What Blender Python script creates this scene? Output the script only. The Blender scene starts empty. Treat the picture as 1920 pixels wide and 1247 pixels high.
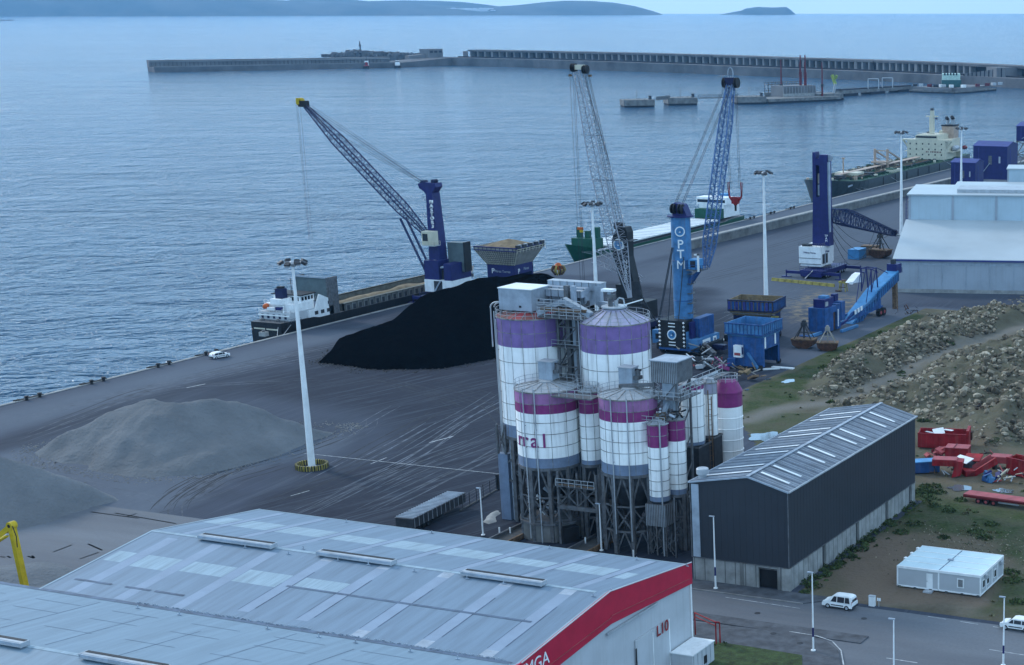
import bpy, bmesh, math, random
import numpy as np
from mathutils import Vector, Matrix
R = math.radians
random.seed(7)
S = bpy.context.scene
# ------------------------------------------------------------ camera
H = 76.0; FPX = 3225.5; PPX, PPY = 1700.0, 907.5
PITCH = math.atan2(897.5, FPX); YAW = math.atan2(1311, math.hypot(FPX, 897.5))
cd = bpy.data.cameras.new('camera'); cam = bpy.data.objects.new('camera', cd)
S.collection.objects.link(cam); S.camera = cam
cam.location = (0, 0, H); cam.rotation_euler = (math.pi/2 - PITCH, 0, YAW)
cd.sensor_width = 36; cd.lens = 36 * FPX / 1920
cd.shift_x = -(PPX - 960) / 1920; cd.shift_y = (PPY - 623.5) / 1920
cd.clip_start = 1; cd.clip_end = 60000
# ------------------------------------------------------------ sky, sun, exposure
SUN_EL, SUN_AZ = 27, 286          # azimuth measured clockwise from +Y
w = bpy.data.worlds.new('World'); S.world = w; w.use_nodes = True
nt = w.node_tree; nt.nodes.clear()
sky = nt.nodes.new('ShaderNodeTexSky'); sky.sky_type = 'NISHITA'; sky.sun_disc = False
sky.sun_elevation = R(SUN_EL); sky.sun_rotation = R(SUN_AZ); sky.altitude = 50
sky.air_density = 1.0; sky.dust_density = 0.3; sky.ozone_density = 2.5
tint = nt.nodes.new('ShaderNodeMix'); tint.data_type = 'RGBA'; tint.blend_type = 'MULTIPLY'
tint.inputs[0].default_value = 1.0; tint.inputs[7].default_value = (1.0, 1.0, 1.0, 1)
bg = nt.nodes.new('ShaderNodeBackground'); bg.inputs[1].default_value = 0.10
wo = nt.nodes.new('ShaderNodeOutputWorld')
# a blue-grey cloud deck over the clear sky
tc_ = nt.nodes.new('ShaderNodeTexCoord'); mp_ = nt.nodes.new('ShaderNodeMapping'); mp_.inputs['Scale'].default_value = (1, 1, 3)
cn = nt.nodes.new('ShaderNodeTexNoise'); cn.inputs['Scale'].default_value = 2.2; cn.inputs['Detail'].default_value = 6
cc = nt.nodes.new('ShaderNodeValToRGB'); cc.color_ramp.elements[0].position = .3; cc.color_ramp.elements[1].position = .7
cc.color_ramp.elements[0].color = (.86, .90, .95, 1); cc.color_ramp.elements[1].color = (1.12, 1.1, 1.06, 1)
sx_ = nt.nodes.new('ShaderNodeSeparateXYZ'); eg = nt.nodes.new('ShaderNodeValToRGB'); ee = eg.color_ramp.elements
for p_, c_ in ((0, (.29, .43, .57)), (.05, (.33, .52, .72)), (.11, (.50, .82, 1.12)), (.22, (.33, .60, .90)), (.34, (.23, .38, .57)), (.6, (.25, .36, .49)), (1, (.37, .46, .56))):
    e_ = ee[0] if p_ == 0 else (ee[-1] if p_ == 1 else ee.new(p_)); e_.position = p_; e_.color = (*c_, 1)
mm_ = nt.nodes.new('ShaderNodeMix'); mm_.data_type = 'RGBA'; mm_.blend_type = 'MULTIPLY'; mm_.inputs[0].default_value = 1
nt.links.new(tc_.outputs['Generated'], sx_.inputs[0]); nt.links.new(sx_.outputs['Z'], eg.inputs[0])
nt.links.new(eg.outputs[0], mm_.inputs[6]); nt.links.new(cc.outputs[0], mm_.inputs[7])
sc_ = nt.nodes.new('ShaderNodeVectorMath'); sc_.operation = 'SCALE'; sc_.inputs['Scale'].default_value = 17
mx_ = nt.nodes.new('ShaderNodeMix'); mx_.data_type = 'RGBA'; mx_.inputs[0].default_value = .8
nt.links.new(tc_.outputs['Generated'], mp_.inputs[0]); nt.links.new(mp_.outputs[0], cn.inputs[0]); nt.links.new(cn.outputs[0], cc.inputs[0])
nt.links.new(mm_.outputs[2], sc_.inputs[0]); nt.links.new(sc_.outputs[0], mx_.inputs[7])
tint.inputs[7].default_value = (.9, .95, 1.0, 1)
nt.links.new(sky.outputs[0], tint.inputs[6]); nt.links.new(tint.outputs[2], mx_.inputs[6]); nt.links.new(mx_.outputs[2], bg.inputs[0])
nt.links.new(bg.outputs[0], wo.inputs[0])
sd = bpy.data.lights.new('sun', 'SUN'); sd.energy = 1.25; sd.angle = R(11); sd.color = (1, .99, .97)
sun = bpy.data.objects.new('sun', sd); S.collection.objects.link(sun)
sun.rotation_euler = (R(90 - SUN_EL), 0, R(180 - SUN_AZ))
S.view_settings.view_transform = 'Standard'; S.view_settings.look = 'None'
S.view_settings.exposure = 0.74; S.view_settings.gamma = 1

# ------------------------------------------------------------ a pixel of the photo -> point on the plane z
_h = Vector((-math.sin(YAW), math.cos(YAW), 0)); _r = Vector((math.cos(YAW), math.sin(YAW), 0)); _k = Vector((0, 0, 1))
_f = _h*math.cos(PITCH) - _k*math.sin(PITCH); _u = _k*math.cos(PITCH) + _h*math.sin(PITCH); _C = Vector((0, 0, H))
def ray(px, py): return _f*FPX + _r*(px-PPX) - _u*(py-PPY)
def at(px, py, z=0.0):
    d = ray(px, py); return _C + d*((z-H)/d.z)
def aty(px, py, y):
    d = ray(px, py); return _C + d*(y/d.y)
def atx(px, py, x):
    d = ray(px, py); return _C + d*(x/d.x)

# ------------------------------------------------------------ materials
MATS = {}
def mat(name, col, rough=.7, metal=0, var=.12, scale=.6, bump=0, stretch=(1,1,1), col2=None, bscale=None, spec=.3, streak=0):
    """procedural paint / concrete / metal: a colour with uneven wear"""
    if name in MATS: return MATS[name]
    m = bpy.data.materials.new(name); m.use_nodes = True; n = m.node_tree; N = n.nodes; L = n.links
    b = N['Principled BSDF']; b.inputs['Roughness'].default_value = rough; b.inputs['Metallic'].default_value = metal
    b.inputs['Specular IOR Level'].default_value = spec
    tc = N.new('ShaderNodeTexCoord'); mp = N.new('ShaderNodeMapping'); mp.inputs['Scale'].default_value = stretch
    L.new(tc.outputs['Object'], mp.inputs[0])
    nz = N.new('ShaderNodeTexNoise'); nz.inputs['Scale'].default_value = scale; nz.inputs['Detail'].default_value = 7
    nz.inputs['Roughness'].default_value = .62
    L.new(mp.outputs[0], nz.inputs['Vector'])
    cr = N.new('ShaderNodeValToRGB'); e = cr.color_ramp.elements
    c2 = col2 or tuple(max(0, c*(1-2.2*var)) for c in col)
    c1 = tuple(min(1, c*(1+var)) for c in col)
    e[0].position = .3; e[0].color = (*c2, 1); e[1].position = .62; e[1].color = (*c1, 1)
    L.new(nz.outputs[0], cr.inputs[0]); out = cr.outputs[0]
    if streak:
        mp2 = N.new('ShaderNodeMapping'); mp2.inputs['Scale'].default_value = (1.6, 1.6, .07)
        L.new(tc.outputs['Object'], mp2.inputs[0])
        n2 = N.new('ShaderNodeTexNoise'); n2.inputs['Scale'].default_value = 1.3; n2.inputs['Detail'].default_value = 5
        L.new(mp2.outputs[0], n2.inputs['Vector'])
        r2 = N.new('ShaderNodeMapRange'); r2.inputs[1].default_value = .5; r2.inputs[2].default_value = .75
        r2.inputs[3].default_value = 0; r2.inputs[4].default_value = streak
        L.new(n2.outputs[0], r2.inputs[0])
        mx = N.new('ShaderNodeMix'); mx.data_type = 'RGBA'; L.new(r2.outputs[0], mx.inputs[0])
        L.new(out, mx.inputs[6]); mx.inputs[7].default_value = (.16, .12, .09, 1); out = mx.outputs[2]
    L.new(out, b.inputs['Base Color'])
    if bump:
        bn = N.new('ShaderNodeTexNoise'); bn.inputs['Scale'].default_value = bscale or scale*5; bn.inputs['Detail'].default_value = 6
        L.new(tc.outputs['Object'], bn.inputs['Vector'])
        bp = N.new('ShaderNodeBump'); bp.inputs['Strength'].default_value = 1; bp.inputs['Distance'].default_value = bump
        L.new(bn.outputs[0], bp.inputs['Height']); L.new(bp.outputs[0], b.inputs['Normal'])
    MATS[name] = m; return m
mat('white', (.80,.82,.82), .5, var=.06, streak=.12)
mat('silo_white', (.92,.92,.90), .6, var=.03, streak=.36)
mat('silo_purple', (.21,.13,.33), .6, var=.09, streak=.42)
mat('silo_magenta', (.23,.03,.15), .6, var=.09, streak=.42)
mat('silo_pink', (.33,.14,.30), .65, var=.09, streak=.42)
mat('silo_grey', (.17,.22,.31), .6, var=.1, streak=.2)
mat('silo_lilac', (.36,.33,.48), .65, var=.15, scale=.35, col2=(.27,.28,.29))
mat('silo_red', (.27,.035,.04), .7, var=.2, scale=.4, col2=(.16,.09,.07))
mat('roof_grey', (.30,.33,.36), .7, var=.12, scale=.5, streak=.3)
mat('steel', (.12,.125,.135), .6, metal=.2, var=.25, scale=1.2, streak=.45)
mat('rib_grey', (.24,.235,.23), .7, var=.3, scale=1.2, streak=.5)
mat('steel_dark', (.035,.038,.045), .6, var=.2, scale=.8)
mat('galv', (.40,.43,.46), .5, metal=.2, var=.1, streak=.2)
mat('duct', (.32,.37,.43), .55, var=.12, scale=.5, streak=.25)
mat('rust', (.075,.035,.022), .85, var=.3, scale=1.5)
mat('rust_pale', (.16,.10,.06), .85, var=.3, scale=1.5)
mat('black', (.012,.013,.016), .6, var=.2)
mat('hull_black', (.008,.009,.012), .45, var=.2, streak=.08)
mat('cooler_grey', (.10,.135,.145), .6, var=.1, streak=.15)
mat('hull_green', (.005,.075,.045), .5, var=.1, streak=.1)
mat('hull_grey', (.050,.066,.075), .5, var=.1, streak=.1)
mat('deck_green', (.014,.062,.034), .7, var=.3, scale=.4)
mat('cream', (.58,.54,.42), .55, var=.06, streak=.15)
mat('pink_cream', (.42,.31,.24), .6, var=.12)
mat('navy', (.012,.016,.11), .5, var=.12, streak=.05)
mat('navy_roof', (.035,.045,.20), .5, var=.1)
mat('navy_dark', (.008,.012,.055), .5, var=.15)
mat('blue', (.015,.075,.23), .6, var=.2, streak=.3)
mat('blue_mid', (.06,.19,.38), .6, var=.16, streak=.28)
mat('blue_pale', (.06,.24,.48), .5, var=.1)
mat('red', (.30,.012,.018), .6, var=.22, streak=.35)
mat('red_pale', (.36,.07,.075), .6, var=.15, scale=.7)
mat('red_dark', (.13,.01,.015), .6, var=.2)
mat('fascia_red', (.46,.014,.045), .45, var=.05)
mat('yellow', (.52,.36,.01), .5, var=.12)
mat('yellow_dirty', (.33,.27,.07), .7, var=.2, scale=1)
mat('orange', (.5,.1,.02), .6, var=.1)
mat('glass', (.015,.02,.03), .12, var=.1, spec=.6)
mat('tyre', (.012,.012,.013), .85, var=.2)
mat('concrete', (.30,.30,.29), .85, var=.14, scale=.5, streak=.25)
mat('concrete_old', (.17,.17,.165), .9, var=.22, scale=.25, streak=.3)
mat('concrete_dark', (.07,.073,.075), .9, var=.25, scale=.25)
mat('cladding', (.030,.035,.045), .5, var=.06, scale=.15)
mat('clad_roof', (.19,.205,.23), .5, metal=.3, var=.14, scale=.25, stretch=(1,1,1))
mat('sky_light', (.78,.80,.80), .4, var=.04)
mat('roof_blue', (.158,.222,.29), .62, var=.09, scale=.5, stretch=(2.2,.14,1))
mat('roof_blue_near', (.178,.252,.315), .62, var=.07, scale=.5, stretch=(2.0,.12,1))
mat('roof_light', (.27,.36,.42), .75, var=.12, scale=.6, stretch=(2.5,.2,1))
mat('roof_band', (.235,.30,.385), .75, var=.05, scale=.3)
mat('line_dark', (.09,.13,.19), .7, var=.2)
mat('wall_pale', (.48,.50,.52), .6, var=.05, scale=.2, streak=.12)
mat('wall_shed', (.33,.37,.42), .6, var=.08, scale=.1, streak=.15)
mat('monitor', (.40,.50,.56), .5, var=.06, scale=.1, streak=.1)
mat('shed_roof', (.40,.445,.465), .4, var=.06, scale=.05)
mat('grain', (.20,.15,.09), .95, var=.2, scale=.5, bump=.15)
mat('hold', (.13,.13,.11), .8, var=.2)
mat('hatch_white', (.66,.70,.70), .6, var=.06, scale=.1)
mat('cabin_roof', (.50,.64,.68), .4, var=.04, scale=.3)
mat('cabin_wall', (.42,.44,.46), .6, var=.04, scale=.3)
mat('boom_white', (.30,.31,.35), .5, var=.08)
mat('boom_blue', (.012,.025,.09), .5, var=.1)
mat('boom_bluegrey', (.05,.12,.27), .5, var=.1)
mat('rope', (.03,.035,.045), .6, var=.1)
mat('grid_metal', (.30,.28,.25), .7, var=.12)
mat('green_shed', (.03,.10,.10), .6, var=.1)
mat('mint', (.45,.60,.52), .6, var=.1)
mat('village_white', (.8,.8,.8), .8, var=.02)
MATS['bolt'] = MATS['galv']

# ------------------------------------------------------------ mesh builder
class MB:
    def __init__(s): s.v = []; s.f = []; s.m = []; s.ml = []; s.sm = []
    def mi(s, m):
        if m not in s.ml: s.ml.append(m)
        return s.ml.index(m)
    def add(s, vs, fs, m, sm=False):
        o = len(s.v); s.v += [tuple(v) for v in vs]; k = s.mi(m)
        for f in fs: s.f.append([o+i for i in f]); s.m.append(k); s.sm.append(sm)
    def box(s, c, d, m='steel', rz=0, M=None):
        x, y, z = d[0]/2, d[1]/2, d[2]/2; c = Vector(c)
        vs = [Vector((a*x, b*y, e*z)) for e in (-1, 1) for a, b in ((-1,-1),(1,-1),(1,1),(-1,1))]
        if rz: q = Matrix.Rotation(rz, 3, 'Z'); vs = [q@v for v in vs]
        if M: vs = [M@v for v in vs]
        s.add([v+c for v in vs], [(3,2,1,0),(4,5,6,7),(0,1,5,4),(1,2,6,5),(2,3,7,6),(3,0,4,7)], m)
    def b2(s, p, q, m='steel'):   # box between two corners
        s.box([(a+b)/2 for a, b in zip(p, q)], [abs(b-a) for a, b in zip(p, q)], m)
    def bar(s, p, q, w=.2, m='steel', h=None):
        p, q = Vector(p), Vector(q); d = q-p
        if d.length < 1e-4: return
        d.normalize(); up = Vector((0,0,1)) if abs(d.z) < .95 else Vector((0,1,0))
        a = d.cross(up).normalized()*w/2; b = a.cross(d).normalized()*(h or w)/2
        vs = [p-a-b, p+a-b, p+a+b, p-a+b, q-a-b, q+a-b, q+a+b, q-a+b]
        s.add(vs, [(0,1,2,3),(7,6,5,4),(4,5,1,0),(5,6,2,1),(6,7,3,2),(7,4,0,3)], m)
    def lathe(s, c, prof, m='steel', n=24, cap=(True, True), mf=None, a0=0, sm=True):
        """prof: list of (r, z[, material of the band above])"""
        c = Vector(c); vs = []
        for p in prof:
            for i in range(n):
                t = a0 + 2*math.pi*i/n; vs.append(c+Vector((p[0]*math.cos(t), p[0]*math.sin(t), p[1])))
        for k in range(len(prof)-1):
            mm = prof[k][2] if len(prof[k]) > 2 else m
            s.add(vs[k*n:(k+2)*n], [(i, (i+1)%n, n+(i+1)%n, n+i) for i in range(n)], mm, sm)
        if cap[0]: s.add(vs[:n], [tuple(range(n-1, -1, -1))], prof[0][2] if len(prof[0]) > 2 else m)
        if cap[1]: s.add(vs[-n:], [tuple(range(n))], prof[-1][2] if len(prof[-1]) > 2 else m)
    def tube(s, p, q, r, m='steel', n=8, r2=None):
        p, q = Vector(p), Vector(q); d = (q-p).normalized(); up = Vector((0,0,1)) if abs(d.z) < .95 else Vector((0,1,0))
        a = d.cross(up).normalized(); b = a.cross(d).normalized(); r2 = r if r2 is None else r2; vs = []
        for c, rr in ((p, r), (q, r2)):
            for i in range(n):
                t = 2*math.pi*i/n; vs.append(c + a*rr*math.cos(t) + b*rr*math.sin(t))
        s.add(vs, [(i, n+i, n+(i+1)%n, (i+1)%n) for i in range(n)], m, True)
        s.add(vs, [tuple(range(n)), tuple(range(2*n-1, n-1, -1))], m)
    def path(s, pts, r, m='steel', n=6):
        for a, b in zip(pts, pts[1:]): s.tube(a, b, r, m, n)
    def prism(s, poly, z0, z1, m='concrete', m2=None):
        n = len(poly); vs = [(x, y, z0) for x, y in poly] + [(x, y, z1) for x, y in poly]
        s.add(vs, [(i, (i+1)%n, n+(i+1)%n, n+i) for i in range(n)] + [tuple(range(n-1, -1, -1))], m)
        s.add(vs, [tuple(range(n, 2*n))], m2 or m)
    def ext(s, poly, vec, m='concrete'):    # extrude any planar polygon of 3-D points
        n = len(poly); vec = Vector(vec); vs = [Vector(p) for p in poly]; vs += [p+vec for p in vs]
        s.add(vs, [(i, (i+1)%n, n+(i+1)%n, n+i) for i in range(n)] + [tuple(range(n-1, -1, -1)), tuple(range(n, 2*n))], m)
    def lattice(s, p, q, w0, w1, bays, r=.12, m='steel', side=None, h0=None, h1=None, r2=None, prof=None):
        """square lattice girder; prof(t) gives the width at 0..1"""
        p, q = Vector(p), Vector(q); d = (q-p).normalized()
        up = Vector(side) if side else (Vector((0,0,1)) if abs(d.z) < .95 else Vector((0,1,0)))
        a = d.cross(up).normalized(); b = a.cross(d).normalized(); st = []
        for i in range(bays+1):
            t = i/bays; c = p.lerp(q, t); ww = prof(t) if prof else (w0+(w1-w0)*t, (h0 or w0)+((h1 or w1)-(h0 or w0))*t)
            if not isinstance(ww, tuple): ww = (ww, ww)
            st.append([c + a*ww[0]/2*x + b*ww[1]/2*y for x, y in ((-1,-1),(1,-1),(1,1),(-1,1))])
        r2 = r2 or r*.6
        for i in range(bays):
            for k in range(4):
                s.bar(st[i][k], st[i+1][k], r, m)
                k2 = (k+1) % 4
                if i % 2: s.bar(st[i][k], st[i+1][k2], r2, m)
                else: s.bar(st[i][k2], st[i+1][k], r2, m)
                s.bar(st[i+1][k], st[i+1][k2], r2, m)
    def rail(s, pts, h=1.1, w=.06, m='galv', step=2.0):
        pts = [Vector(p) for p in pts]
        for a, b in zip(pts, pts[1:]):
            n = max(1, int((b-a).length/step))
            for i in range(n+1): c = a.lerp(b, i/n); s.bar(c, c+Vector((0,0,h)), w, m)
            for hh in (h, h*.5): s.bar(a+Vector((0,0,hh)), b+Vector((0,0,hh)), w, m)
    def build(s, name, parent=None, label=None):
        me = bpy.data.meshes.new(name); me.from_pydata(s.v, [], s.f)
        for m in s.ml: me.materials.append(MATS[m])
        me.polygons.foreach_set('material_index', s.m); me.polygons.foreach_set('use_smooth', s.sm); me.update()
        o = bpy.data.objects.new(name, me); S.collection.objects.link(o)
        if parent: o.parent = parent
        if label: o['label'] = label
        return o
def tag(o, label, cat, group=None, kind=None):
    if label: o['label'] = label
    if cat: o['category'] = cat
    if group: o['group'] = group
    if kind: o['kind'] = kind
    return o
def thing(name, label, cat, loc=(0,0,0), rz=0, group=None):
    o = bpy.data.objects.new(name, None); S.collection.objects.link(o); o.location = loc; o.rotation_euler = (0,0,rz)
    o.empty_display_size = .5
    return tag(o, label, cat, group)
def dup(root, loc, rz=0, label=None, group=None):
    def cp(o, par):
        c = o.copy(); S.collection.objects.link(c); c.parent = par
        for ch in list(o.children): cp(ch, c)
        return c
    r = cp(root, None); r.location = loc; r.rotation_euler = (0,0,rz)
    if label: r['label'] = label
    if group: r['group'] = group
    return r
def struct(mb, name): return tag(mb.build(name), None, None, kind='structure')
def text(parent, body, loc, size, m, rot=(math.pi/2,0,0), name='lettering', align='CENTER', ext=.02, sx=1, lh=1.0, bend=0):
    c = bpy.data.curves.new(name, 'FONT'); c.body = body; c.size = size; c.extrude = ext; c.align_x = align; c.align_y = 'CENTER'
    c.space_line = lh; c.offset = 0 if 'M' in body else size*.01
    o = bpy.data.objects.new(name, c); S.collection.objects.link(o); o.parent = parent; o.location = loc; o.rotation_euler = rot
    bpy.context.view_layer.update(); me = bpy.data.meshes.new_from_object(o); bpy.data.objects.remove(o)
    if not me.materials: me.materials.append(MATS[m])
    else: me.materials[0] = MATS[m]
    if bend:
        bm_ = bmesh.new(); bm_.from_mesh(me); bmesh.ops.triangulate(bm_, faces=bm_.faces[:]); bmesh.ops.subdivide_edges(bm_, edges=bm_.edges[:], cuts=2)
        for v in bm_.verts: a_ = v.co.x/bend; rr_ = bend+v.co.z; v.co.x = rr_*math.sin(a_); v.co.z = rr_*math.cos(a_)-bend
        bm_.to_mesh(me); bm_.free()
    o = bpy.data.objects.new(name, me); S.collection.objects.link(o); o.parent = parent; o.location = loc; o.rotation_euler = rot
    o.scale = (sx, 1, 1); return o
def disc(parent, name, c, r, normal_rot, m, th=.05):
    b = MB(); b.lathe((0,0,0), [(r,0),(r,th)], m, 20); o = b.build(name, parent); o.location = c; o.rotation_euler = normal_rot; return o

# ============================================================ SETTING
from mathutils import noise
def nz(x, y, s=1.0, z=0.0): return noise.noise(Vector((x*s, y*s, z)))
def pdist(px_, py_, poly):
    """signed distance to a polygon (positive inside), numpy arrays"""
    d = np.full(px_.shape, 1e9); ins = np.zeros(px_.shape, bool); n = len(poly)
    for i in range(n):
        ax, ay = poly[i]; bx, by = poly[(i+1) % n]; ex, ey = bx-ax, by-ay
        t = np.clip(((px_-ax)*ex+(py_-ay)*ey)/(ex*ex+ey*ey+1e-9), 0, 1)
        d = np.minimum(d, np.hypot(px_-ax-t*ex, py_-ay-t*ey))
        c = ((ay > py_) != (by > py_)) & (px_ < (bx-ax)*(py_-ay)/((by-ay) or 1e-9)+ax); ins ^= c
    return np.where(ins, d, -d)
def ldist(X, Y, pts):
    """distance to a polyline and the value interpolated along it (third coordinate)"""
    d = np.full(X.shape, 1e9); val = np.zeros(X.shape)
    for (ax, ay, az), (bx, by, bz) in zip(pts, pts[1:]):
        ex, ey = bx-ax, by-ay; t = np.clip(((X-ax)*ex+(Y-ay)*ey)/(ex*ex+ey*ey+1e-9), 0, 1)
        dd = np.hypot(X-ax-t*ex, Y-ay-t*ey); m = dd < d; d = np.where(m, dd, d); val = np.where(m, az+t*(bz-az), val)
    return d, val
def P2(*pts): return [tuple(at(*p))[:2] for p in pts]
def fbm(X, Y, s, oct=4, seed=0.0):
    out = np.zeros(X.shape)
    it = np.nditer(X, flags=['multi_index'])
    for v in it:
        i = it.multi_index; out[i] = noise.fractal(Vector((X[i]*s, Y[i]*s, seed)), .8, 2.1, oct)
    return out
def grid_obj(name, xs, ys, Z, m, attrs=None, keep=None, skirt=None, smooth=True):
    nx, ny = len(xs), len(ys); X, Y = np.meshgrid(xs, ys)
    vs = np.stack([X.ravel(), Y.ravel(), Z.ravel()], 1)
    fs = []
    for j in range(ny-1):
        for i in range(nx-1):
            a = j*nx+i
            if keep is None or keep[j, i] or keep[j+1, i] or keep[j, i+1] or keep[j+1, i+1]: fs.append((a, a+1, a+nx+1, a+nx))
    me = bpy.data.meshes.new(name); me.from_pydata([tuple(v) for v in vs], [], fs); me.materials.append(m)
    if smooth: me.polygons.foreach_set('use_smooth', [True]*len(fs))
    for k, v in (attrs or {}).items():
        at_ = me.attributes.new(k, 'FLOAT', 'POINT'); at_.data.foreach_set('value', v.ravel().astype(np.float32))
    me.update(); o = bpy.data.objects.new(name, me); S.collection.objects.link(o); return o
class NT:
    """small node helper"""
    def __init__(s, name):
        s.m = bpy.data.materials.new(name); s.m.use_nodes = True; s.N = s.m.node_tree.nodes; s.L = s.m.node_tree.links
        s.b = s.N['Principled BSDF']; s.tc = s.N.new('ShaderNodeTexCoord')
    def attr(s, n): a = s.N.new('ShaderNodeAttribute'); a.attribute_name = n; return a.outputs['Fac']
    def noise(s, scale, det=6, st=(1,1,1), rot=0, dist=0, rough=.6):
        mp = s.N.new('ShaderNodeMapping'); mp.inputs['Scale'].default_value = st
        src = s.tc.outputs['Object']
        if rot:
            vr = s.N.new('ShaderNodeVectorRotate'); vr.rotation_type = 'Z_AXIS'; vr.inputs['Angle'].default_value = rot; s.L.new(src, vr.inputs[0]); src = vr.outputs[0]
        s.L.new(src, mp.inputs[0]); n = s.N.new('ShaderNodeTexNoise'); n.inputs['Scale'].default_value = scale
        n.inputs['Detail'].default_value = det; n.inputs['Distortion'].default_value = dist; n.inputs['Roughness'].default_value = rough
        s.L.new(mp.outputs[0], n.inputs[0]); return n.outputs[0]
    def rng(s, v, a, b, c=0, d=1):
        r = s.N.new('ShaderNodeMapRange'); s.L.new(v, r.inputs[0])
        for i, q in enumerate((a, b, c, d)): r.inputs[i+1].default_value = q
        return r.outputs[0]
    def math(s, op, a, b=None, cl=False):
        r = s.N.new('ShaderNodeMath'); r.operation = op; r.use_clamp = cl
        for i, q in enumerate((a, b)):
            if q is None: continue
            if isinstance(q, (int, float)): r.inputs[i].default_value = q
            else: s.L.new(q, r.inputs[i])
        return r.outputs[0]
    def mix(s, f, a, b, mode='MIX'):
        r = s.N.new('ShaderNodeMix'); r.data_type = 'RGBA'; r.blend_type = mode
        for i, q in ((0, f), (6, a), (7, b)):
            if isinstance(q, (int, float)): r.inputs[i].default_value = q
            elif isinstance(q, tuple): r.inputs[i].default_value = (*q, 1)
            else: s.L.new(q, r.inputs[i])
        return r.outputs[2]
    def bump(s, h, dist, strength=1):
        b = s.N.new('ShaderNodeBump'); b.inputs['Distance'].default_value = dist; b.inputs['Strength'].default_value = strength
        s.L.new(h, b.inputs['Height']); s.L.new(b.outputs[0], s.b.inputs['Normal'])
    def col(s, c): s.L.new(c, s.b.inputs['Base Color'])

# ---- quay apron: one sheet, coal dust and pale dust where they lie
QX = -286.7
g = NT('apron_concrete')
big = g.noise(.012, 5); med = g.noise(.09, 8, dist=.4); fine = g.noise(1.1, 6)
trk = g.noise(.9, 5, (1, .035, 1), R(-6), 1.2, .7); trk2 = g.noise(.55, 5, (1, .05, 1), R(14), 1.5, .7)
base = g.mix(g.rng(big, .35, .65), (.038, .046, .068), (.060, .071, .100))
base = g.mix(g.rng(med, .35, .7, 0, .6), base, (.034, .042, .056))
base = g.mix(g.math('MULTIPLY', g.rng(trk, .5, .68), .35), base, (.105, .122, .150))
base = g.mix(g.math('MULTIPLY', g.attr('pale'), g.rng(med, .2, .75, .6, 1)), base, (.108, .127, .158))
dk = g.math('MULTIPLY', g.attr('dust'), g.rng(med, .2, .8, 1.15, .7), True)
base = g.mix(dk, base, (.015, .018, .030))
base = g.mix(g.math('MULTIPLY', g.rng(trk2, .50, .66), g.rng(g.attr('dust'), 0, 1, .15, .60)), base, (.070, .082, .104))
base = g.mix(g.math('MULTIPLY', g.rng(trk, .30, .44, .5, 0), g.attr('track')), base, (.02, .025, .034))
base = g.mix(g.math('MULTIPLY', g.attr('mud'), g.rng(g.noise(.35, 6), .45, .6)), base, (.20, .165, .12))
base = g.mix(g.rng(fine, .3, .8, 0, .25), base, (.05, .06, .075))
g.col(base); g.b.inputs['Roughness'].default_value = .82; g.b.inputs['Specular IOR Level'].default_value = .08
g.bump(fine, .03)
MATS['apron'] = g.m
xs = np.concatenate([np.arange(QX, -100, 1.6), np.array([-98., -80., -50., 0., 60., 220.])])
ys = np.concatenate([np.array([-120., 0., 80., 120.]), np.arange(140, 480, 1.6), np.arange(481, 861, 8), [868.]])
X, Y = np.meshgrid(xs, ys)
wob = np.array([[noise.fractal(Vector((x*.03, y*.03, 1.5)), .8, 2.1, 3) for x in xs] for y in ys])
dust = np.clip(pdist(X + wob*9, Y + wob*12, [(-262,292),(-252,268),(-214,262),(-196,246),(-183,196),(-205,170),(-150,150),(-110,170),(-110,226),(-150,262),(-162,335),(-180,372),(-214,392),(-230,420),(-268,415),(-280,350)])/10+.6, 0, 1)
dust = np.maximum(dust, .75*np.clip(1-ldist(X+wob*3, Y, [(-262,292,0),(-264,262,0),(-262,236,0),(-262,210,0),(-255,190,0)])[0]/6, 0, 1))
pale = np.clip(pdist(X, Y+wob*6, [(-284,180),(-266,180),(-267,260),(-270,330),(-284,330)])/8+.4, 0, 1)*.9
pale = np.maximum(pale, np.clip(pdist(X, Y, [(QX,430),(-269,430),(-262,721),(-258,860),(QX,860)])/4+.3, 0, 1)*.75)
pale = np.maximum(pale, np.clip(pdist(X+wob*6, Y, P2((40,840),(300,872),(620,812),(600,860),(420,900),(330,960),(280,1050),(60,1100),(-60,1100),(-60,860)))/5+.4, 0, 1))
pale = np.maximum(pale, np.clip(pdist(X, Y, P2((1590,580),(1740,575),(1930,590),(1930,602),(1735,592),(1400,735),(1395,715)))/1.5+.3, 0, 1)*.8)
pale = np.maximum(pale, .62*np.clip(pdist(X+wob*9, Y+wob*14, [(-262,395),(-205,392),(-180,405),(-160,425),(-120,440),(-120,860),(-262,860)])/18+.3, 0, 1))
track = np.maximum(dust*.7, np.clip(1-ldist(X, Y, [(-200,190,0),(-192,210,0),(-190,240,0),(-196,290,0),(-190,380,0)])[0]/26, 0, 1))
mud = np.clip(pdist(X+wob*4, Y, P2((1460,575),(1530,540),(1640,560),(1650,590),(1560,610),(1480,610)))/4+.2, 0, 1)
Z = np.zeros(X.shape)
apron = grid_obj('quay_ground', xs, ys, Z, g.m, dict(dust=dust, pale=pale, track=track, mud=mud))
tag(apron, None, None, kind='structure')
b = MB(); b.b2((QX-.001, -120, -9), (220, 868, -.02), 'concrete_old'); struct(b, 'quay_foundation')
b = MB(); b.b2((QX-.25, -120, -1.2), (QX+.55, 868, .16), 'concrete'); struct(b, 'quay_kerb')

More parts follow.
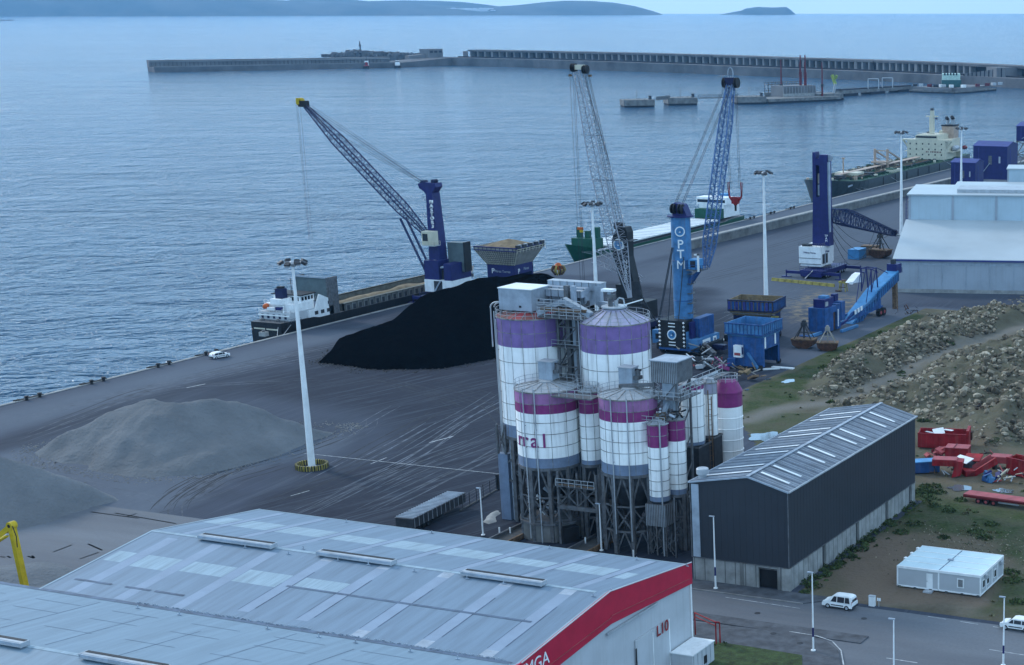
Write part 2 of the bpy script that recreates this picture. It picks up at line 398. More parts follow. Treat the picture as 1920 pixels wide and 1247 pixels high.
# ---- sea
g = NT('sea_water')
g.b.inputs['Roughness'].default_value = .13; g.b.inputs['IOR'].default_value = 1.33
ra = R(-21)
w1 = g.noise(.17, 2, (.8, 1.25, 1), ra, .5, .5); w2 = g.noise(.38, 3, (.75, 1.2, 1), R(-14), .6, .6); wl_ = g.noise(.07, 3, (.9, 1.15, 1), R(-25), .6)
w3 = g.noise(.008, 5, (.6, 2.2, 1), ra); w4 = g.noise(.0014, 4, (.4, 2.4, 1), ra, .4)
rid = g.math('SUBTRACT', 1.0, g.math('ABSOLUTE', g.math('MULTIPLY', g.math('SUBTRACT', w1, .5), 2.6)))
hh = g.math('ADD', g.math('MULTIPLY', rid, .75), g.math('MULTIPLY', w2, 1.05)); hh = g.math('ADD', hh, g.math('MULTIPLY', wl_, 2.8)); w5 = g.noise(.034, 4, (.85, 1.1, 1), R(-17), .9, .66); hh = g.math('ADD', hh, g.math('MULTIPLY', w5, 4.6))
amp = g.math('ADD', g.rng(w3, .3, .7, .75, 1.25), g.rng(w4, .35, .65, -.12, .15))
hh = g.math('MULTIPLY', hh, amp); g.bump(hh, 5.0)
g.col(g.mix(g.rng(w4, .38, .62), (.020, .085, .165), (.038, .13, .235)))
n = 160; b = MB(); SR = 17700
me = bpy.data.meshes.new('sea'); me.from_pydata([(SR*math.cos(2*math.pi*i/n), SR*math.sin(2*math.pi*i/n), -5) for i in range(n)], [], [tuple(range(n))])
me.materials.append(g.m); sea = bpy.data.objects.new('sea', me); S.collection.objects.link(sea); tag(sea, None, None, kind='structure')

# ---- far hills
g = NT('hill_scrub'); c = g.mix(g.rng(g.noise(.0035, 8), .35, .65), (.03, .045, .035), (.085, .09, .075)); g.col(c); g.b.inputs['Roughness'].default_value = 1
MATS['hill'] = g.m
def hill(name, prof, rad, depth=900, rough=14):
    """prof: (photo x, photo y of the skyline); base on the sea at distance rad"""
    pts = []
    for k in range(len(prof)-1):
        (x0, y0), (x1, y1) = prof[k], prof[k+1]; n = max(2, int(abs(x1-x0)/5))
        pts += [(x0+(x1-x0)*i/n, y0+(y1-y0)*i/n) for i in range(n)]
    pts.append(prof[-1]); vs = []; fs = []; rows = 9
    for px, py in pts:
        d = ray(px, py); k = rad/math.hypot(d.x, d.y); top = max(-4.5, H+d.z*k)
        for j in range(rows):
            t = j/(rows-1)*2-1; f = (1-t*t)**.8; rr = rad + t*depth
            x, y = d.x/math.hypot(d.x, d.y)*rr, d.y/math.hypot(d.x, d.y)*rr
            z = -6 + (top+6)*f + (noise.fractal(Vector((x*.002, y*.002, 3)), .9, 2, 5)*rough*f*(0.6 if abs(t) > .01 else .3) if top > 5 else 0)
            vs.append((x, y, z))
    for i in range(len(pts)-1):
        for j in range(rows-1):
            a = i*rows+j; fs.append((a, a+rows, a+rows+1, a+1))
    me = bpy.data.meshes.new(name); me.from_pydata(vs, [], fs); me.materials.append(MATS['hill']); me.polygons.foreach_set('use_smooth', [True]*len(fs))
    o = bpy.data.objects.new(name, me); S.collection.objects.link(o); return tag(o, None, None, kind='structure')
hill('hills', [(-700,20),(-500,5),(-300,-10),(-60,-22),(120,-18),(330,-12),(450,-5),(540,1),(640,3),(740,4),(800,8),(860,12),(905,20),(930,25)], 16200)
hill('hills', [(500,8),(560,-3),(610,-5),(690,2),(760,0),(820,1),(870,4),(920,10),(990,18),(1060,26)], 17300, 500)
hill('hills', [(770,26),(830,20),(900,14),(960,10),(1020,4),(1060,1),(1110,2),(1150,5),(1190,11),(1225,21),(1242,27)], 16400)
hill('island', [(1350,27),(1372,23),(1390,20),(1398,16),(1420,13),(1450,14),(1474,13),(1482,18),(1492,27)], 16400, 300, 3)
b = MB(); rv = random.Random(3)
for i in range(150):
    px = rv.gauss(880, 22); py = rv.uniform(15, 22); d = ray(px, py); k = 15700/math.hypot(d.x, d.y)
    b.box((d.x*k, d.y*k, H+d.z*k-4), (rv.uniform(14,30), 14, rv.uniform(7,12)), 'village_white')
tag(b.build('village'), 'white houses of a far village on the hill slope', 'village', kind='stuff')
b = MB(); c = at(8, 39, -5); 
for i in range(14): b.lathe((c.x+rv.uniform(-60,40), c.y+rv.uniform(-50,50), -6), [(rv.uniform(9,20),0),(rv.uniform(5,9),rv.uniform(3,7)),(1,rv.uniform(7,10))], 'concrete_dark', 7)
tag(b.build('reef'), None, None, kind='structure')

# ---- heaps
def heap(name, label, poly, slope, capf, m, step=1.0, rough=.35, extra=None, cat='heap'):
    xs_ = np.arange(min(p[0] for p in poly)-2, max(p[0] for p in poly)+2, step); ys_ = np.arange(min(p[1] for p in poly)-2, max(p[1] for p in poly)+2, step)
    X, Y = np.meshgrid(xs_, ys_)
    n1 = np.array([[noise.fractal(Vector((x*.06, y*.06, 7)), .8, 2, 4) for x in xs_] for y in ys_])
    n2 = np.array([[noise.fractal(Vector((x*.3, y*.3, 2)), .8, 2, 3) for x in xs_] for y in ys_])
    d = pdist(X+n1*1.2, Y+n1*1.2, poly); Zc = capf(X, Y)
    a = slope*d; k = 1.2; Zz = -k*np.log(np.exp(-np.clip(a, -20, 60)/k)+np.exp(-np.clip(Zc, -20, 60)/k))
    Zz = Zz + np.clip(Zz, 0, 2)/2*(n1*rough*1.6 + n2*rough*.35)
    if extra: Zz = extra(X, Y, Zz)
    Zz = np.maximum(Zz, -.25)
    o = grid_obj(name, xs_, ys_, Zz, m, keep=d > -1.0)
    return tag(o, label, cat)
g = NT('coal'); g.col(g.mix(g.rng(g.noise(.5, 8), .3, .7), (.0008, .0008, .0010), (.0030, .0032, .0038))); g.b.inputs['Roughness'].default_value = 1
g.b.inputs['Specular IOR Level'].default_value = .0; g.bump(g.noise(2.2, 6), .25)
def ccap(X, Y): return np.interp(Y, [298, 318, 335, 350, 362, 380], [3, 6.5, 9.5, 11.8, 12.6, 12]) - np.clip(X+236, 0, 20)*.15
heap('coal_pile', 'huge black coal pile on the quay behind the tall silos', [(-257,300),(-242,298),(-228,303),(-221,325),(-220,372),(-238,384),(-262,376),(-270,352),(-268,336),(-263,316)], .72, ccap, g.m, .8, .7)
gs = NT('grey_sand'); gs.col(gs.mix(gs.rng(gs.noise(.12, 8, (1,1,.4)), .35, .68), (.140, .148, .158), (.190, .199, .210))); gs.b.inputs['Roughness'].default_value = 1
gs.b.inputs['Specular IOR Level'].default_value = .1; gs.bump(gs.noise(1.3, 7), .5)
def lmax(X, Y, lines, slope, k=.8):
    zz = np.zeros(X.shape)+np.exp(-3/k)
    for ln in lines:
        d, v = ldist(X, Y, ln); zz = zz+np.exp(np.clip(v-slope*d, -8, 30)/k)
    return k*np.log(zz)
def A3(px, py, z): p = at(px, py, z); return (p.x, p.y, z)
def scap(X, Y):
    wv = np.sin(X*.35+Y*.2)*.2
    return lmax(X, Y, [[A3(110,815,3.2),A3(150,795,5.1),A3(205,765,7.7),A3(260,748,9.4),A3(320,740,10.5),A3(380,742,9.6),A3(430,747,8.6),A3(480,762,6.6),A3(520,782,4.4),A3(600,800,1.8),A3(640,805,.5)], [A3(400,835,3.8),A3(470,808,5.2),A3(545,795,4.6),A3(600,800,3.0),A3(640,805,1.2)]], .60)+wv
sand_poly = P2((48,850),(70,868),(140,884),(260,902),(380,893),(520,857),(655,806))+[(-211,255),(-221,251),(-232,251),(-243,246),(-251,235),(-255,222)]
heap('sand_pile', 'wide grey sand pile with rounded ridges beside the quay track', sand_poly, .78, scap, gs.m, .7, .9)
def scap2(X, Y): return lmax(X, Y, [[(-250,184,10.8),A3(-120,825,10.8),A3(-40,838,10.1),A3(30,850,8.7),A3(70,862,7.4),A3(110,878,5.7),A3(180,908,2.7),A3(215,925,1.2)]], .60)
heap('sand_pile', 'smooth grey sand pile at the left edge behind the yellow digger arm', P2((-300,1010),(-10,1016),(60,1000),(150,975),(225,950),(242,938),(236,926))+[(-222,205),(-232,208),(-248,206),(-268,200),(-270,176)], .6, scap2, gs.m, .7, .7)
heap('sand_pile', 'low pale sand heap beside the yellow digger arm', P2((-200,1085),(20,1055),(90,1048),(160,1062),(140,1085),(60,1110),(-60,1140)), .4, lambda X, Y: 1.6+0*X, gs.m, .8, .25)
heap('salt_heap', 'small whitish heap against the foot of the tall silo frame', P2((925,985),(948,978),(952,960),(940,950),(920,962),(912,978)), .7, lambda X, Y: 1.5+0*X, MATS['silo_grey'] if 0 else MATS['concrete'], .4, .1)

# ---- the waste ground east of the quay: grass, earth, rubble mounds, a dirt track
g = NT('waste_ground'); nA = g.noise(.22, 8, dist=.3); nB = g.noise(1.8, 6); nC = g.noise(.05, 5)
c = g.mix(g.rng(nA, .35, .65), (.105, .090, .066), (.165, .145, .112))
c = g.mix(g.math('MULTIPLY', g.attr('bare'), g.rng(nA, .3, .7, .75, 1)), c, (.165, .128, .098))
gr = g.math('MULTIPLY', g.attr('grass'), g.rng(nA, .28, .6, .35, 1.1), True)
c = g.mix(gr, c, g.mix(g.rng(nB, .35, .65), (.028, .042, .016), (.062, .085, .032)))
c = g.mix(g.math('MULTIPLY', g.attr('track'), g.rng(nB, .3, .7, .8, 1)), c, (.17, .16, .14))
c = g.mix(g.rng(nB, .55, .78, 0, .4), c, (.03, .03, .022))
g.col(c); g.b.inputs['Roughness'].default_value = 1; g.b.inputs['Specular IOR Level'].default_value = .1; g.bump(nB, .25)
xs = np.concatenate([np.arange(-158, -20, .9), np.arange(-20, 121, 10.)]); ys = np.arange(196.6, 428, .9)
X, Y = np.meshgrid(xs, ys)
n1 = np.array([[noise.fractal(Vector((x*.05, y*.05, 4)), .8, 2, 3) for x in xs] for y in ys])
n2 = np.array([[noise.fractal(Vector((x*.25, y*.25, 9)), .8, 2, 3) for x in xs] for y in ys])
MOUND1 = P2((1497,742),(1560,746),(1640,712),(1730,672),(1850,628),(2050,575),(2050,520),(1900,560),(1820,588),(1745,602),(1690,618),(1620,640),(1560,680))
MOUND2 = P2((1550,762),(1620,745),(1720,705),(1790,668),(1900,634),(2100,580),(2150,760),(1930,838),(1850,838),(1790,800),(1700,780),(1620,772))
d1 = pdist(X+n1*3, Y+n1*3, MOUND1); d2 = pdist(X+n1*3, Y+n1*3, MOUND2)
Zf = .03 + .1*(n1+.5) + np.clip(np.minimum(d1*.45, 2.6), 0, 9)*(1+.5*n2) + np.clip(np.minimum(d2*.38, 4.2), 0, 9)*(1+.4*n2+.3*n1)
edge = pdist(X, Y, [(-157.8,300),(-157.8,420)]+P2((1735,578),(1935,592),(2400,620))+[(119,428),(119,197),(-94,197),(-94,245),(-118,245)])
Zf = np.where(edge < .3, -.4, np.maximum(Zf, .02))
def blob(px, py, r, st=1.0): p = at(px, py); return np.clip(st*(1.3-np.hypot((X-p.x), (Y-p.y)/1.6)/r), 0, 1)
def poly(*pts, f=2.0): return np.clip(pdist(X+n1*3, Y+n1*4, P2(*pts))/f+.4, 0, 1)
grass = poly((1395,735),(1560,650),(1690,585),(1745,590),(1730,612),(1600,655),(1500,740),(1460,770),(1400,790))
grass = np.maximum(grass, .75*poly((1395,770),(1560,775),(1640,770),(1500,830),(1380,880),(1380,790)))
grass = np.maximum(grass, .9*poly((1500,1060),(1620,950),(1735,905),(1930,965),(1930,1075),(1800,1000),(1640,1000),(1540,1075), f=3))
grass = np.maximum(grass, .8*poly((1860,1090),(1990,1050),(2000,1190),(1800,1150)))
grass = np.maximum(grass, .55*np.clip((d2+3)/6, 0, 1)*np.clip(1-d2/6, 0, 1)); grass = np.maximum(grass, .6*np.clip((d1+3)/6, 0, 1)*np.clip(1-d1/4, 0, 1))
grass = np.maximum(grass, .45*blob(1640, 1135, 3)); grass = np.maximum(grass, .3+0*X)*(1-poly((1560,1070),(1640,1010),(1720,1000),(1700,1100),(1850,1130),(1800,1165),(1600,1130)))
trk = np.clip(1.25-ldist(X+n1, Y+n1, [tuple(at(*p)) for p in ((1400,790),(1460,768),(1570,752),(1680,705),(1780,655),(1930,612),(2100,570))])[0]/3.2, 0, 1)
bare = np.maximum(poly((1500,1100),(1560,1040),(1700,990),(1900,1000),(1900,1150),(1600,1130)), poly((1735,800),(1830,800),(1930,850),(1930,930),(1735,900)))
field = grid_obj('waste_ground', xs, ys, Zf, g.m, dict(grass=grass, track=trk, bare=bare))
tag(field, None, None, kind='structure')
def zf(x, y):
    i = int(np.clip(np.searchsorted(xs, x)-1, 0, len(xs)-2)); j = int(np.clip((y-ys[0])/.9, 0, len(ys)-2)); return float(Zf[j, i])
# puddles: still water lying on the ground
g = NT('puddle_water'); g.b.inputs['Base Color'].default_value = (.10, .13, .15, 1); g.b.inputs['Roughness'].default_value = .06; g.b.inputs['Specular IOR Level'].default_value = 1.0
for k, (px, py, rx, ry) in enumerate(((1435,820,2.8,3.2),(1478,716,1.2,2.0),(1440,712,.6,1),(1800,917,1.9,1.6),(1882,922,1.7,1.3),(1400,732,.5,.8))):
    c = at(px, py); z = zf(c.x, c.y)+.10; n = 26; pts = []
    for i in range(n):
        t = 2*math.pi*i/n; q = 1+.35*noise.noise(Vector((math.cos(t)*1.6, math.sin(t)*1.6, k*5.)))+.12*math.sin(5*t+k); pts.append((c.x+rx*q*math.cos(t), c.y+ry*q*math.sin(t), z))
    me = bpy.data.meshes.new('puddle'); me.from_pydata(pts, [], [tuple(range(n))]); me.materials.append(g.m)
    o = bpy.data.objects.new('puddle', me); S.collection.objects.link(o); tag(o, None, None, kind='structure')
# rubble: broken stone
g = NT('broken_stone'); geo = g.N.new('ShaderNodeNewGeometry'); cr = g.N.new('ShaderNodeValToRGB'); e = cr.color_ramp.elements
e[0].color = (.06, .047, .032, 1); e[1].color = (.52, .45, .34, 1); e.new(.35).color = (.15, .12, .082, 1); e.new(.75).color = (.29, .24, .17, 1)
g.L.new(geo.outputs['Random Per Island'], cr.inputs[0]); g.col(g.mix(g.rng(g.noise(1.5, 5), .4, .7, 0, .6), cr.outputs[0], (.05, .05, .035))); g.b.inputs['Roughness'].default_value = .95
MATS['stone'] = g.m
bm = bmesh.new(); bmesh.ops.create_icosphere(bm, subdivisions=1, radius=1); ICO = [v.co.copy() for v in bm.verts]; ICF = [[v.index for v in f.verts] for f in bm.faces]; bm.free()
def rock(mb, c, r, rr):
    q = Matrix.Rotation(rr.uniform(0, 6.3), 3, 'Z') @ Matrix.Rotation(rr.uniform(0, 6.3), 3, 'X'); s = (rr.uniform(.6, 1.3), rr.uniform(.6, 1.2), rr.uniform(.45, .9)); o = rr.uniform(0, 99)
    cut = [(Vector((rr.gauss(0,1), rr.gauss(0,1), rr.gauss(0,1))).normalized(), rr.uniform(.45, .8)) for _ in range(4)]
    vs = []
    for v in ICO:
        p = v.copy()
        for nn, dd in cut:
            e = p.dot(nn)-dd
            if e > 0: p -= nn*e
        vs.append(q@Vector((p.x*s[0]*r, p.y*s[1]*r, p.z*s[2]*r))+c)
    mb.add(vs, ICF, 'stone')
rr = random.Random(11); mb = MB(); cnt = 0
def inpoly(x, y, pl): return float(pdist(np.array([x]), np.array([y]), pl)[0])
for pl, num, big_ in ((MOUND1, 4200, .55), (MOUND2, 5200, .80)):
    x0, x1 = min(p[0] for p in pl), min(max(p[0] for p in pl), -40); y0, y1 = min(p[1] for p in pl), max(p[1] for p in pl); k = 0; tries = 0
    while k < num and tries < 60000:
        tries += 1
        x, y = rr.uniform(x0, x1), rr.uniform(y0, y1)
        if inpoly(x, y, pl) < -.6*rr.random() or noise.noise(Vector((x*.09, y*.09, 5.))) < -.28 or x < -157: continue
        r = .20+abs(rr.gauss(0, .24))*(big_/.5); rock(mb, Vector((x, y, zf(x, y)+r*.25)), min(r, 1.15), rr); k += 1
for i in range(700):
    p = at(rr.gauss(1830, 70), rr.gauss(1030, 25)); x, y = p.x, p.y
    rock(mb, Vector((x, y, zf(x, y)+.04)), rr.uniform(.05, .16), rr)
tag(mb.build('rubble'), 'brown and grey broken stone covering the two long mounds', 'rubble', kind='stuff')
# bigger single boulders
bp = []
for i in range(6):
    m1 = MB(); rock(m1, Vector((0,0,0)), 1.0, rr); bp.append(m1)
k = 0
BO = [(1790,745),(1842,712),(1858,700),(1905,745),(1885,775),(1872,790),(1900,690),(1815,690),(1800,662),(1862,655),(1895,660),(1680,715),(1700,738),(1728,725),(1760,716),(1640,725),(1612,735),(1708,690),(1800,720),(1832,755),(1765,760),(1745,745),(1850,775),(1912,800),(1870,725),(1895,712),(1830,670),(1880,640),(1672,690),(1590,738),(1560,720),(1600,690),(1685,650),(1722,640),(1755,625),(1820,610),(1530,735),(1510,738)]
meshes = {}
for px, py in BO:
    c = at(px, py); i = k % 6
    if i not in meshes: o = bp[i].build('boulder'); meshes[i] = o.data
    else: o = bpy.data.objects.new('boulder', meshes[i]); S.collection.objects.link(o)
    s = rr.uniform(.55, 1.05)*(1 if py > 640 else .75); z = zf(c.x, c.y); d = (z/ (H))
    c = at(px, py, z); o.location = (c.x, c.y, z+s*.35); o.scale = (s, s, s*.9); o.rotation_euler = (0, 0, rr.uniform(0, 6))
    tag(o, 'large pale boulder lying among the broken stone of the mounds', 'boulder', 'large boulders on the rubble mounds'); k += 1

# ---- road, pavements, marks
g = NT('asphalt'); c = g.mix(g.rng(g.noise(.08, 6, (.25, 1.2, 1)), .35, .65), (.085, .094, .112), (.135, .150, .172)); c = g.mix(g.rng(g.noise(.25, 5, (.12, 2.2, 1)), .52, .7, 0, .6), c, (.12, .125, .135))
c = g.mix(g.rng(g.noise(2.5, 5), .3, .8, 0, .3), c, (.04, .043, .05)); g.col(c); g.b.inputs['Roughness'].default_value = .85; g.bump(g.noise(9, 3), .01); MATS['asphalt'] = g.m
mat('paving', (.075, .082, .095), .9, var=.2, scale=.6); mat('kerb_stone', (.20, .20, .20), .9, var=.15); mat('paint_worn', (.42, .44, .45), .8, var=.25, scale=1.2, col2=(.14, .15, .16)); mat('lawn', (.04, .065, .022), 1, var=.3, scale=.8, bump=.2, col2=(.022, .03, .012))
b = MB(); b.b2((-260, 120, .004), (120, 196.2, .012), 'asphalt'); 
me = b.build('road'); tag(me, None, None, kind='structure')
b = MB(); b.prism([(-130,194.4),(-90.8,194.4),(-88.2,196.6),(-88.2,197.9),(-130,197.9)], .012, .14, 'paving'); b.b2((-130,194.2,.0),(-90.8,194.4,.16),'kerb_stone'); struct(b, 'pavement')
b = MB(); b.b2((-120, 183.6, .012), (-78.0, 186.2, .13), 'paving'); struct(b, 'pavement')
pts = P2((1335,1172),(1420,1180),(1525,1196),(1575,1212),(1600,1250),(1590,1300),(1100,1300),(1100,1172))
b = MB(); 
b.prism(P2((1240,1165),(1340,1172),(1440,1183),(1515,1193),(1548,1203),(1572,1222),(1578,1262),(1500,1300),(1200,1300)), .012, .15, 'paving'); struct(b, 'pavement')
b = MB(); b.prism(P2((1330,1204),(1400,1214),(1504,1231),(1506,1300),(1260,1300),(1300,1225)), .15, .19, 'lawn'); struct(b, 'grass_verge')
# painted lines
def line(pts, wd=.14, z=.020, m='paint_worn', name='road_marking', dash=None):
    b = MB(); pts = [Vector((p[0], p[1], 0)) for p in pts]
    for a, c in zip(pts, pts[1:]):
        d = (c-a); L_ = d.length; d.normalize(); nn = Vector((-d.y, d.x, 0))*wd/2; s0 = 0
        while s0 < L_:
            s1 = min(L_, s0+(dash[0] if dash else L_)); p, q = a+d*s0, a+d*s1
            b.add([(*(p-nn).xy, z), (*(q-nn).xy, z), (*(q+nn).xy, z), (*(p+nn).xy, z)], [(0,1,2,3)], m); s0 = s1+(dash[1] if dash else 1)
    struct(b, name)
line([at(1360,1120), at(1480,1138), at(1500,1141)], .12)
line(P2((1480,1186),(1530,1194),(1560,1204),(1577,1222),(1582,1250)), .16, .16)
line(P2((1662,1234),(1720,1243)), .18); line(P2((1740,1156),(1880,1178),(1930,1186)), .12, dash=(2.5,2)); line(P2((1855,1218),(1930,1230)), .14)
line([at(570,850), at(940,889)], .16, .012); line([at(695,870), at(725,858)], .16, .012); line([at(805,830), at(850,818)], .3, .012); line([at(545,930), at(580,920)], .16, .012)
for p, q in (((170,960),(260,972)),((215,962),(330,982)),((238,969),(256,963)),((100,1035),(135,1022)),((150,1048),(185,1036)),((165,1020),(192,1032)),((60,1042),(64,1046)),((0,1044),(10,1045)),((14,1043),(20,1046)),((52,1043),(64,1047)),((200,1052),(240,1030)),((385,720),(350,727))):
    line([at(*p), at(*q)], .3, .012)

# ---- tyre marks and spilled dust on the apron
mat('mark_dark', (.020,.025,.034), .9, var=.3, scale=.4); mat('mark_pale', (.085,.098,.122), .9, var=.3, scale=.4); mat('mark_mid', (.060,.071,.090), .9, var=.3, scale=.4)
def catmull(P, n=10):
    out = []
    Q = [P[0]*2-P[1]]+P+[P[-1]*2-P[-2]]
    for i in range(1, len(Q)-2):
        for k in range(n):
            u = k/n; a, b_, c_, d_ = Q[i-1:i+3]; out.append(.5*((2*b_)+(c_-a)*u+(2*a-5*b_+4*c_-d_)*u*u+(3*b_-a-3*c_+d_)*u**3))
    out.append(P[-1]); return out
rv = random.Random(99); b = MB()
GUIDES = [([(400,1000),(520,960),(650,900),(780,840),(930,770)],14,16,'mark_mid'),([(330,980),(355,935),(430,895),(540,862),(640,832),(705,792),(680,762),(600,742)],4,22,'mark_mid'),([(560,935),(700,872),(820,800),(935,735)],12,18,'mark_pale'),([(600,980),(760,900),(930,830)],9,12,'mark_mid'),
 ([(-20,800),(200,748),(400,704),(560,668),(690,640)],5,22,'mark_pale'),([(-20,850),(150,785),(300,733),(450,722),(600,716),(760,708),(900,690)],5,18,'mark_mid'),([(300,985),(240,1005),(215,1035),(250,1062),(330,1050)],3,14,'mark_dark'),([(340,975),(380,920),(470,872),(560,850)],3,14,'mark_dark'),([(80,850),(60,880),(150,900),(300,930),(400,960)],4,20,'mark_pale'),
 ([(1240,545),(1350,530),(1480,500),(1640,460)],16,18,'mark_mid'),([(1290,620),(1380,575),(1500,556),(1640,520)],10,14,'mark_pale'),([(1200,500),(1400,440),(1600,395),(1700,372)],7,12,'mark_pale'),([(1320,500),(1450,470),(1600,430)],8,10,'mark_dark'),([(640,700),(760,720),(880,760),(930,800)],10,16,'mark_dark'),([(250,1075),(160,1060),(60,1075),(0,1100)],3,12,'mark_mid')]
for pts, sp, num, m in GUIDES:
    C_ = catmull([Vector(tuple(at(*p))[:2]) for p in pts])
    for k in range(int(num*.45)):
        off = rv.gauss(0, sp*.55); i0 = rv.randint(0, len(C_)//2); i1 = min(len(C_), i0+rv.randint(6, 26)); wd = rv.uniform(.06, .2); ph = rv.uniform(0, 6); pr = None; mm = m if rv.random() < .75 else 'mark_dark'; z = .006+.0006*(k % 8)
        for side in (0, 2.0):
            vs = []
            for q in range(i0, i1):
                a = C_[q]; d = (C_[min(q+1, len(C_)-1)]-C_[max(q-1, 0)]); 
                if d.length < 1e-6: continue
                d.normalize(); nn = Vector((-d.y, d.x)); o = off+side+.5*math.sin(q*.35+ph); tp = wd*min(1, (q-i0+.4)/3, (i1-q)/3); vs += [(*(a+nn*(o-tp)), z), (*(a+nn*(o+tp)), z)]
            n_ = len(vs)//2
            if n_ > 2 and min(v[0] for v in vs) > QX+.6: b.add(vs, [(2*i+1, 2*i, 2*i+2, 2*i+3) for i in range(n_-1)], mm)
tag(b.build('tyre_marks'), 'faint curved tyre marks all over the dusty quay', 'tyre marks', kind='stuff')
b = MB()
for k in range(900):
    e = rv.random(); P_ = [(-257,300),(-242,298),(-228,303),(-221,325),(-220,372),(-221,325),(-228,303),(-242,298),(-257,300),(-263,316)]; i = rv.randint(0, 8); a, c = Vector(P_[i]), Vector(P_[i+1]); q = a.lerp(c, rv.random())+Vector((rv.gauss(0,1.6), rv.gauss(0,1.6))); r_ = rv.uniform(.06,.28)
    b.lathe((q.x,q.y,0), [(r_,0),(r_*.7,r_*.6),(.02,r_*.8)], 'black', 5, (False, False))
tag(b.build('coal_spill'), 'scattered black coal lumps round the foot of the coal pile', 'coal lumps', kind='stuff')
b = MB()
for k in range(1300):
    i = rv.randint(0, len(sand_poly)-1); a, c = Vector(sand_poly[i]), Vector(sand_poly[(i+1) % len(sand_poly)]); q = a.lerp(c, rv.random())+Vector((rv.gauss(0,1.2), rv.gauss(0,1.2))); r_ = rv.uniform(.05,.2)
    b.lathe((q.x,q.y,0), [(r_,0),(r_*.7,r_*.5),(.02,r_*.7)], 'concrete_old', 5, (False, False))
tag(b.build('gravel_spill'), 'scattered grey clods round the foot of the ridged sand pile', 'gravel', kind='stuff')

for px, py in ((1500,1208),(1450,1190),(1620,1160),(1420,1150)):
    p = at(px, py); b = MB(); b.lathe((0,0,0),[(.38,0),(.38,.03)],'steel_dark',16); o = b.build('manhole_cover'); o.location = (p.x, p.y, .15 if py > 1185 and px < 1540 else .013); tag(o, {1500:'round dark manhole cover at the rounded pavement corner',1450:'round dark manhole cover on the near pavement left of the corner',1620:'round dark manhole cover in the road in front of the utility box',1420:'round dark manhole cover in the road left of the parked van'}[px], 'manhole cover')

# ============================================================ BUILDINGS
# ---- long pale-roofed warehouse with the red gable band (two naves, ridges along X)
GX = -95.2; XL = -262.0
wh = thing('warehouse', 'long warehouse with pale blue double-pitched roof and red gable band reading TMGA', 'warehouse', (GX, 172, 0))
def wl(x, y, z): return (x-GX, y-172, z)         # world -> local
EZ, RZ_, Y0, YR, YV, YR2, YE = 11.8, 14.1, 172.1, 153.7, 136.4, 118.6, 100.8
VZ = 12.1
def roofz(y):
    return float(np.interp(y, [YE, YR2, YV, YR, Y0], [EZ, RZ_, VZ, RZ_, EZ]))
X1 = at(490, 953, EZ).x     # far end of the front nave
b = MB()
for (ya, yb, xa, m) in ((YR, Y0, X1, 'roof_blue'), (YV, YR, X1, 'roof_blue'), (YR2, YV, XL, 'roof_blue_near'), (YE, YR2, XL, 'roof_blue_near')):
    za, zb = roofz(ya), roofz(yb)
    b.ext([wl(xa, ya, za), wl(GX, ya, za), wl(GX, yb, zb), wl(xa, yb, zb)], (0, 0, -.25), m)
roof = b.build('roof', wh)
def strip(b, x0, x1, y0, y1, off, m):
    # a sheet lying on one roof slope
    ys_ = [y0] + [q for q in (YR2, YV, YR) if min(y0, y1) < q < max(y0, y1)] + [y1]
    for ya, yb in zip(ys_, ys_[1:]):
        za, zb = roofz(ya)+off, roofz(yb)+off
        b.add([wl(x0, ya, za), wl(x1, ya, za), wl(x1, yb, zb), wl(x0, yb, zb)], [(0,1,2,3)], m)
xb = [at(px, py, EZ).x for px, py in ((1229,1051),(1123,1037),(1014,1024),(910,1009),(811,996),(713,984),(618,971),(540,960))]
b = MB()
for i, x in enumerate(xb):
    strip(b, x-.55, x+.55, YR+.6, Y0-.8, .008, 'roof_band'); strip(b, x+.50, x+.62, YR+6, Y0-.8, .02, 'line_dark'); strip(b, x-.66, x-.54, YR+.6, Y0-7, .02, 'line_dark')
    xx = x-1.2*0
    strip(b, xx-.8, xx+.8, YV+.5, YR-1.2, .008, 'roof_band')
    if i < 5: strip(b, xx+.78, xx+.92, YV+3, YR-4.5, .02, 'line_dark'); strip(b, xx-.9, xx-.8, YV+2.2, YR-8, .02, 'line_dark'); strip(b, xx-.8, xx+.8, YV+.4, YV+2.0, .014, 'roof_blue' if i > 2 else 'line_dark' if 0 else 'duct'); strip(b, xx-.8, xx+.8, YR-1.6, YR-.3, .014, 'duct')
b.build('seam_strips', roof)
def sk_(*a_): b = MB(); strip(b, *a_); b.build('skylight', roof)
for i in range(7): x0, x1 = (xb[i+1] if i < 7 else X1)+.6, xb[i]-.6; sk_( x0, x1, YR+7.5, YR+11.5-(i % 3 == 1)*.8, .004, 'roof_light')
sk_(X1+.8, xb[7]-.6, YR+7.5, YR+11.5, .004, 'roof_light'); sk_(xb[0]+.6, GX-2.2, YR+7.3, YR+10.5, .004, 'roof_light')
for i in range(3, 8):
    x0, x1 = (xb[i+1] if i < 7 else X1)+.9, xb[i]-.9; sk_(x0, x1, YR-9.2+(i%2)*.5, YR-6.0, .004, 'roof_light')
b = MB()   # white edge flashings and ridge capping
for y in (YR, YR2): strip(b, XL if y == YR2 else X1, GX-1.5, y-.3, y, .03, 'roof_light'); strip(b, XL if y == YR2 else X1, GX-1.5, y, y+.3, .03, 'roof_light')
for xa, ya, yb in ((X1, YV, Y0), (GX-.5, YE, Y0)): strip(b, xa, xa+.3, ya, yb, .035, 'roof_light')
strip(b, X1, GX, Y0-.25, Y0, .02, 'roof_light'); b.build('ridge_cap', wh)
b = MB()   # valley gutter and the dark snow-guard lines
strip(b, XL, GX-1, YV-.32, YV+.32, .03, 'line_dark')
for x0, x1 in ((xb[2]-16, GX-4.3),): strip(b, x0, x1, 145.0, 145.35, .04, 'line_dark')
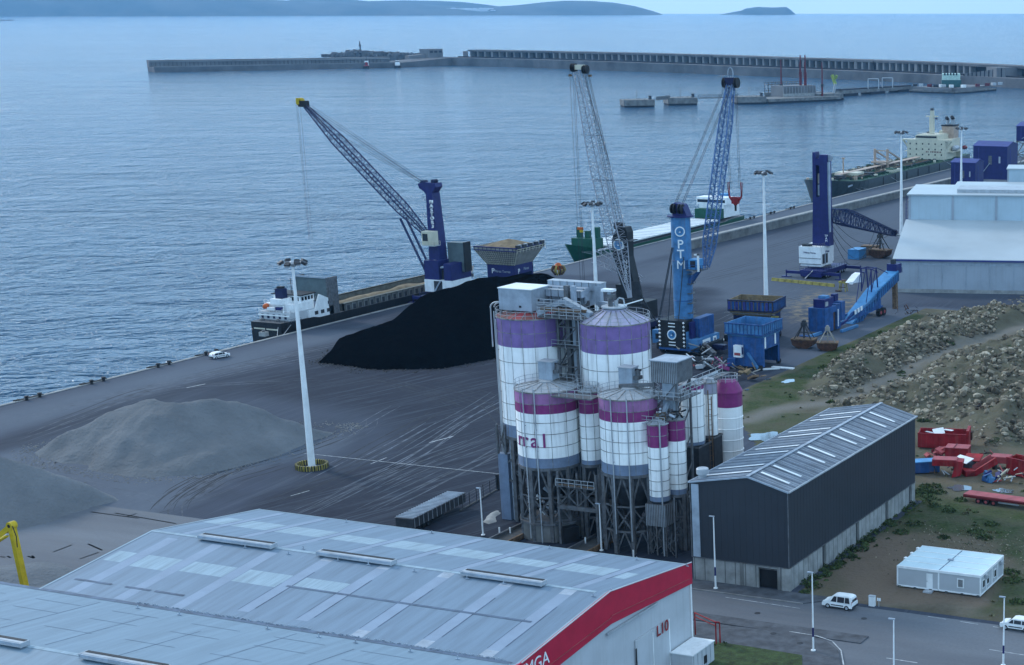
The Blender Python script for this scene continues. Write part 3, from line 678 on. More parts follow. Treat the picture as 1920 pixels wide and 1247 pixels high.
for x0, x1 in ((X1+2, X1+7.5), (X1+9.5, X1+13.2), (X1+13.8, X1+18)): strip(b, x0, x1, 139.6, 139.95, .04, 'line_dark')
for y in (108, 112.5, 125, 129.5, 133): 
    for k in range(14):
        x0 = XL+6+k*11+(y*7) % 5; strip(b, x0, x0+6.5, y, y+.07, .02, 'line_dark')
for k in range(18): x0 = XL+5+k*9; strip(b, x0, x0+.09, YR2+1, YV-1.2-(k % 3)*2, .02, 'line_dark')
rv = random.Random(5)
for k in range(260):
    x = rv.uniform(X1+14, GX-2); b.box(wl(x, YV+rv.uniform(.3, .55), roofz(YV)+.12), (.08, .08, rv.uniform(.08,.2)), 'duct')
b.build('gutter', wh)
def vent(x0, x1, y):
    b = MB(); c = wl((x0+x1)/2, y-.35, RZ_+.32); L_ = x1-x0
    b.box(c, (L_, 1.1, .40), 'duct'); b.box((c[0], c[1], c[2]+.21), (L_+.1, .7, .05), 'galv')
    b.box((c[0], c[1]+.3, c[2]+.25), (L_-.3, .4, .06), 'black'); b.box((c[0], c[1]-.6, c[2]-.12), (L_, .1, .1), 'galv')
    for e in (-1, 1): b.box((c[0]+e*L_/2, c[1], c[2]), (.12, 1.2, .5), 'galv')
    b.build('ridge_vent', wh)
for (xa, ya), (xc, yc) in (((393,1004),(524,1024)), ((610,1036),(746,1056)), ((880,1073),(1026,1095))):
    vent(at(xa, ya, RZ_).x, at(xc, yc, RZ_).x, YR)
for (xa, ya), (xc, yc) in (((-60,1185),(70,1204)), ((187,1220),(345,1245))): vent(at(xa, ya, RZ_).x, at(xc, yc, RZ_).x, YR2)
for k in range(11):
    x = X1+4+k*6.0; 
    for y in (Y0-1.3, YR-1.2, YV-1.3, YR+.9): 
        if rv.random() < .6: z = roofz(y); b = MB(); xx = x+rv.uniform(-1,1); b.box(wl(xx, y, z+.08), (.5, .12, .08), 'duct'); b.box(wl(xx, y, z+.24), (.1, .1, .34), 'duct'); b.build('roof_anchor', wh)
# walls
b = MB(); top = lambda y: roofz(y)-.3
prof = [(YE, 0), (Y0, 0), (Y0, top(Y0)), (YR, top(YR)), (YV, top(YV)), (YR2, top(YR2)), (YE, top(YE))]
b.ext([wl(GX-.05, y, z) for y, z in prof], (-.3, 0, 0), 'wall_pale')
b.b2(wl(X1+.1, Y0-.05, 0), wl(GX-.36, Y0-.35, EZ-.3), 'wall_pale'); b.ext([wl(X1+.05, y, z) for y, z in ((YV, 0), (Y0, 0), (Y0, top(Y0)), (YR, top(YR)), (YV, top(YV)))], (.3, 0, 0), 'wall_pale')
b.build('wall', wh)
b = MB(); yy = [Y0+.15, YR, YV+.2]; fz = lambda y: np.interp(y, [YV, YR, Y0], [10.2-1.2, 10.6, 9.4])
for ya, yb in ((Y0+.15, YR), (YR, YV)):
    b.ext([wl(GX+.02, ya, roofz(min(ya, Y0))+.25), wl(GX+.02, yb, roofz(yb)+.25), wl(GX+.02, yb, fz(yb)), wl(GX+.02, ya, fz(min(ya, Y0)))], (.22, 0, 0), 'fascia_red')
b.ext([wl(GX+.02, YV, roofz(YV)+.25), wl(GX+.02, YE, roofz(YR2)+.2), wl(GX+.02, YE, 9), wl(GX+.02, YV, fz(YV))], (.22, 0, 0), 'fascia_red')
fa = b.build('gable_fascia', wh, 'dark red band along the gable')
b = MB()
for ya, yb in ((Y0-.6, YR), (YR, YV)): b.bar(wl(GX+.27, ya, fz(ya)+.75), wl(GX+.27, yb, fz(yb)+.95), .07, 'red_pale')
b.bar(wl(GX+.25, Y0+.1, roofz(Y0)+.28), wl(GX+.25, YR, RZ_+.28), .1, 'wall_pale'); b.bar(wl(GX+.25, YR, RZ_+.28), wl(GX+.25, YV, VZ+.28), .1, 'wall_pale')
b.b2(wl(GX+.02, Y0+.15, 0), wl(GX+.12, Y0-.1, 9.4), 'white'); b.build('trim_line', fa)
c = atx(1010, 1238, GX); text(wh, 'TMGA', (c.x-GX+.30, c.y-172-1.3, c.z-.1), 2.0, 'white', (math.pi/2, 0, math.pi/2))
# sliding door, panels
b = MB(); c1 = atx(1190, 1200, GX); c2 = atx(1252, 1160, GX)
b.b2(wl(GX-.02, c1.y, 0), wl(GX+.12, c2.y, c2.z), 'wall_pale'); b.b2(wl(GX+.1, c1.y-6, c1.z+2.6), wl(GX+.3, c1.y+5, c1.z+2.9), 'galv')
b.b2(wl(GX+.12, c2.y-.1, 0), wl(GX+.18, c2.y+.1, c2.z), 'white'); b.b2(wl(GX+.12, c1.y-.12, 0), wl(GX+.18, c1.y+.1, c2.z-1), 'black'); b.b2(wl(GX+.12, (c1.y+c2.y)/2-.08, 0), wl(GX+.17, (c1.y+c2.y)/2+.08, c2.z-.4), 'white')
b.build('sliding_door', wh)
b = MB(); b.b2(wl(GX, Y0, 0), wl(GX+.1, Y0-5.2, 2.6), 'concrete'); b.b2(wl(GX+.08, Y0-1.2, 0), wl(GX+.14, Y0-2.4, 2.2), 'black'); b.build('base_panel', wh)
c = atx(1239, 1178, GX); text(wh, 'L10', (.26, c.y-172, c.z), 1.9, 'red', (math.pi/2, 0, math.pi/2))
# annex box and red pipe frame beside the gable
t = thing('utility_annex', 'low white corrugated box shed against the right end of the red-banded warehouse', 'shed', (GX+1.6, 169.8, 0))
b = MB(); b.b2((-1.35,-3.4,0), (1.5,2.0,2.6), 'wall_pale'); b.build('body', t); b = MB(); b.b2((-1.4,-3.5,2.6), (1.6,2.1,2.72), 'white'); b.build('roof', t)
b = MB(); 
for k in range(5): b.b2((1.5, -3.2+k*1.05, .1), (1.55, -3.1+k*1.05, 2.5), 'galv')
b.b2((1.5,-.6,.6),(1.56,.1,1.6),'black'); b.build('door', t)
c0, c1 = at(1304, 1192), at(1343, 1210)
b = MB(); 
for p in (c0, c1): b.tube((p.x-c1.x, p.y-c1.y, 0), (p.x-c1.x, p.y-c1.y, 2.9), .09, 'red')
b.tube((c0.x-c1.x, c0.y-c1.y, 2.9), (0,0,2.9), .09, 'red'); b.tube((c0.x-c1.x, c0.y-c1.y, 2.4), (0,0,2.4), .07, 'red'); b.tube((.5,.1,0), (.5,.1,2.9), .09, 'red'); b.tube((0,0,2.9),(.5,.1,2.9),.09,'red')
o = b.build('tube_barrier'); o.location = (c1.x, c1.y, 0.14); o.name = 'tube_barrier'; tag(o, 'red tubular gate frame beside the warehouse corner at the road', 'frame')

# ---- dark grey shed with concrete plinth
gx0, gx1, gy0, gy1 = -109.0, -94.5, 198.1, 245.0; hx, hy = (gx0+gx1)/2, (gy0+gy1)/2; EH, RH, PH = 13.8, 15.4, 3.3
gs_ = thing('industrial_shed', 'dark grey clad gabled shed on a pale concrete plinth', 'shed', (hx, hy, 0)); W2, L2 = (gx1-gx0)/2, (gy1-gy0)/2; rx = at(1385, 905, RH).x-hx
b = MB(); b.ext([(-W2,-L2,PH),(W2,-L2,PH),(W2,-L2,EH),(rx,-L2,RH),(-W2,-L2,EH)], (0, 2*L2, 0), 'cladding'); b.build('cladding', gs_)
b = MB()
for xa, za, xc, zc in ((-W2-.25, EH, rx, RH), (rx, RH, W2+.25, EH)):
    b.ext([(xa,-L2-.2,za+.02),(xc,-L2-.2,zc+.02),(xc,-L2-.2,zc+.17),(xa,-L2-.2,za+.17)], (0, 2*L2+.4, 0), 'clad_roof')
rf = b.build('roof', gs_)
b = MB()
for i in range(74):
    y = -L2+.3+i*(2*L2-.5)/73
    for xa, xc in ((-W2-.2, rx-.2), (rx+.2, W2+.2)):
        b.bar((xa, y, np.interp(xa, [-W2, rx, W2], [EH, RH, EH])+.2), (xc, y, np.interp(xc, [-W2, rx, W2], [EH, RH, EH])+.2), .10, 'duct' if i % 3 else 'line_dark', .06)
b.bar((rx, -L2-.2, RH+.24), (rx, L2+.2, RH+.24), .5, 'duct', .08); b.bar((W2+.25, -L2-.2, EH+.12), (W2+.25, L2+.2, EH+.12), .22, 'galv', .2); b.bar((-W2-.2, -L2-.2, EH+.12), (-W2-.2, L2+.2, EH+.12), .2, 'duct', .2)
for s_ in (-1, 1): b.bar((rx, -L2-.22, RH+.12), (s_*(W2+.25), -L2-.22, EH+.12), .16, 'duct', .22)
b.build('roof_seams', rf)
b = MB(); SKY = [(2.2,), (6.0,), (13.8,), (17.4,), (25.2,), (28.6,), (36.6,), (40.2,)]
for (q,) in SKY:
    for xa, xc in ((-W2+.9, rx-.9), (rx+.6, W2-1.0)):
        za, zc = (np.interp(v, [-W2, rx, W2], [EH, RH, EH])+.27 for v in (xa, xc)); y = -L2+q+.6
        b = MB(); b.add([(xa, y-.30, za), (xc, y-.30, zc), (xc, y+.30, zc), (xa, y+.30, za)], [(0,1,2,3) if xa < xc else (3,2,1,0)], 'sky_light'); b.build('skylight', rf)
b = MB(); b.lathe((-W2+1.1, -L2+1.5, EH+.2), [(.55,0),(.55,.7),(.85,.8),(.85,1.5),(.75,1.6),(.1,1.62)], 'galv', 16); b.build('vent', rf)
b = MB()
def seg(a0, a1, s_, m='concrete', off=0.0):
    pass
# front plinth (faces -Y): panels and door opening at right
fx = [-W2, -W2+4.3, -W2+7.0]; dA, dB = at(1426, 1100).x-hx, at(1461, 1105).x-hx
b.b2((-W2, -L2+.05, 0), (dA, -L2+.35, PH), 'concrete'); b.b2((dB, -L2+.05, 0), (W2, -L2+.35, PH), 'concrete'); b.b2((dA, -L2+.05, PH-.35), (dB, -L2+.35, PH), 'concrete')
for x in np.arange(-W2+.2, dA, 1.55): b.b2((x, -L2+.02, .1), (x+.06, -L2+.08, PH), 'concrete_dark')
for x in (-W2+7.2, dB+.1): b.b2((x, -L2-.12, 0), (x+.45, -L2+.2, PH), 'concrete_old')
b.b2((W2-1.0, -L2-.1, 0), (W2+.1, -L2+.3, PH), 'concrete')
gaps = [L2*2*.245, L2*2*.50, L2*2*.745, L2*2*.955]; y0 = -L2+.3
for gp in gaps+[2*L2]:
    y1 = -L2+gp-(.55 if gp < 2*L2 else 0); b.b2((W2-.3, y0, 0), (W2, y1, PH), 'concrete')
    yq = y0+1.2
    while yq < y1-.5: b.b2((W2-.05, yq, .05), (W2+.015, yq+.06, PH), 'concrete_dark'); yq += 1.55
    b.b2((W2-.05, y0-.02, 0), (W2+.10, y0+.3, PH), 'concrete'); y0 = -L2+gp+.45
b.b2((-W2, -L2+.35, 0), (-W2+.3, L2, PH), 'concrete'); b.b2((-W2, L2-.3, 0), (W2-.3, L2, PH), 'concrete'); b.b2((-W2+.4,-L2+.5,PH-.3),(W2-.4,L2-.5,PH-.02),'steel_dark')
b.build('plinth', gs_)
b = MB(); b.b2((dA, -L2+.6, 0), (dB, -L2+.66, PH-.3), 'black'); b.bar((dA, -L2+.3, 2.75), (dB, -L2+.3, 2.75), .12, 'steel'); b.build('door', gs_)
for gp in gaps: b = MB(); b.b2((W2-.32, -L2+gp-.55, .05), (W2-.28, -L2+gp+.45, PH), 'steel_dark'); b.build('gate', gs_)  # dark sheet colours in the shade of each column recess
b = MB()
for k in range(14): b.b2((-W2+1.6+k*.95,-L2-.018,PH+.05),(-W2+1.63+k*.95,-L2+.01,EH-.1),'steel_dark')
for k in range(46): b.b2((W2-.01,-L2+1+k*1.0,PH+.05),(W2+.018,-L2+1.03+k*1.0,EH-.1),'steel_dark')
b.build('cladding_joint', gs_)
b = MB(); b.b2((-W2+.15, -L2-.10, PH+.1), (-W2+1.25, -L2-.02, EH-.1), 'duct'); b.build('corner_panel', gs_)
b = MB(); b.bar((W2+.02, -L2-.02, PH), (W2+.02, -L2-.02, EH), .1, 'steel'); b.bar((-W2-.05,-L2-.05,PH),(-W2-.05,-L2-.05,EH),.14,'steel'); b.bar((-W2,-L2-.05,PH),(W2,-L2-.05,PH),.1,'steel'); b.bar((W2+.05,-L2,PH),(W2+.05,L2,PH),.1,'steel'); b.build('trim', gs_)

# ---- white shed block at the right edge with raised monitor
rzS = math.atan2(.2675, .9636)
ws = thing('storage_shed', 'big white storage shed with sloping roof and raised pale blue upper storey', 'shed', (-174.3, 436.3, 0), rzS)
LW = 90
b = MB(); b.b2((0, 0, 0), (LW, .4, 9.0), 'wall_shed'); b.ext([(0,.4,0),(0,.4,9.0),(0,35,15.5),(0,70,15.5),(0,70,0)], (.4,0,0), 'wall_shed')
b.build('wall', ws)
b = MB(); b.ext([(-.6,-.5,9.0),(LW,-.5,9.0),(LW,35,15.5),(-.6,35,15.5)], (0,0,.3), 'shed_roof'); b.build('roof', ws)
b = MB(); b.b2((-.5,-.62,8.75), (LW,-.5,9.15), 'navy_roof'); b.b2((0,-.06,7.6),(LW,-.0,8.3),'duct')
for k in range(14): b.b2((k*6.5, -.09, 0), (k*6.5+.12, -.01, 8.9), 'duct')
b.b2((-.05,-.14,0),(.25,0,1.1),'concrete_old'); b.b2((0.3,-.12,0),(LW,0,1.0),'concrete'); b.build('wall_trim', ws)
zt = 22.8
b = MB(); b.b2((.2, 35, 14), (LW, 62, zt), 'monitor'); up_ = b.build('upper_storey', ws)
b = MB(); b.b2((-.3, 34.4, zt), (LW, 63, zt+.35), 'shed_roof'); b.b2((0, 62, 0), (LW, 62.4, 17), 'monitor'); b.build('upper_roof', up_)
b = MB()
for k in range(7): b.b2((.2+k*12.6, 34.86, 15.4), (.9+k*12.6, 34.95, zt), 'wall_shed')
b.b2((14, 40, zt+.35), (LW, 52, zt+1.3), 'galv'); b.build('panel_joint', up_)
b = MB()
for z in np.arange(1, 15, 1.0): b.box((-.35, 35.3, z+6), (.7, .08, .08), 'navy')
b.bar((-.7,35.3,6),(-.7,35.3,20.5),.08,'navy'); b.bar((-.35,35.0,15.5),(-.35,35.0,zt),.12,'navy'); b.build('ladder', ws)
# second and third volumes further back
c = at(1790, 360, 14)
def volume(name, label, px, py, z0, z1, wd, dp):
    lo, hi = 0, 0
    p = at(px, py, z1); t_ = thing(name, label, 'shed', (p.x, p.y, 0), rzS)
    b = MB(); b.b2((0,0,0), (wd,dp,z1), 'monitor'); b.build('wall', t_); b = MB(); b.b2((-.3,-.3,z1),(wd+.3,dp+.3,z1+.35),'shed_roof'); b.build('roof', t_)
    b = MB()
    for k in range(5): b.b2((k*11, -.04, 1), (k*11+.5, .02, z1), 'wall_shed')
    b.build('panel_joint', t_); return t_
volume('rear_shed', 'white flat-roofed shed volume right behind the big white storage shed', 1790, 352, 0, 21, 60, 16)
volume('storage_annex', 'small white shed volume highest behind the white storage shed at the right edge', 1889, 318, 0, 24.5, 40, 14)
# navy transfer towers on steel legs
def tower_house(label, pl, pr, ptop, pbot, dist_y, dep, roofh=1.0, legs=0, detail=True):
    a = aty(pl, ptop, dist_y); e = aty(pr, ptop, dist_y); zb = aty(pl, pbot, dist_y).z; wd = e.x-a.x
    t_ = thing('conveyor_house', label, 'tower house', (a.x, dist_y, 0))
    zb = max(zb, 0) if not legs else zb
    b = MB(); b.b2((0,0,zb), (wd,dep,a.z), 'navy'); bd = b.build('wall', t_)
    b = MB(); b.ext([(-.2,-.2,a.z),(wd+.2,-.2,a.z),(wd+.2,dep/2,a.z+roofh),(-.2,dep/2,a.z+roofh)], (0,0,.25), 'navy_roof'); b.ext([(-.2,dep+.2,a.z),(wd+.2,dep+.2,a.z),(wd+.2,dep/2,a.z+roofh),(-.2,dep/2,a.z+roofh)], (0,0,.25), 'navy_roof'); b.ext([(wd,0,a.z),(wd,dep,a.z),(wd,dep/2,a.z+roofh)],(-.3,0,0),'navy'); b.ext([(0,0,a.z),(0,dep,a.z),(0,dep/2,a.z+roofh)],(.3,0,0),'navy'); b.build('roof', t_)
    if detail:
        b = MB(); b.b2((wd*.45,-.1,zb+(a.z-zb)*.45),(wd*.55,0,zb+(a.z-zb)*.72),'steel'); b.bar((wd*.2,-.4,zb+1),(wd*.5,-.4,zb+(a.z-zb)*.5),.25,'duct'); b.build('chute', t_); b = MB(); b.b2((wd*.75,-.1,zb+(a.z-zb)*.5),(wd*.8,0,zb+(a.z-zb)*.7),'galv'); b.build('window', t_); b = MB(); b.b2((wd*.15,-.1,zb+.5),(wd*.17,0,a.z-.5),'navy_roof')
        b.b2((wd, dep*.3, zb+1), (wd+.1, dep*.34, a.z-1), 'navy_roof')
        b.build('wall_trim', t_)
    if legs:
        b = MB()
        for x in (0.3, wd-.3):
            for y in (.3, dep-.3): b.bar((x,y,0),(x,y,zb),.6,'steel')
        n_ = max(1, int(zb/5))
        for k in range(n_):
            za, zc = zb*k/n_, zb*(k+1)/n_
            for y in (.3, dep-.3): b.bar((.3,y,za),(wd-.3,y,zc),.3,'steel'); b.bar((wd-.3,y,za),(.3,y,zc),.3,'steel'); b.bar((.3,y,zc),(wd-.3,y,zc),.35,'steel')
            for x in (.3, wd-.3): b.bar((x,.3,za),(x,dep-.3,zc),.3,'steel')
        b.build('leg_frame', t_)
    return t_
tower_house('smaller dark blue conveyor house in front of the bigger one behind the white shed', 1783, 1829, 305, 356, 650, 10, 1.2)
tower_house('bigger dark blue conveyor house with sloping roof behind the white shed', 1825, 1889, 274, 335, 700, 14, 1.6)
tower_house('dark blue conveyor house on a steel frame cut by the right edge', 1906, 1960, 237, 264, 740, 14, 1.4, 1)
c0 = aty(1768, 352, 600); 

# ============================================================ SILOS
CAMAZ = lambda x, y: math.atan2(-y, -x)
def silo(label, c, Rr, rim, bands, roof_m, cone=1.6, nv=14, hoops=(), legs=None, hopper=None, topr=.9, rail=True, z_low=None, step_=0, rib='rib_grey', group=None, nobottom=False):
    """bands: [(z_top, material), ...] from the rim down, ends with (z_bottom, None)"""
    t = thing('silo', label, 'silo', (c[0], c[1], 0), 0, group)
    zb = bands[-1][0]
    for (za, m), (zc, _) in zip(bands, bands[1:]):
        b = MB(); b.lathe((0,0,0), [(Rr, zc), (Rr, za)], m, 48, (True, True)); b.build('shell_band', t)
    b = MB(); b.lathe((0,0,0), [(Rr+.05, rim), (topr+.4, rim+cone), (topr+.4, rim+cone+.15)], roof_m, 24, (False, True)); r_ = b.build('roof', t)
    for p in r_.data.polygons: p.use_smooth = False
    b = MB()
    for i in range(nv):
        a = 2*math.pi*i/nv+.13; ca, sa = math.cos(a), math.sin(a)
        b.bar((Rr*ca, Rr*sa, rim), ((topr+.5)*ca, (topr+.5)*sa, rim+cone+.02), .11, rib)
        b.bar(((Rr+.02)*ca, (Rr+.02)*sa, zb), ((Rr+.02)*ca, (Rr+.02)*sa, rim), .045, rib)
    for z in hoops: b.lathe((0,0,0), [(Rr-.02, z-.04), (Rr+.05, z-.04), (Rr+.05, z+.04), (Rr-.02, z+.04)], rib, 48, (False, False))
    b.lathe((0,0,0), [(Rr-.02, rim-.12), (Rr+.1, rim-.12), (Rr+.1, rim+.06), (Rr-.02, rim+.06)], rib, 48, (False, False)); b.build('hoop_grid', t)
    if rail:
        b = MB(); n_ = 22
        for i in range(n_):
            a, a2 = 2*math.pi*i/n_, 2*math.pi*(i+1)/n_; p = Vector((Rr*math.cos(a), Rr*math.sin(a), rim)); q = Vector((Rr*math.cos(a2), Rr*math.sin(a2), rim))
            b.bar(p, p+Vector((0,0,1.1)), .05, 'galv')
            for hh in (.55, 1.1): b.bar(p+Vector((0,0,hh)), q+Vector((0,0,hh)), .045, 'galv')
        b.build('guard_rail', t)
    if hopper:   # cone under the shell
        b = MB(); b.lathe((0,0,0), [(.5, hopper[0]), (Rr*.93, hopper[1]), (Rr*.93, zb)], 'steel_dark', 32, (True, False)); b.build('hopper_cone', t)
    if legs:
        n_, zt = legs
        b0 = MB(); b0.lathe((0,0,0), [(Rr-.1, zt-.35), (Rr+.15, zt-.35), (Rr+.15, zt+.05), (Rr-.1, zt+.05)], 'steel', 48, (False, False)); b0.build('ring_beam', t)
        pts = []
        for i in range(n_):
            a = 2*math.pi*(i+.5)/n_ + CAMAZ(*c) + (math.pi/n_ if n_ > 4 else 0) - .05; pts.append(Vector((Rr*.98*math.cos(a), Rr*.98*math.sin(a), 0)))
        for p in pts: b = MB(); b.bar(p, p+Vector((0,0,zt)), .55, 'steel'); b.build('leg', t)
        b = MB(); lv = [z for z in (0, zt*.34, zt*.67, zt)]
        for p, q in zip(pts, pts[1:]+pts[:1]):
            m_ = (p+q)/2
            b.bar(p+Vector((0,0,zt*.63)), m_+Vector((0,0,zt-.2)), .24, 'steel'); b.bar(q+Vector((0,0,zt*.63)), m_+Vector((0,0,zt-.2)), .24, 'steel')
            b.bar(p+Vector((0,0,zt*.6)), q+Vector((0,0,zt*.6)), .22, 'steel'); b.bar(p+Vector((0,0,zt*.28)), q+Vector((0,0,zt*.28)), .26, 'steel')
            b.bar(p+Vector((0,0,zt*.28)), q+Vector((0,0,zt*.6)), .2, 'steel'); b.bar(q+Vector((0,0,zt*.28)), p+Vector((0,0,zt*.6)), .2, 'steel')
            b.bar(p, m_+Vector((0,0,zt*.28)), .2, 'steel'); b.bar(q, m_+Vector((0,0,zt*.28)), .2, 'steel')
        b.build('leg_bracing', t)
    return t
def az(c, deg): a = CAMAZ(*c)+R(deg); return math.cos(a), math.sin(a)   # + = to the right in view
def pipes(t, c, Rr, items, m='galv', r=.09):
    for deg, z0, z1 in items:
        ca, sa = az(c, deg); b = MB(); b.tube((ca*(Rr+.22), sa*(Rr+.22), z0), (ca*(Rr+.22), sa*(Rr+.22), z1), r, m)
        for z in np.arange(z0+1, z1, 3.2): b.bar((ca*Rr, sa*Rr, z), (ca*(Rr+.25), sa*(Rr+.25), z), .1, 'steel')
        b.build('fill_pipe', t)
c1 = (-145.9, 217.7); s1 = silo('tall white silo with a purple band and a rusty red cone roof', c1, 5.17, 31.3, [(31.3,'silo_purple'),(27.1,'silo_white'),(15.1,'silo_grey'),(13.2,None)], 'silo_red', 1.1, 18, (29.2,24.8,21.6,18.4,15.9), (8,13.2), (6,12), .5)
pipes(s1, c1, 5.17, [(-86,0,32),(-74,3,31),(60,14,31),(72,12,31)])
c2 = (-131.5, 217.8); s2 = silo('tall white silo with a purple band and a lilac cone roof', c2, 5.15, 31.3, [(31.3,'silo_purple'),(27.1,'silo_white'),(14.5,'silo_grey'),(13,None)], 'silo_lilac', 1.6, 18, (29.2,24.6,21.4,18.2), (8,13), (6,12), 1.4)
pipes(s2, c2, 5.15, [(-80,14,32),(70,14,30)])
c3 = (-138.5, 209.5); s3 = silo('stout silo with pink and magenta bands marked rral, on braced steel legs', c3, 4.59, 22.4, [(22.4,'silo_pink'),(20.7,'silo_magenta'),(19.3,'silo_white'),(12.7,'silo_grey'),(11.2,None)], 'roof_grey', .75, 12, (20.7,18.0,16.3,14.4), (10,11.2), (3.5,10), .6)
pipes(s3, c3, 4.59, [(-22,0,23),(-45,.5,23)])
for ch, dg, z in (('r',-62,15.3),('r',-47,15.3),('a',-27,15.3),('l',-9,15.3)):
    ca, sa = az(c3, dg); a = math.atan2(sa, ca); text(s3, ch, (ca*4.70, sa*4.70, z), 3.0, 'silo_magenta', (math.pi/2, 0, a+math.pi/2), ext=.03, bend=4.7)
c4 = (-124.3, 208.8); s4 = silo('stout silo with pink and magenta bands and no lettering, on braced steel legs', c4, 4.34, 22.6, [(22.6,'silo_pink'),(20.9,'silo_magenta'),(19.4,'silo_white'),(13.2,'silo_grey'),(11.6,None)], 'roof_grey', .75, 12, (20.9,18.2,16.5,14.9), (10,11.6), (3.5,10), .6)
pipes(s4, c4, 4.34, [(-35,3,23),(-5,2,23)])
c5 = (-132.2, 210.8); s5 = silo('slim magenta-topped silo squeezed between the two stout pink-banded silos', c5, 1.55, 22.0, [(22.0,'silo_magenta'),(18.9,'silo_white'),(11.9,'silo_grey'),(11.2,None)], 'roof_grey', .5, 8, (20.4,17,15.2,13.4), (4,11.2), (7.5,11), .3, True)
c6 = (-118.9, 207.1); s6 = silo('slim magenta-topped silo above the small grey cabinet, front one of a pair', c6, 1.47, 19.2, [(19.2,'silo_magenta'),(15.9,'silo_white'),(8.7,'silo_grey'),(8.0,None)], 'roof_grey', .4, 6, (17.6,14.3,12.6,11,9.6), None, (4.8,8), .3, False)
pipes(s6, c6, 1.47, [(10,-0,19.5)], r=.11)
c7 = (-117.6, 209.9); s7 = silo('slim magenta-topped silo half hidden, rear one of a pair beside the dark shed', c7, 1.44, 19.4, [(19.4,'silo_magenta'),(16.3,'silo_white'),(9.2,'silo_grey'),(8.4,None)], 'roof_grey', .4, 6, (18,14.7,13,11.4,10), (4,8.4), (5,8.4), .3, False)
c8 = (-122.5, 224.0); s8 = silo('slim white silo standing on a dark box base, its top cut by a gangway', c8, 1.84, 21.3, [(21.3,'silo_magenta'),(20.5,'silo_white'),(12.5,'silo_grey'),(12.0,None)], 'roof_grey', .4, 8, (18,14.8), None, None, .5, False)
c9 = (-122.0, 228.6); s9 = silo('narrow pinkish silo just behind the pipes, between two white silos', c9, 1.25, 20.6, [(20.6,'silo_lilac'),(18.9,'silo_white'),(12.4,None)], 'roof_grey', .4, 8, (18.9,15.5), None, None, .4, False)
for cc_, z, w_ in ((c8, 12.0, 3.9), (c9, 12.3, 2.7)):
    b = MB(); b.b2((-w_/2,-w_/2,0), (w_/2,w_/2,z), 'steel_dark'); b.b2((-w_/2-.1,-w_/2-.1,z-.25), (w_/2+.1,w_/2+.1,z), 'steel'); b.build('base_box', s8 if cc_ is c8 else s9)
b = MB(); b.tube((1.9,1.6,0),(1.9,1.6,20),.1,'rust_pale'); b.tube((2.3,1.9,0),(2.3,1.9,19),.1,'rust_pale')
for z in np.arange(1, 19, .8): b.bar((1.9,1.6,z),(2.3,1.9,z),.06,'rust_pale')
b.build('ladder', s8)
# fat bullet silo with a magenta bevelled cap
c10 = (-121.5, 233.8); t = thing('silo', 'white ringed silo with a tapering magenta cap, nearest the grass', 'silo', (*c10, 0))
b = MB(); b.lathe((0,0,0), [(2.24,0),(2.24,15.9)], 'silo_white', 40); b.build('shell_band', t)
b = MB(); b.lathe((0,0,0), [(2.26,15.9),(2.26,18.0),(2.34,18.05),(2.34,18.25),(1.55,19.7),(1.5,19.8)], 'silo_magenta', 40); b.build('cap', t)
b = MB()
for z in np.arange(1.9, 15.9, 1.75): b.lathe((0,0,0), [(2.2,z-.12),(2.34,z),(2.2,z+.12)], 'silo_white', 40, (False, False))
b.build('rib', t); b = MB(); n_ = 10
for i in range(n_):
    a = 6.283*i/n_; p = Vector((1.6*math.cos(a),1.6*math.sin(a),19.7)); q = Vector((1.6*math.cos(a+.628),1.6*math.sin(a+.628),19.7)); b.bar(p,p+Vector((0,0,1.1)),.06,'galv'); b.bar(p+Vector((0,0,1.1)),q+Vector((0,0,1.1)),.06,'galv'); b.bar(p+Vector((0,0,.6)),q+Vector((0,0,.6)),.05,'galv')
b.build('guard_rail', t)
# gangway from the filter box to the bullet silo
t = thing('gangway', 'steel gangway with handrails leading to the magenta-capped ribbed silo', 'gangway', (-122.5, 222, 20.6))
b = MB(); b.b2((-.7,-6,0),(.7,13.5,.14),'steel'); b.tube((-.9,-6,.3),(-.9,12,.3),.28,'galv'); b.build('deck', t)
b = MB(); b.rail([(-.7,-6,.1),(-.7,13.5,.1)]); b.rail([(.7,-6,.1),(.7,10,.1)]); b.build('guard_rail', t)
# rooftop filter boxes
def boxunit(name, label, cat, loc, dims, m='duct', extra=None, rz=0, roofm='galv'):
    t = thing(name, label, cat, loc, rz); b = MB(); b.b2((-dims[0]/2,-dims[1]/2,0),(dims[0]/2,dims[1]/2,dims[2]),m)
    b.build('casing', t); b = MB(); b.b2((-dims[0]/2-.1,-dims[1]/2-.1,dims[2]),(dims[0]/2+.1,dims[1]/2+.1,dims[2]+.12),roofm); b.build('lid', t)
    if extra: extra(t)
    return t
def fan(t):
    b = MB(); b.tube((1.6,0,1.4),(1.6,0,2.3),.35,'steel'); b.tube((1.2,0,2.3),(2.1,0,2.3),.18,'steel_dark'); b.box((1.5,0,1.2),(.9,1.2,.5),'steel'); b.build('fan', t)
p = aty(1022, 716, 209.5); boxunit('filter_unit', 'pale grey filter box on the roof of the silo marked rral', 'filter', (p.x-.3, 211.0, 23.3), (2.3,1.8,2.6), 'duct', fan)
boxunit('filter_unit', 'pale grey filter box on the roof of the stout silo without lettering', 'filter', (-125.3, 210.6, 23.5), (2.2,1.8,2.6), 'duct', fan)
b = MB()
for k in range(9): a = 0+k*math.pi/8; b.tube((1.6*math.cos(a),0,1.6*math.sin(a)*.7),(1.6*math.cos(a+math.pi/8),0,1.6*math.sin(a+math.pi/8)*.7),.14,'galv')
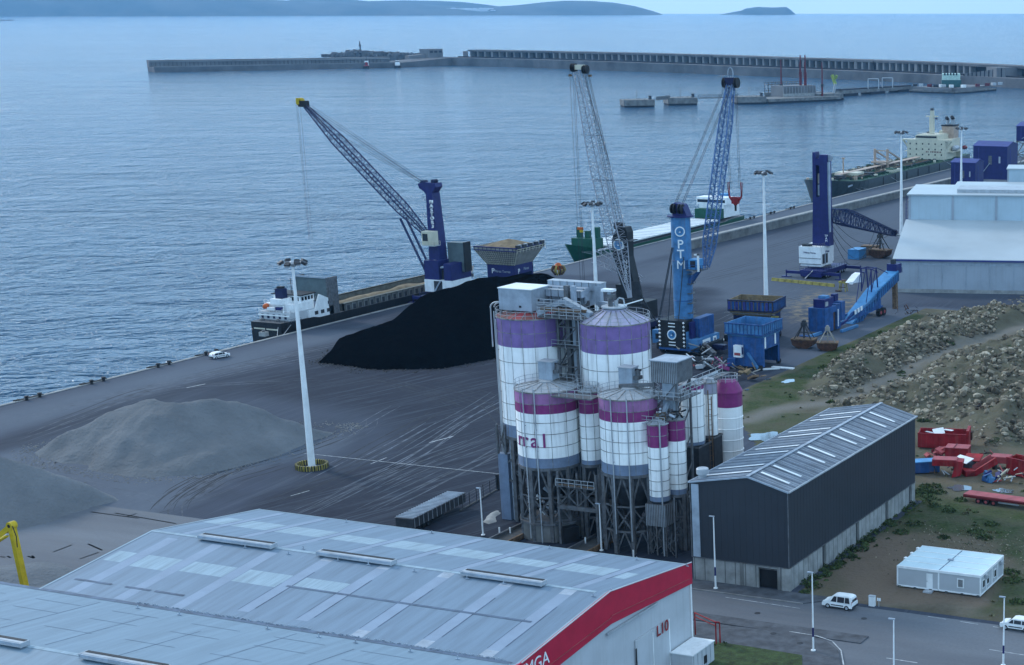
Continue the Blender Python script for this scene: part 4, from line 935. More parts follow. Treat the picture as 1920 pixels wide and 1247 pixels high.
# big grey roof house and galleries on the two tall silos
p = aty(957, 572, 216); q = aty(1024, 578, 216)
t = thing('roof_house', 'pale grey box house standing on the purple silo with the rusty red roof', 'plant room', ((p.x+1.8), 217.2, 31.9))
b = MB(); b.b2((-3.1,-2.2,.3),(2.6,2.6,3.5),'duct'); b.build('wall', t); b = MB(); b.b2((-3.2,-2.3,3.5),(2.7,2.7,3.62),'white'); b.build('roof', t)
b = MB(); b.b2((2.6,-.5,1.6),(2.66,-.1,2.0),'black'); b.b2((.4,-2.25,.8),(.8,-2.2,1.1),'black'); b.build('hatch', t)
b = MB(); 
for x in (-2.9, 0, 2.4):
    for y in (-2, 2.4): b.bar((x,y,-.6),(x,y,.3),.2,'steel')
b.build('support', t)
# tower of lattice steel between the tall silos, head galleries
tx, ty = -138.8, 218.2
t = thing('elevator_tower', 'lattice steel elevator tower between the two purple-banded silos with grey head galleries', 'tower', (tx, ty, 0))
b = MB()
for x in (-1.6, 1.6):
    for y in (-1.8, 1.8): b.bar((x,y,0),(x,y,33.5),.3,'steel')
zz = np.linspace(0, 33, 12)
for za, zc in zip(zz, zz[1:]):
    for y in (-1.8, 1.8): b.bar((-1.6,y,za),(1.6,y,zc),.16,'steel'); b.bar((-1.6,y,zc),(1.6,y,zc),.2,'steel')
    for x in (-1.6, 1.6): b.bar((x,-1.8,za),(x,1.8,zc),.16,'steel'); b.bar((x,-1.8,zc),(x,1.8,zc),.2,'steel')
b.build('lattice_frame', t)
b = MB(); b.b2((-.9,-.9,0),(-.2,-.2,36),'steel'); b.b2((.3,-.9,0),(.9,-.2,36),'duct'); b.b2((-.3,.4,0),(.5,1.2,35),'steel_dark'); b.build('bucket_elevator', t)
for z in (12, 17, 22, 27, 31.8): b = MB(); b.b2((-2.4,-2.6,z),(2.4,2.6,z+.12),'steel'); b.rail([(-2.4,-2.6,z),(2.4,-2.6,z)]); b.rail([(2.4,-2.6,z),(2.4,2.6,z)]); b.build('platform', t)
def gal(zc, xa, xb_, y, hh, dd, name='gallery'):
    b = MB(); b.b2((xa-tx, y-ty-dd/2, zc-hh/2), (xb_-tx, y-ty+dd/2, zc+hh/2), 'duct'); b.b2((xa-tx-.05, y-ty-dd/2-.05, zc+hh/2), (xb_-tx+.05, y-ty+dd/2+.05, zc+hh/2+.08), 'galv')
    x = xa-tx+.9
    while x < xb_-tx: b.b2((x, y-ty-dd/2-.05, zc-hh/2), (x+.09, y-ty-dd/2, zc+hh/2+.1), 'steel'); x += 1.25
    b.build(name, t)
def zpx(px, py, y): v = aty(px, py, y); return v
a1, a2 = aty(1032, 524, 222), aty(1131, 532, 222); gal(a1.z-.6, a1.x, a2.x, 222, 1.1, 1.6)
a1, a2 = aty(1028, 541, 219.5), aty(1095, 549, 219.5); gal(a1.z-.5, a1.x, a2.x, 219.5, .95, 1.5)
a1, a2 = aty(1024, 530, 221), aty(1100, 560, 221)
b = MB(); b.b2((a1.x-tx, 1.6, a2.z-ty*0-1), (a1.x-tx+7.5, 4.6, a1.z-.3), 'duct'); 
for k in range(6): b.b2((a1.x-tx+.2+k*1.4, 1.52, a2.z-1), (a1.x-tx+.3+k*1.4, 1.6, a1.z-.3), 'steel')
b.build('plant_housing', t)
# inverted V chutes
ap, l1, l2 = aty(1058, 557, 215.4), aty(1010, 582, 215.6), aty(1108, 586, 215.2)
for e in (l1, l2):
    b = MB(); b.bar(Vector((ap.x-tx, ap.y-ty, ap.z-.5)), Vector((e.x-tx, e.y-ty, e.z-.4)), .9, 'duct', .75); b.bar(Vector((ap.x-tx, ap.y-ty, ap.z-.08)), Vector((e.x-tx, e.y-ty, e.z+.02)), .96, 'galv', .06); b.build('chute', t)
# vertical pipe into the lilac silo
v0, v1 = aty(1124, 536, 221.5), aty(1124, 572, 221.5)
b = MB(); b.b2((v0.x-tx-.5, 2.8, v1.z), (v0.x-tx+.35, 3.7, v0.z), 'duct'); b.bar((v0.x-tx, 3.2, v1.z+.2), (-132.0-tx, .2, 33.4), .8, 'duct'); b.build('duct', t)
b = MB(); pz = aty(1050, 575, 215); b.b2((-3.2,-4.6,pz.z-1.6),(4.2,-1.9,pz.z-1.45),'steel'); b.b2((-3.4,-3.6,pz.z-.6),(4.4,-3.2,pz.z-.2),'rust_pale')
for z in (pz.z-1.5, pz.z-.6, pz.z+.2): b.rail([(-3.2,-4.6,z),(4.2,-4.6,z)], 1.0, .07, 'galv', 1.2)
b.build('walkway', t)
# valve gear on the lilac roof
t = thing('roof_valve', 'cluster of pipes and a white hood on top of the lilac silo roof', 'valve gear', (-131.5, 217.8, 33.3))
b = MB(); b.lathe((0,0,0), [(1.9,-.1),(1.9,.12)], 'galv', 20); b.tube((-.9,.3,0),(-.9,.3,2.2),.28,'duct'); b.tube((-.3,-.5,0),(-.3,-.5,1.3),.35,'steel'); b.tube((.4,0,0),(.4,0,.9),.3,'galv'); b.box((-.5,.2,1.5),(1.2,.8,.5),'steel'); b.path([(.3,.2,.8),(.8,.2,1.3),(1.5,.2,1.2),(1.7,.2,.2)],.13,'galv'); b.build('pipe', t)
b = MB(); b.box((-1.0,.3,2.35),(1.9,1.2,.35),'white'); b.build('hood', t)
b = MB(); b.bar((1.5,-.4,.3),(4.4,.8,1.2),.14,'white'); b.build('jib', t)
# hose loops on the red-roofed silo
b = MB(); ca, sa = az(c1, -80)
for rr_, off in ((1.0, 0), (.8, .5)):
    pts = [Vector((math.cos(a)*rr_*1.4, off*1.2, math.sin(a)*rr_)) for a in np.linspace(math.pi*.98, 0, 9)]; b.path([p+Vector((0,0,.9)) for p in pts], .12, 'galv')
b.path([(-1.35,0,1),(-1.4,0,-5)], .12, 'galv'); b.path([(1.2,.6,.6),(4.5,1.6,.4)], .12, 'galv')
o = b.build('hose_loop'); o.location = (-149.9, 215.2, 31.4); tag(o, 'pale bent fill pipes looping over the rim of the red-roofed silo', 'pipes')
# grey ribbed filter house on a frame
p = aty(1220, 705, 209); q = aty(1264, 712, 209)
fx_, fy_ = p.x, 209.0; fz_ = p.z
t = thing('filter_house', 'grey corrugated cube house on a steel frame above the slim silo pair', 'plant room', (fx_, fy_, 0))
wd = q.x-p.x+.4; z0_ = aty(1220, 716, 209).z; z1_ = aty(1220, 677, 209).z; dp_ = 4.6
b = MB(); b.b2((0,0,z0_),(wd,dp_,z1_),'roof_grey'); bb = b.build('wall', t); b = MB(); b.b2((-.15,-.15,z1_),(wd+.15,dp_+.15,z1_+.15),'duct'); b.build('roof', t)
b = MB()
for k in range(14): b.b2((.15+k*wd/14,-.05,z0_),(.28+k*wd/14,0,z1_),'steel')
for k in range(16): b.b2((wd,.15+k*dp_/16,z0_),(wd+.05,.28+k*dp_/16,z1_),'steel')
b.build('corrugation', bb)
b = MB()
for x in (.3, wd-.3):
    for y in (.3, dp_-.3): b.bar((x,y,0),(x,y,z0_),.28,'steel')
for za, zc in zip(np.linspace(0,z0_,7), np.linspace(0,z0_,7)[1:]):
    b.bar((.3,.3,za),(wd-.3,.3,zc),.15,'steel'); b.bar((wd-.3,.3,za),(wd-.3,dp_-.3,zc),.15,'steel'); b.bar((.3,.3,zc),(wd-.3,.3,zc),.18,'steel')
b.build('frame', t)
b = MB(); zq = z0_-2.3; b.b2((-.8,-.8,zq),(wd+1.0,dp_+.6,zq+.12),'steel'); b.rail([(-.8,-.8,zq+.1),(wd+1.0,-.8,zq+.1)],1.1,.07,'galv',1.1); b.rail([(wd+1.0,-.8,zq+.1),(wd+1.0,dp_+.6,zq+.1)],1.1,.07,'galv',1.1); b.rail([(wd+1.0,-.6,z0_-1.2),(wd+1.0,dp_,z0_-1.0)],1.0,.07,'galv',1.1); b.build('platform', t)
b = MB(); b.b2((wd*.35,.6,zq-1.5),(wd*.75,2.2,z0_),'duct'); b.bar((wd*.3,.8,zq),(-1.6,-.3,19.8),.5,'duct'); b.bar((wd*.6,.8,zq),(wd*.5,-1.6,zq-3.2),.5,'duct'); b.bar((-.2,1,z0_-.6),(-5.2,0,23.6),.5,'steel'); b.bar((wd*.7,1,zq),(wd*.9,0,zq-3),.35,'duct'); b.build('chute', t)
# pipework manifold on the slim pair
t = thing('pipe_manifold', 'tangle of pipes and valves above the slim silo pair', 'pipes', (-118.4, 207.8, 19.5)); b = MB(); rv = random.Random(2)
for k in range(26):
    p0 = Vector((rv.uniform(-1.2,2.2), rv.uniform(-.8,2.2), rv.uniform(.1,1.2))); b.tube(p0, p0+Vector((rv.uniform(-1.,1.), rv.uniform(-1,1), rv.uniform(-.3,.5))), rv.uniform(.06,.2), rv.choice(['galv','steel','black','rust_pale','duct']), 6)
b.b2((-.9,-.3,.1),(.2,.6,1.1),'rust_pale'); b.build('pipe', t)
b = MB(); b.b2((-2.6,-1.6,-.3),(1.2,-.4,-.2),'galv'); b.rail([(-2.6,-1.6,-.2),(1.2,-1.6,-.2)],1.0,.06,'galv',.9); b.build('platform', t)
# cabinet under the slim pair on a frame of thin legs
t = thing('control_cabinet', 'grey corrugated cabinet on thin braced legs under the slim silo pair', 'cabinet', (-118.9, 207.3, 0))
b = MB(); b.b2((-1.6,-1.7,4.4),(1.6,2.6,7.6),'steel'); b.build('casing', t); b = MB()
for k in range(12): b.b2((-1.55+k*.27,-1.75,4.4),(-1.46+k*.27,-1.7,7.6),'roof_grey')
for k in range(8): b.b2((1.6,-1.6+k*.52,4.5),(1.64,-1.5+k*.52,7.5),'roof_grey')
b.build('corrugation', t); b = MB(); rv = random.Random(9)
for x in (-1.5, 0, 1.5, 3.0):
    for y in (-1.5, 2.4): b.bar((x,y,0),(x,y,4.5 if x < 2 else 9),.18,'steel')
for k in range(22): b.bar((rv.uniform(-1.6,3),-1.4+rv.random()*.3,rv.uniform(0,2)),(rv.uniform(-1.6,3),-1.4,rv.uniform(2.5,4.4)),.1,'steel')
b.bar((1.6,2,7.2),(4.4,5,8.6),.2,'galv'); b.build('leg_frame', t)
b = MB(); b.lathe((0,0,0),[(.3,7.6),(1.3,8.4)],'duct',16); b.build('outlet', t)
# beams, walkway and loading bay between the stout silos
t = thing('loading_bay', 'steel loading bay with portal beams between the two stout silos', 'steel frame', (-131.6, 206.5, 0))
b = MB(); b.b2((-3.4,-1.2,5.4),(3.4,-.8,6.0),'steel'); b.b2((-3.4,3.6,5.4),(3.4,4.0,6.0),'steel')
for x in (-3.2, 3.2): b.bar((x,-1,0),(x,-1,11),.35,'steel'); b.bar((x,3.8,0),(x,3.8,11),.35,'steel')
for x0_ in (-3.2, 0): b.bar((x0_,-1,6),(x0_+3.2,-1,9),.15,'steel'); b.bar((x0_+3.2,-1,6),(x0_,-1,9),.15,'steel')
b.bar((-3.2,-1,9),(3.2,-1,9),.25,'rust_pale'); b.bar((0,-1,6),(0,-1,11),.2,'steel'); b.build('portal', t)
b = MB(); b.b2((-3.2,-1.6,8.9),(3.2,-.9,9.0),'steel'); b.rail([(-3.2,-1.6,9),(3.2,-1.6,9)],1.1,.07,'galv',1.0); b.build('walkway', t); b = MB(); b.rail([(-3.4,-1.2,22.2),(3.2,-1.2,22.2)],1.1,.07,'galv',1.2); b.b2((-3.4,-1.2,22.0),(3.2,1.6,22.2),'steel'); b.build('walkway', t)
b = MB(); b.b2((-3.0,4.2,0),(3.0,4.4,8),'black'); b.b2((-1.9,2.5,0),(-1.5,2.9,7),'steel'); b.b2((1.6,2.5,0),(2.0,2.9,7),'steel'); b.build('back_panel', t)
# machine room under the lettered silo
t = thing('machine_room', 'low concrete drum-shaped room with white pipework under the silo marked rral', 'plant room', (-138.5, 209.5, 0))
b = MB(); b.lathe((0,0,0),[(4.7,0),(4.7,2.6)],'concrete_old',10,a0=.3,sm=False); b.lathe((0,0,0),[(5.1,2.6),(5.1,2.95)],'steel',10,a0=.3,sm=False); b.build('wall', t)
ca, sa = az((-138.5,209.5), 24); b = MB(); b.box((ca*4.5, sa*4.5, 1.2), (2.6,2.6,2.3), 'black', math.atan2(sa,ca)); b.build('opening', t)
b = MB(); rv = random.Random(4)
for k in range(46):
    dg = rv.uniform(-60, 50); ca, sa = az((-138.5,209.5), dg); p0 = Vector((ca*rv.uniform(1,3.8), sa*rv.uniform(1,3.8), rv.uniform(3.1,6.4) if k < 34 else rv.uniform(6,8)))
    b.tube(p0, p0+Vector((rv.uniform(-.7,.7), rv.uniform(-.7,.7), rv.uniform(-.4,.8))), rv.uniform(.07,.26), rv.choice(['galv','white','duct','steel','black','rust_pale','white']), 6)
b.build('pipework', t)
# tall leg panel left of the silos (grey clad leg tower)
pL = at(957, 975); t = thing('clad_leg', 'grey clad support tower at the left foot of the red-roofed silo', 'support tower', (pL.x, pL.y, 0))
b = MB(); b.b2((-1.5,0,0),(.2,1.0,10.4),'silo_grey'); b.b2((.5,.3,0),(.8,.8,14.5),'duct'); b.b2((.9,.4,0),(2.4,1.0,11),'steel_dark'); b.build('cladding', t)
b = MB(); b.bar((-1.4,0,10.4),(-1.4,0,15),.3,'steel'); b.bar((0,0,10.4),(0,0,15),.3,'steel'); b.bar((-1.4,0,10.6),(0,0,14.6),.18,'steel'); b.bar((0,0,10.6),(-1.4,0,14.6),.18,'steel'); b.bar((0,.2,9),(3.2,.2,11.5),.25,'steel'); b.bar((0,.2,6.5),(3.4,.2,4.8),.25,'steel'); b.build('bracing', t)
# rails / kerbs leading from the bay
for p, q, w_ in (((985,985),(945,1003),.5),((1000,1000),(955,1018),.4),((1098,1022),(1128,1008),.5),((1128,1030),(1150,1018),.5)):
    pass
t = thing('weighbridge', 'long dark weighbridge ramp with steel side rails left of the stout silos', 'weighbridge', (-143.2, 203.0, 0))
b = MB(); b.b2((-1.5,-8,.02),(1.5,9,.28),'concrete_dark'); b.build('deck', t); b = MB(); b.b2((-1.75,-8,.0),(-1.5,9,.75),'steel'); b.b2((1.5,-8,0),(1.75,9,.75),'rust_pale'); b.build('side_rail', t)
t2 = dup(t, (-129.8, 200.5, 0), 0, 'dark weighbridge ramp with steel side rails between the two stout silos')
for (px, py) in ((937,1003),(957,1003),(1098,1022),(1128,1028),(1188,1046)):
    p = at(px, py); b = MB(); b.lathe((0,0,0),[(.12,0),(.12,1.15),(.05,1.2)],'white',8); o = b.build('bollard'); o.location = (p.x, p.y, 0); tag(o, {937:'thin white post beside the slim lamp left of the weighbridge',957:'white post at the near end of the left weighbridge',1098:'white post under the silo marked rral at the weighbridge',1128:'white post between the two stout silos at the roof edge',1188:'white post in front of the middle leg of the unlettered stout silo'}[px], 'post')

# ============================================================ CRANES
def girder_ends(w, a=.16, z=.82, w0=.25, w1=.3):
    return lambda t: w*(w0+(1-w0)*t/a) if t < a else (w if t < z else w*(1-(1-w1)*(t-z)/(1-z)))
def loc(v, o): return Vector((v[0]-o[0], v[1]-o[1], v[2]))
def ropes(b, prs, r=.05, m='rope'):
    for p, q in prs: b.bar(p, q, r, m)
def outrig(t, pos, m, axis, ext=5.0):
    for sx in (-1, 1):
        for sy in (-1, 1):
            b = MB()
            if axis == 'x': b.box((sx*(pos[0]+ext/2), sy*pos[1], 1.5), (ext, .8, .8), m); e = (sx*(pos[0]+ext), sy*pos[1])
            else: b.box((sx*pos[0], sy*(pos[1]+ext/2), 1.5), (.8, ext, .8), m); e = (sx*pos[0], sy*(pos[1]+ext))
            b.tube((*e, .25), (*e, 2.1), .22, m); b.box((*e, .14), (2.6, 1.4, .24), m); b.build('outrigger', t)
def wheels(t, xs_, ys_, r=.75, w_=1.0):
    for x in xs_:
        for y in ys_: b = MB(); b.tube((x-w_/2, y, r), (x+w_/2, y, r), r, 'tyre', 12); b.tube((x-w_/2-.03, y, r), (x+w_/2+.03, y, r), r*.45, 'duct', 8); b.build('wheel', t)
def chassis(t, lx, ly, m, rot=0):
    b = MB(); b.b2((-lx/2,-ly/2,1.0),(lx/2,ly/2,2.3),m); b.b2((-lx/2+.5,-ly/2-.6,.6),(lx/2-.5,-ly/2,1.9),m); b.b2((-lx/2+.5,ly/2,.6),(lx/2-.5,ly/2+.6,1.9),m)
    b.rail([(-lx/2,-ly/2,2.3),(lx/2,-ly/2,2.3),(lx/2,ly/2,2.3)],1,.07,m,1.8); b.bar((-lx*.2,-ly/2-1.4,.2),(lx*.05,-ly/2,2.4),.5,'galv',.12); b.lathe((0,0,2.3),[(2.2,0),(2.2,.7)],'steel',20); b.build('chassis', t)
def sheaves(b, c, n, r, m='black', ax=(1,0,0), sp=.55):
    c, ax = Vector(c), Vector(ax).normalized()
    for i in range(n): o = c+ax*(i-(n-1)/2)*sp; b.tube(o-ax*.12, o+ax*.12, r, m, 14)
# --- crane 1: dark blue, boom out over the black ship
o1 = (-279.6, 379.0); t = thing('harbour_crane', 'dark blue harbour crane with its lattice boom lowered over the black ship', 'crane', (*o1, 0))
chassis(t, 7.5, 14, 'navy'); wheels(t, (-2.6, 2.6), (-6,-4.4,-2.8, 2.8, 4.4, 6)); outrig(t, (3, 5.6), 'navy', 'x', 4.0)
b = MB(); b.b2((-4.2,-4.0,3.0),(4.4,4.8,6.2),'white'); b.b2((-1.2,-4.05,3.1),(1.4,-3.9,6.0),'steel_dark'); b.bar((-1.0,-4.15,3.2),(1.0,-4.15,6.0),.35,'duct'); b.build('lower_housing', t)
b = MB(); b.b2((-4.3,-3.6,6.2),(.3,4.6,11.2),'navy'); b.b2((2.0,-3.8,6.2),(4.4,4.8,10.6),'navy'); b.b2((.3,-2.4,6.2),(2.0,4.4,8.6),'steel_dark'); b.tube((.6,-3,9.4),(2.2,-3,9.8),.3,'duct'); b.build('machine_house', t)
b = MB(); b.b2((.2,1.0,8.0),(5.4,3.6,15.6),'cooler_grey'); b.b2((5.2,.9,8.0),(5.6,3.7,15.8),'black'); b.build('cooler_box', t)
b = MB(); b.ext([(-3.9,-2.2,3.2),(.1,-2.2,3.2),(-.75,-1.8,17.5),(-1.6,-1.6,28.6),(-3.5,-1.6,28.6),(-3.6,-1.8,17.5)], (0,3.4,0), 'navy'); b.ext([(-1.6,-1.6,28.6),(-.3,-1.5,30.2),(-.6,-1.5,31.2),(-3.6,-1.5,31.4),(-5.9,-1.5,31.0),(-5.6,-1.5,29.8),(-4.2,-1.5,29.0),(-3.5,-1.6,28.2)], (0,3.0,0), 'navy'); tw = b.build('tower', t)
b = MB(); sheaves(b, (-4.9,0,31.2), 4, .6, 'navy_dark', (0,1,0)); sheaves(b, (-1.7,0,31.6), 4, .5, 'navy_dark', (0,1,0)); b.build('tower_head', t)
b = MB()
for z in np.arange(12, 28, 5): b.b2((-4.2,-2.0,z),(-3.6,-1.0,z+.1),'duct'); b.rail([(-4.3,-2.0,z),(-4.3,-1.0,z)],1,.07,'duct')
for z in np.arange(4, 28, .9): b.bar((-3.95,-1.9,z),(-3.95,-1.5,z),.06,'duct')
b.build('ladder', tw)
b = MB(); b.b2((-3.9,-4.2,15.3),(-.4,-1.9,18.9),'cream'); b.b2((-4.2,-4.4,15.1),(.1,-1.7,15.3),'galv'); b.rail([(-4.2,-4.4,15.3),(.1,-4.4,15.3),(.1,-1.8,15.3)],1,.07,'cream'); cb = b.build('cab', t)
b = MB(); b.b2((-3.6,-4.24,16.4),(-2.0,-4.18,18.3),'glass'); b.b2((-3.95,-3.9,16.2),(-3.88,-2.1,18.3),'glass'); b.build('window', cb)
text(t, 'G', (-1.9,-2.3,9.9), 3.4, 'white', (math.pi/2,0,0)); text(t, 'M\nA\nS\nT\nO\nR\n3', (-1.75,-1.95,23.2), 1.25, 'white', (math.pi/2,0,0), ext=.3, lh=.85)
foot = Vector((-4.2, -.2, 16.8)); tip = loc(aty(573, 199, o1[1]), o1); tip.y = 0
b = MB(); b.lattice(foot, tip, 3.0, 3.0, 34, .26, 'boom_blue', side=(0,1,0), prof=girder_ends(2.5, .22, .74, .35, .3), r2=.10); b.build('boom', t)
hd = tip+Vector((-1.6,0,1.1)); b = MB(); b.box(tip+Vector((-.6,0,.6)),(2.4,1.6,1.6),'black'); b.build('boom_head', t); b = MB(); sheaves(b, hd, 3, 1.05, 'yellow', (0,1,0), .5); b.box(hd+Vector((-.2,-.9,.2)),(.9,.2,1.6),'yellow'); b.build('head_sheave', t)
knee = foot.lerp(tip, .2)+Vector((-.8,0,-1.9)); b = MB()
for y in (-1.2, 1.2): b.bar(knee+Vector((0,y,0)), (-3.4,y,3.4), .45, 'boom_blue'); b.bar((-3.4,y,3.4),(-3.4,y,3.5),.5,'boom_blue')
b.build('luffing_cylinder', t)
b = MB()
for y in (-.6,.6): ropes(b, [(hd+Vector((0,y,.6)), (-5.2,y,31.6)), (hd+Vector((0,y,0)), (-5.2,y,30.8)), (tip.lerp(foot,.25)+Vector((0,y,1.2)), (-5.2,y,31))], .07)
for x, y in ((-1,-.5),(-.6,.5),(-1.1,.1)): ropes(b, [(hd+Vector((x,y,0)), (hd.x+x,y,14.0))], .05)
b.build('rope', t)
# --- crane 2: black tower with white lattice boom, behind the silos
p2 = at(1192, 622); o2 = (p2.x, p2.y); t = thing('harbour_crane', 'black harbour crane with a steep white lattice boom behind the lilac silo', 'crane', (*o2, 0))
chassis(t, 7, 14, 'navy_dark'); wheels(t, (-2.6, 2.6), (-6,-4.4, 4.4, 6)); outrig(t, (3, 5.6), 'navy_dark', 'x', 3.5)
zt = aty(1170, 425, o2[1]).z
b = MB(); b.b2((-3.8,-2.6,3),(3.4,5.0,7.4),'black'); b.b2((-3.8,-2.7,4.0),(3.4,-2.55,6.8),'steel_dark'); b.b2((-5.0,0,7.4),(-1.5,3.4,11.2),'black'); b.rail([(-3.8,-2.6,7.4),(3.4,-2.6,7.4)],1,.07,'steel'); b.build('machine_house', t)
tl = loc(aty(1154, 470, o2[1]), o2).x; tr = loc(aty(1182, 470, o2[1]), o2).x
b = MB(); b.ext([(-1.1,-1.6,6.5),(2.2,-1.6,6.5),(tr,-1.4,zt-7),(tr+.1,-1.4,zt-1.2),(tr-.4,-1.4,zt),(tl+1.6,-1.4,zt),(tl+.2,-1.4,zt-2.4),(tl,-1.4,zt-3),(tl,-1.4,zt-7)], (0,2.9,0), 'black'); b.build('tower', t)
b = MB(); b.b2((-.0,-1.72,3),(2.7,-1.62,12.5),'steel_dark'); b.build('tower_base', t)
b = MB(); sheaves(b, (tl+1.3,0,zt+.1), 3, .9, 'black', (1,0,0), .9); b.b2((tl+.1,-1.9,zt-3.2),(tr+1.2,1.6,zt-3.0),'steel'); b.build('tower_head', t)
text(t, 'O', (tr-1.3,-1.66,zt-4.6), 1.7, 'white', ext=.06)
text(t, 'N\nO\nR\nS\nO', (tr-.55,-1.66,zt-10.5), 1.35, 'white', ext=.06, lh=.85)
cbp = loc(aty(1166, 457, o2[1]), o2); 
def emblem(t, c, r, rot=(math.pi/2,0,0), fg='blue_mid', ring='white', nm='emblem'):
    b = MB(); b.lathe((0,0,0),[(r,0),(r,.06)],ring,26); b.lathe((0,0,0),[(r*.78,.06),(r*.78,.10)],'blue_pale',26)
    for k in range(9):
        a = -1.2+k*.32; b.box((r*.32*math.cos(a)+.05*r, r*.38*math.sin(a), .12),(r*.26,r*.22,.06),fg)
    b.box((-r*.3,0,.12),(r*.22,r*1.0,.06),fg); b.box((-r*.1,-r*.1,.12),(r*.5,r*.16,.05),ring); o = b.build(nm, t); o.location = c; o.rotation_euler = rot; return o
emblem(t, (cbp.x, -1.62, cbp.z), 1.4)
ft = loc(aty(1181, 556, o2[1]-4.5), o2); tp0 = Vector(aty(1084, 135, o2[1]-4.5+6)); tp_ = loc(tp0, o2)
b = MB(); b.lattice(ft, tp_, 3.4, 3.0, 46, .20, 'boom_white', side=(0,1,0), prof=girder_ends(3.4, .24, .6, .16, .45), r2=.07); b.build('boom', t)
b = MB(); b.bar(ft+Vector((0,0,-.3)), ft+Vector((-.3,0,1.4)), .9, 'boom_white', .8); b.build('boom_foot', t)
b = MB(); sheaves(b, tp_+Vector((-1.1,0,1.0)), 3, 1.0, 'black', (1,0,0), .45); sheaves(b, tp_+Vector((2.0,0,.6)), 3, 1.0, 'black', (1,0,0), .45); b.box(tp_+Vector((.4,0,1.1)),(2.4,1.3,1.1),'cream'); b.box(tp_+Vector((-2.2,0,-.8)),(.7,.5,.5),'rust_pale'); b.box(tp_+Vector((3.2,0,-.8)),(.7,.5,.5),'rust_pale'); b.build('boom_head', t)
b = MB(); th_ = Vector((tl+1.3, 0, zt+.6))
for dx in (-.9, -.3, .6, 1.2): ropes(b, [(tp_+Vector((2.0+dx*.5,0,.8)), th_+Vector((dx,0,0)))], .09)
for dx in (-2.3,-1.5,-1.1): ropes(b, [(tp_+Vector((dx,0,.4)), Vector((tp_.x+dx,tp_.y,5)))], .06)
for f in (.28, .52, .72): q = ft.lerp(tp_, f); b.bar(q+Vector((-3.2,0,0)), q+Vector((2.6,0,0)), .12, 'steel')
b.build('rope', t)
b = MB(); b.bar((tr+.6,-1,12.5),(tr+8.0,-2,2.6),.22,'black'); b.bar((tr+.6,1,12.5),(tr+5.5,0,3),.1,'steel'); b.build('stay', t)
bk = loc(aty(1136, 470, o2[1]+4), o2); b = MB(); b.lattice(Vector((ft.x-.5,2,ft.z+3)), Vector((bk.x-1.5,2,bk.z-1)), 1.2, 3.2, 7, .16, 'boom_white', side=(0,1,0), r2=.08); b.build('back_stay_frame', t)
# orange thing hanging over the green ship = hook
hk = loc(aty(1094, 424, o2[1]+6), o2); b = MB(); b.box((tp_.x-1.6, tp_.y, hk.z),(1.4,.6,.5),'orange'); b.box((tp_.x-1.3, tp_.y, hk.z-.5),(.8,.4,.8),'yellow'); b.build('hook', t)
# --- crane 3: bright blue PTM crane
o3 = (-187.4, 340.3); t = thing('harbour_crane', 'bright blue harbour crane with PTM painted down its round tower', 'crane', (*o3, 0))
b = MB(); b.b2((-5.5,-3.2,1.0),(6.5,6.5,2.4),'black'); b.b2((-7.5,1,.9),(9.5,2.6,2.0),'navy_dark'); b.bar((5,-1,2.4),(9,-3,.6),1.1,'steel'); b.lathe((0,0,2.4),[(2.6,0),(2.6,.8)],'steel',20); b.build('chassis', t); wheels(t, (-4.4,5.0), (-2,0,4,6)); 
b = MB(); b.b2((-8.2,-.2,1.6),(-5.6,1.4,4.6),'blue_mid'); b.b2((-7.4,-.25,2.6),(-6.6,-.2,3.8),'black'); b.build('outrigger', t)
xl, xr = loc(aty(1236, 620, 336.2), o3).x, loc(aty(1286, 620, 336.2), o3).x
zl, zh = aty(1260, 651, 336.2).z, aty(1260, 601, 336.2).z
b = MB(); b.b2((xl,-4.4,zl),(xr,4,zh),'black'); cw = b.build('counterweight', t)
b = MB()
for zz_ in (.09,.2,.78,.9): b.box(((xl+xr)/2,-4.46,zl+(zh-zl)*zz_),(1.7,.06,.22),'white')
for k in range(7):
    for x in (xl+.35, xr-.35): b.lathe((x,-4.5,zl+.5+k*(zh-zl-.7)/6.2),[(.01,-.34),(.34,0),(.01,.34)],'white',4)
b.build('white_marking', cw); emblem(t, ((xl+xr)/2,-4.5,(zl+zh)/2-.1), 1.15)
b = MB(); b.b2((xr,-4.2,zl-.6),(xr+.2,5,zh-2.4),'blue_mid'); b.b2((xr,-3.8,zl-.8),(xr+2.8,6.6,zl+2.0),'blue_mid'); b.b2((xr,-1.0,zl+2.0),(xr+1.8,6.0,zh+.2),'blue'); b.b2((xr+.2,-3.0,zl+2.0),(xr+.9,-1.2,zh-.4),'navy'); b.rail([(xl,-4.4,zh),(xr,-4.4,zh)],1,.07,'steel'); b.b2((xl-.1,-4.3,zl-.6),(xr+2.8,6.4,zl-.1),'blue'); mh = b.build('machine_house', t)
b = MB(); b.b2((xr+2.8,-1.6,zl-.2),(xr+2.88,2.0,zl+1.6),'white'); b.b2((xr+2.8,3.4,zl-.2),(xr+2.88,5.0,zl+1.6),'white'); b.b2((xr+2.8,3.9,zl+.1),(xr+2.92,4.5,zl+1.2),'navy'); b.b2((xr+2.8,-3.2,zl+.2),(xr+2.9,-2.6,zl+1.0),'navy'); b.build('panel', mh)
text(t, 'PTM', (xr+2.92, .2, zl+.6), 1.2, 'blue', (math.pi/2,0,math.pi/2))
zt3 = 30.6; b = MB(); b.lathe((0,0,0),[(2.05,3.5),(2.15,8),(2.2,16),(2.2,zt3)],'blue_mid',28); tw = b.build('tower', t)
b = MB(); b.lathe((0,0,zt3),[(2.25,0),(3.0,.1),(3.0,.35),(2.0,.4)],'navy',20)
for z in np.arange(7, 19, 2.2): b.b2((1.8,-1.4,z),(3.0,.4,z+.1),'steel'); b.rail([(3.0,-1.4,z),(3.0,.4,z)],1,.08,'steel',.9)
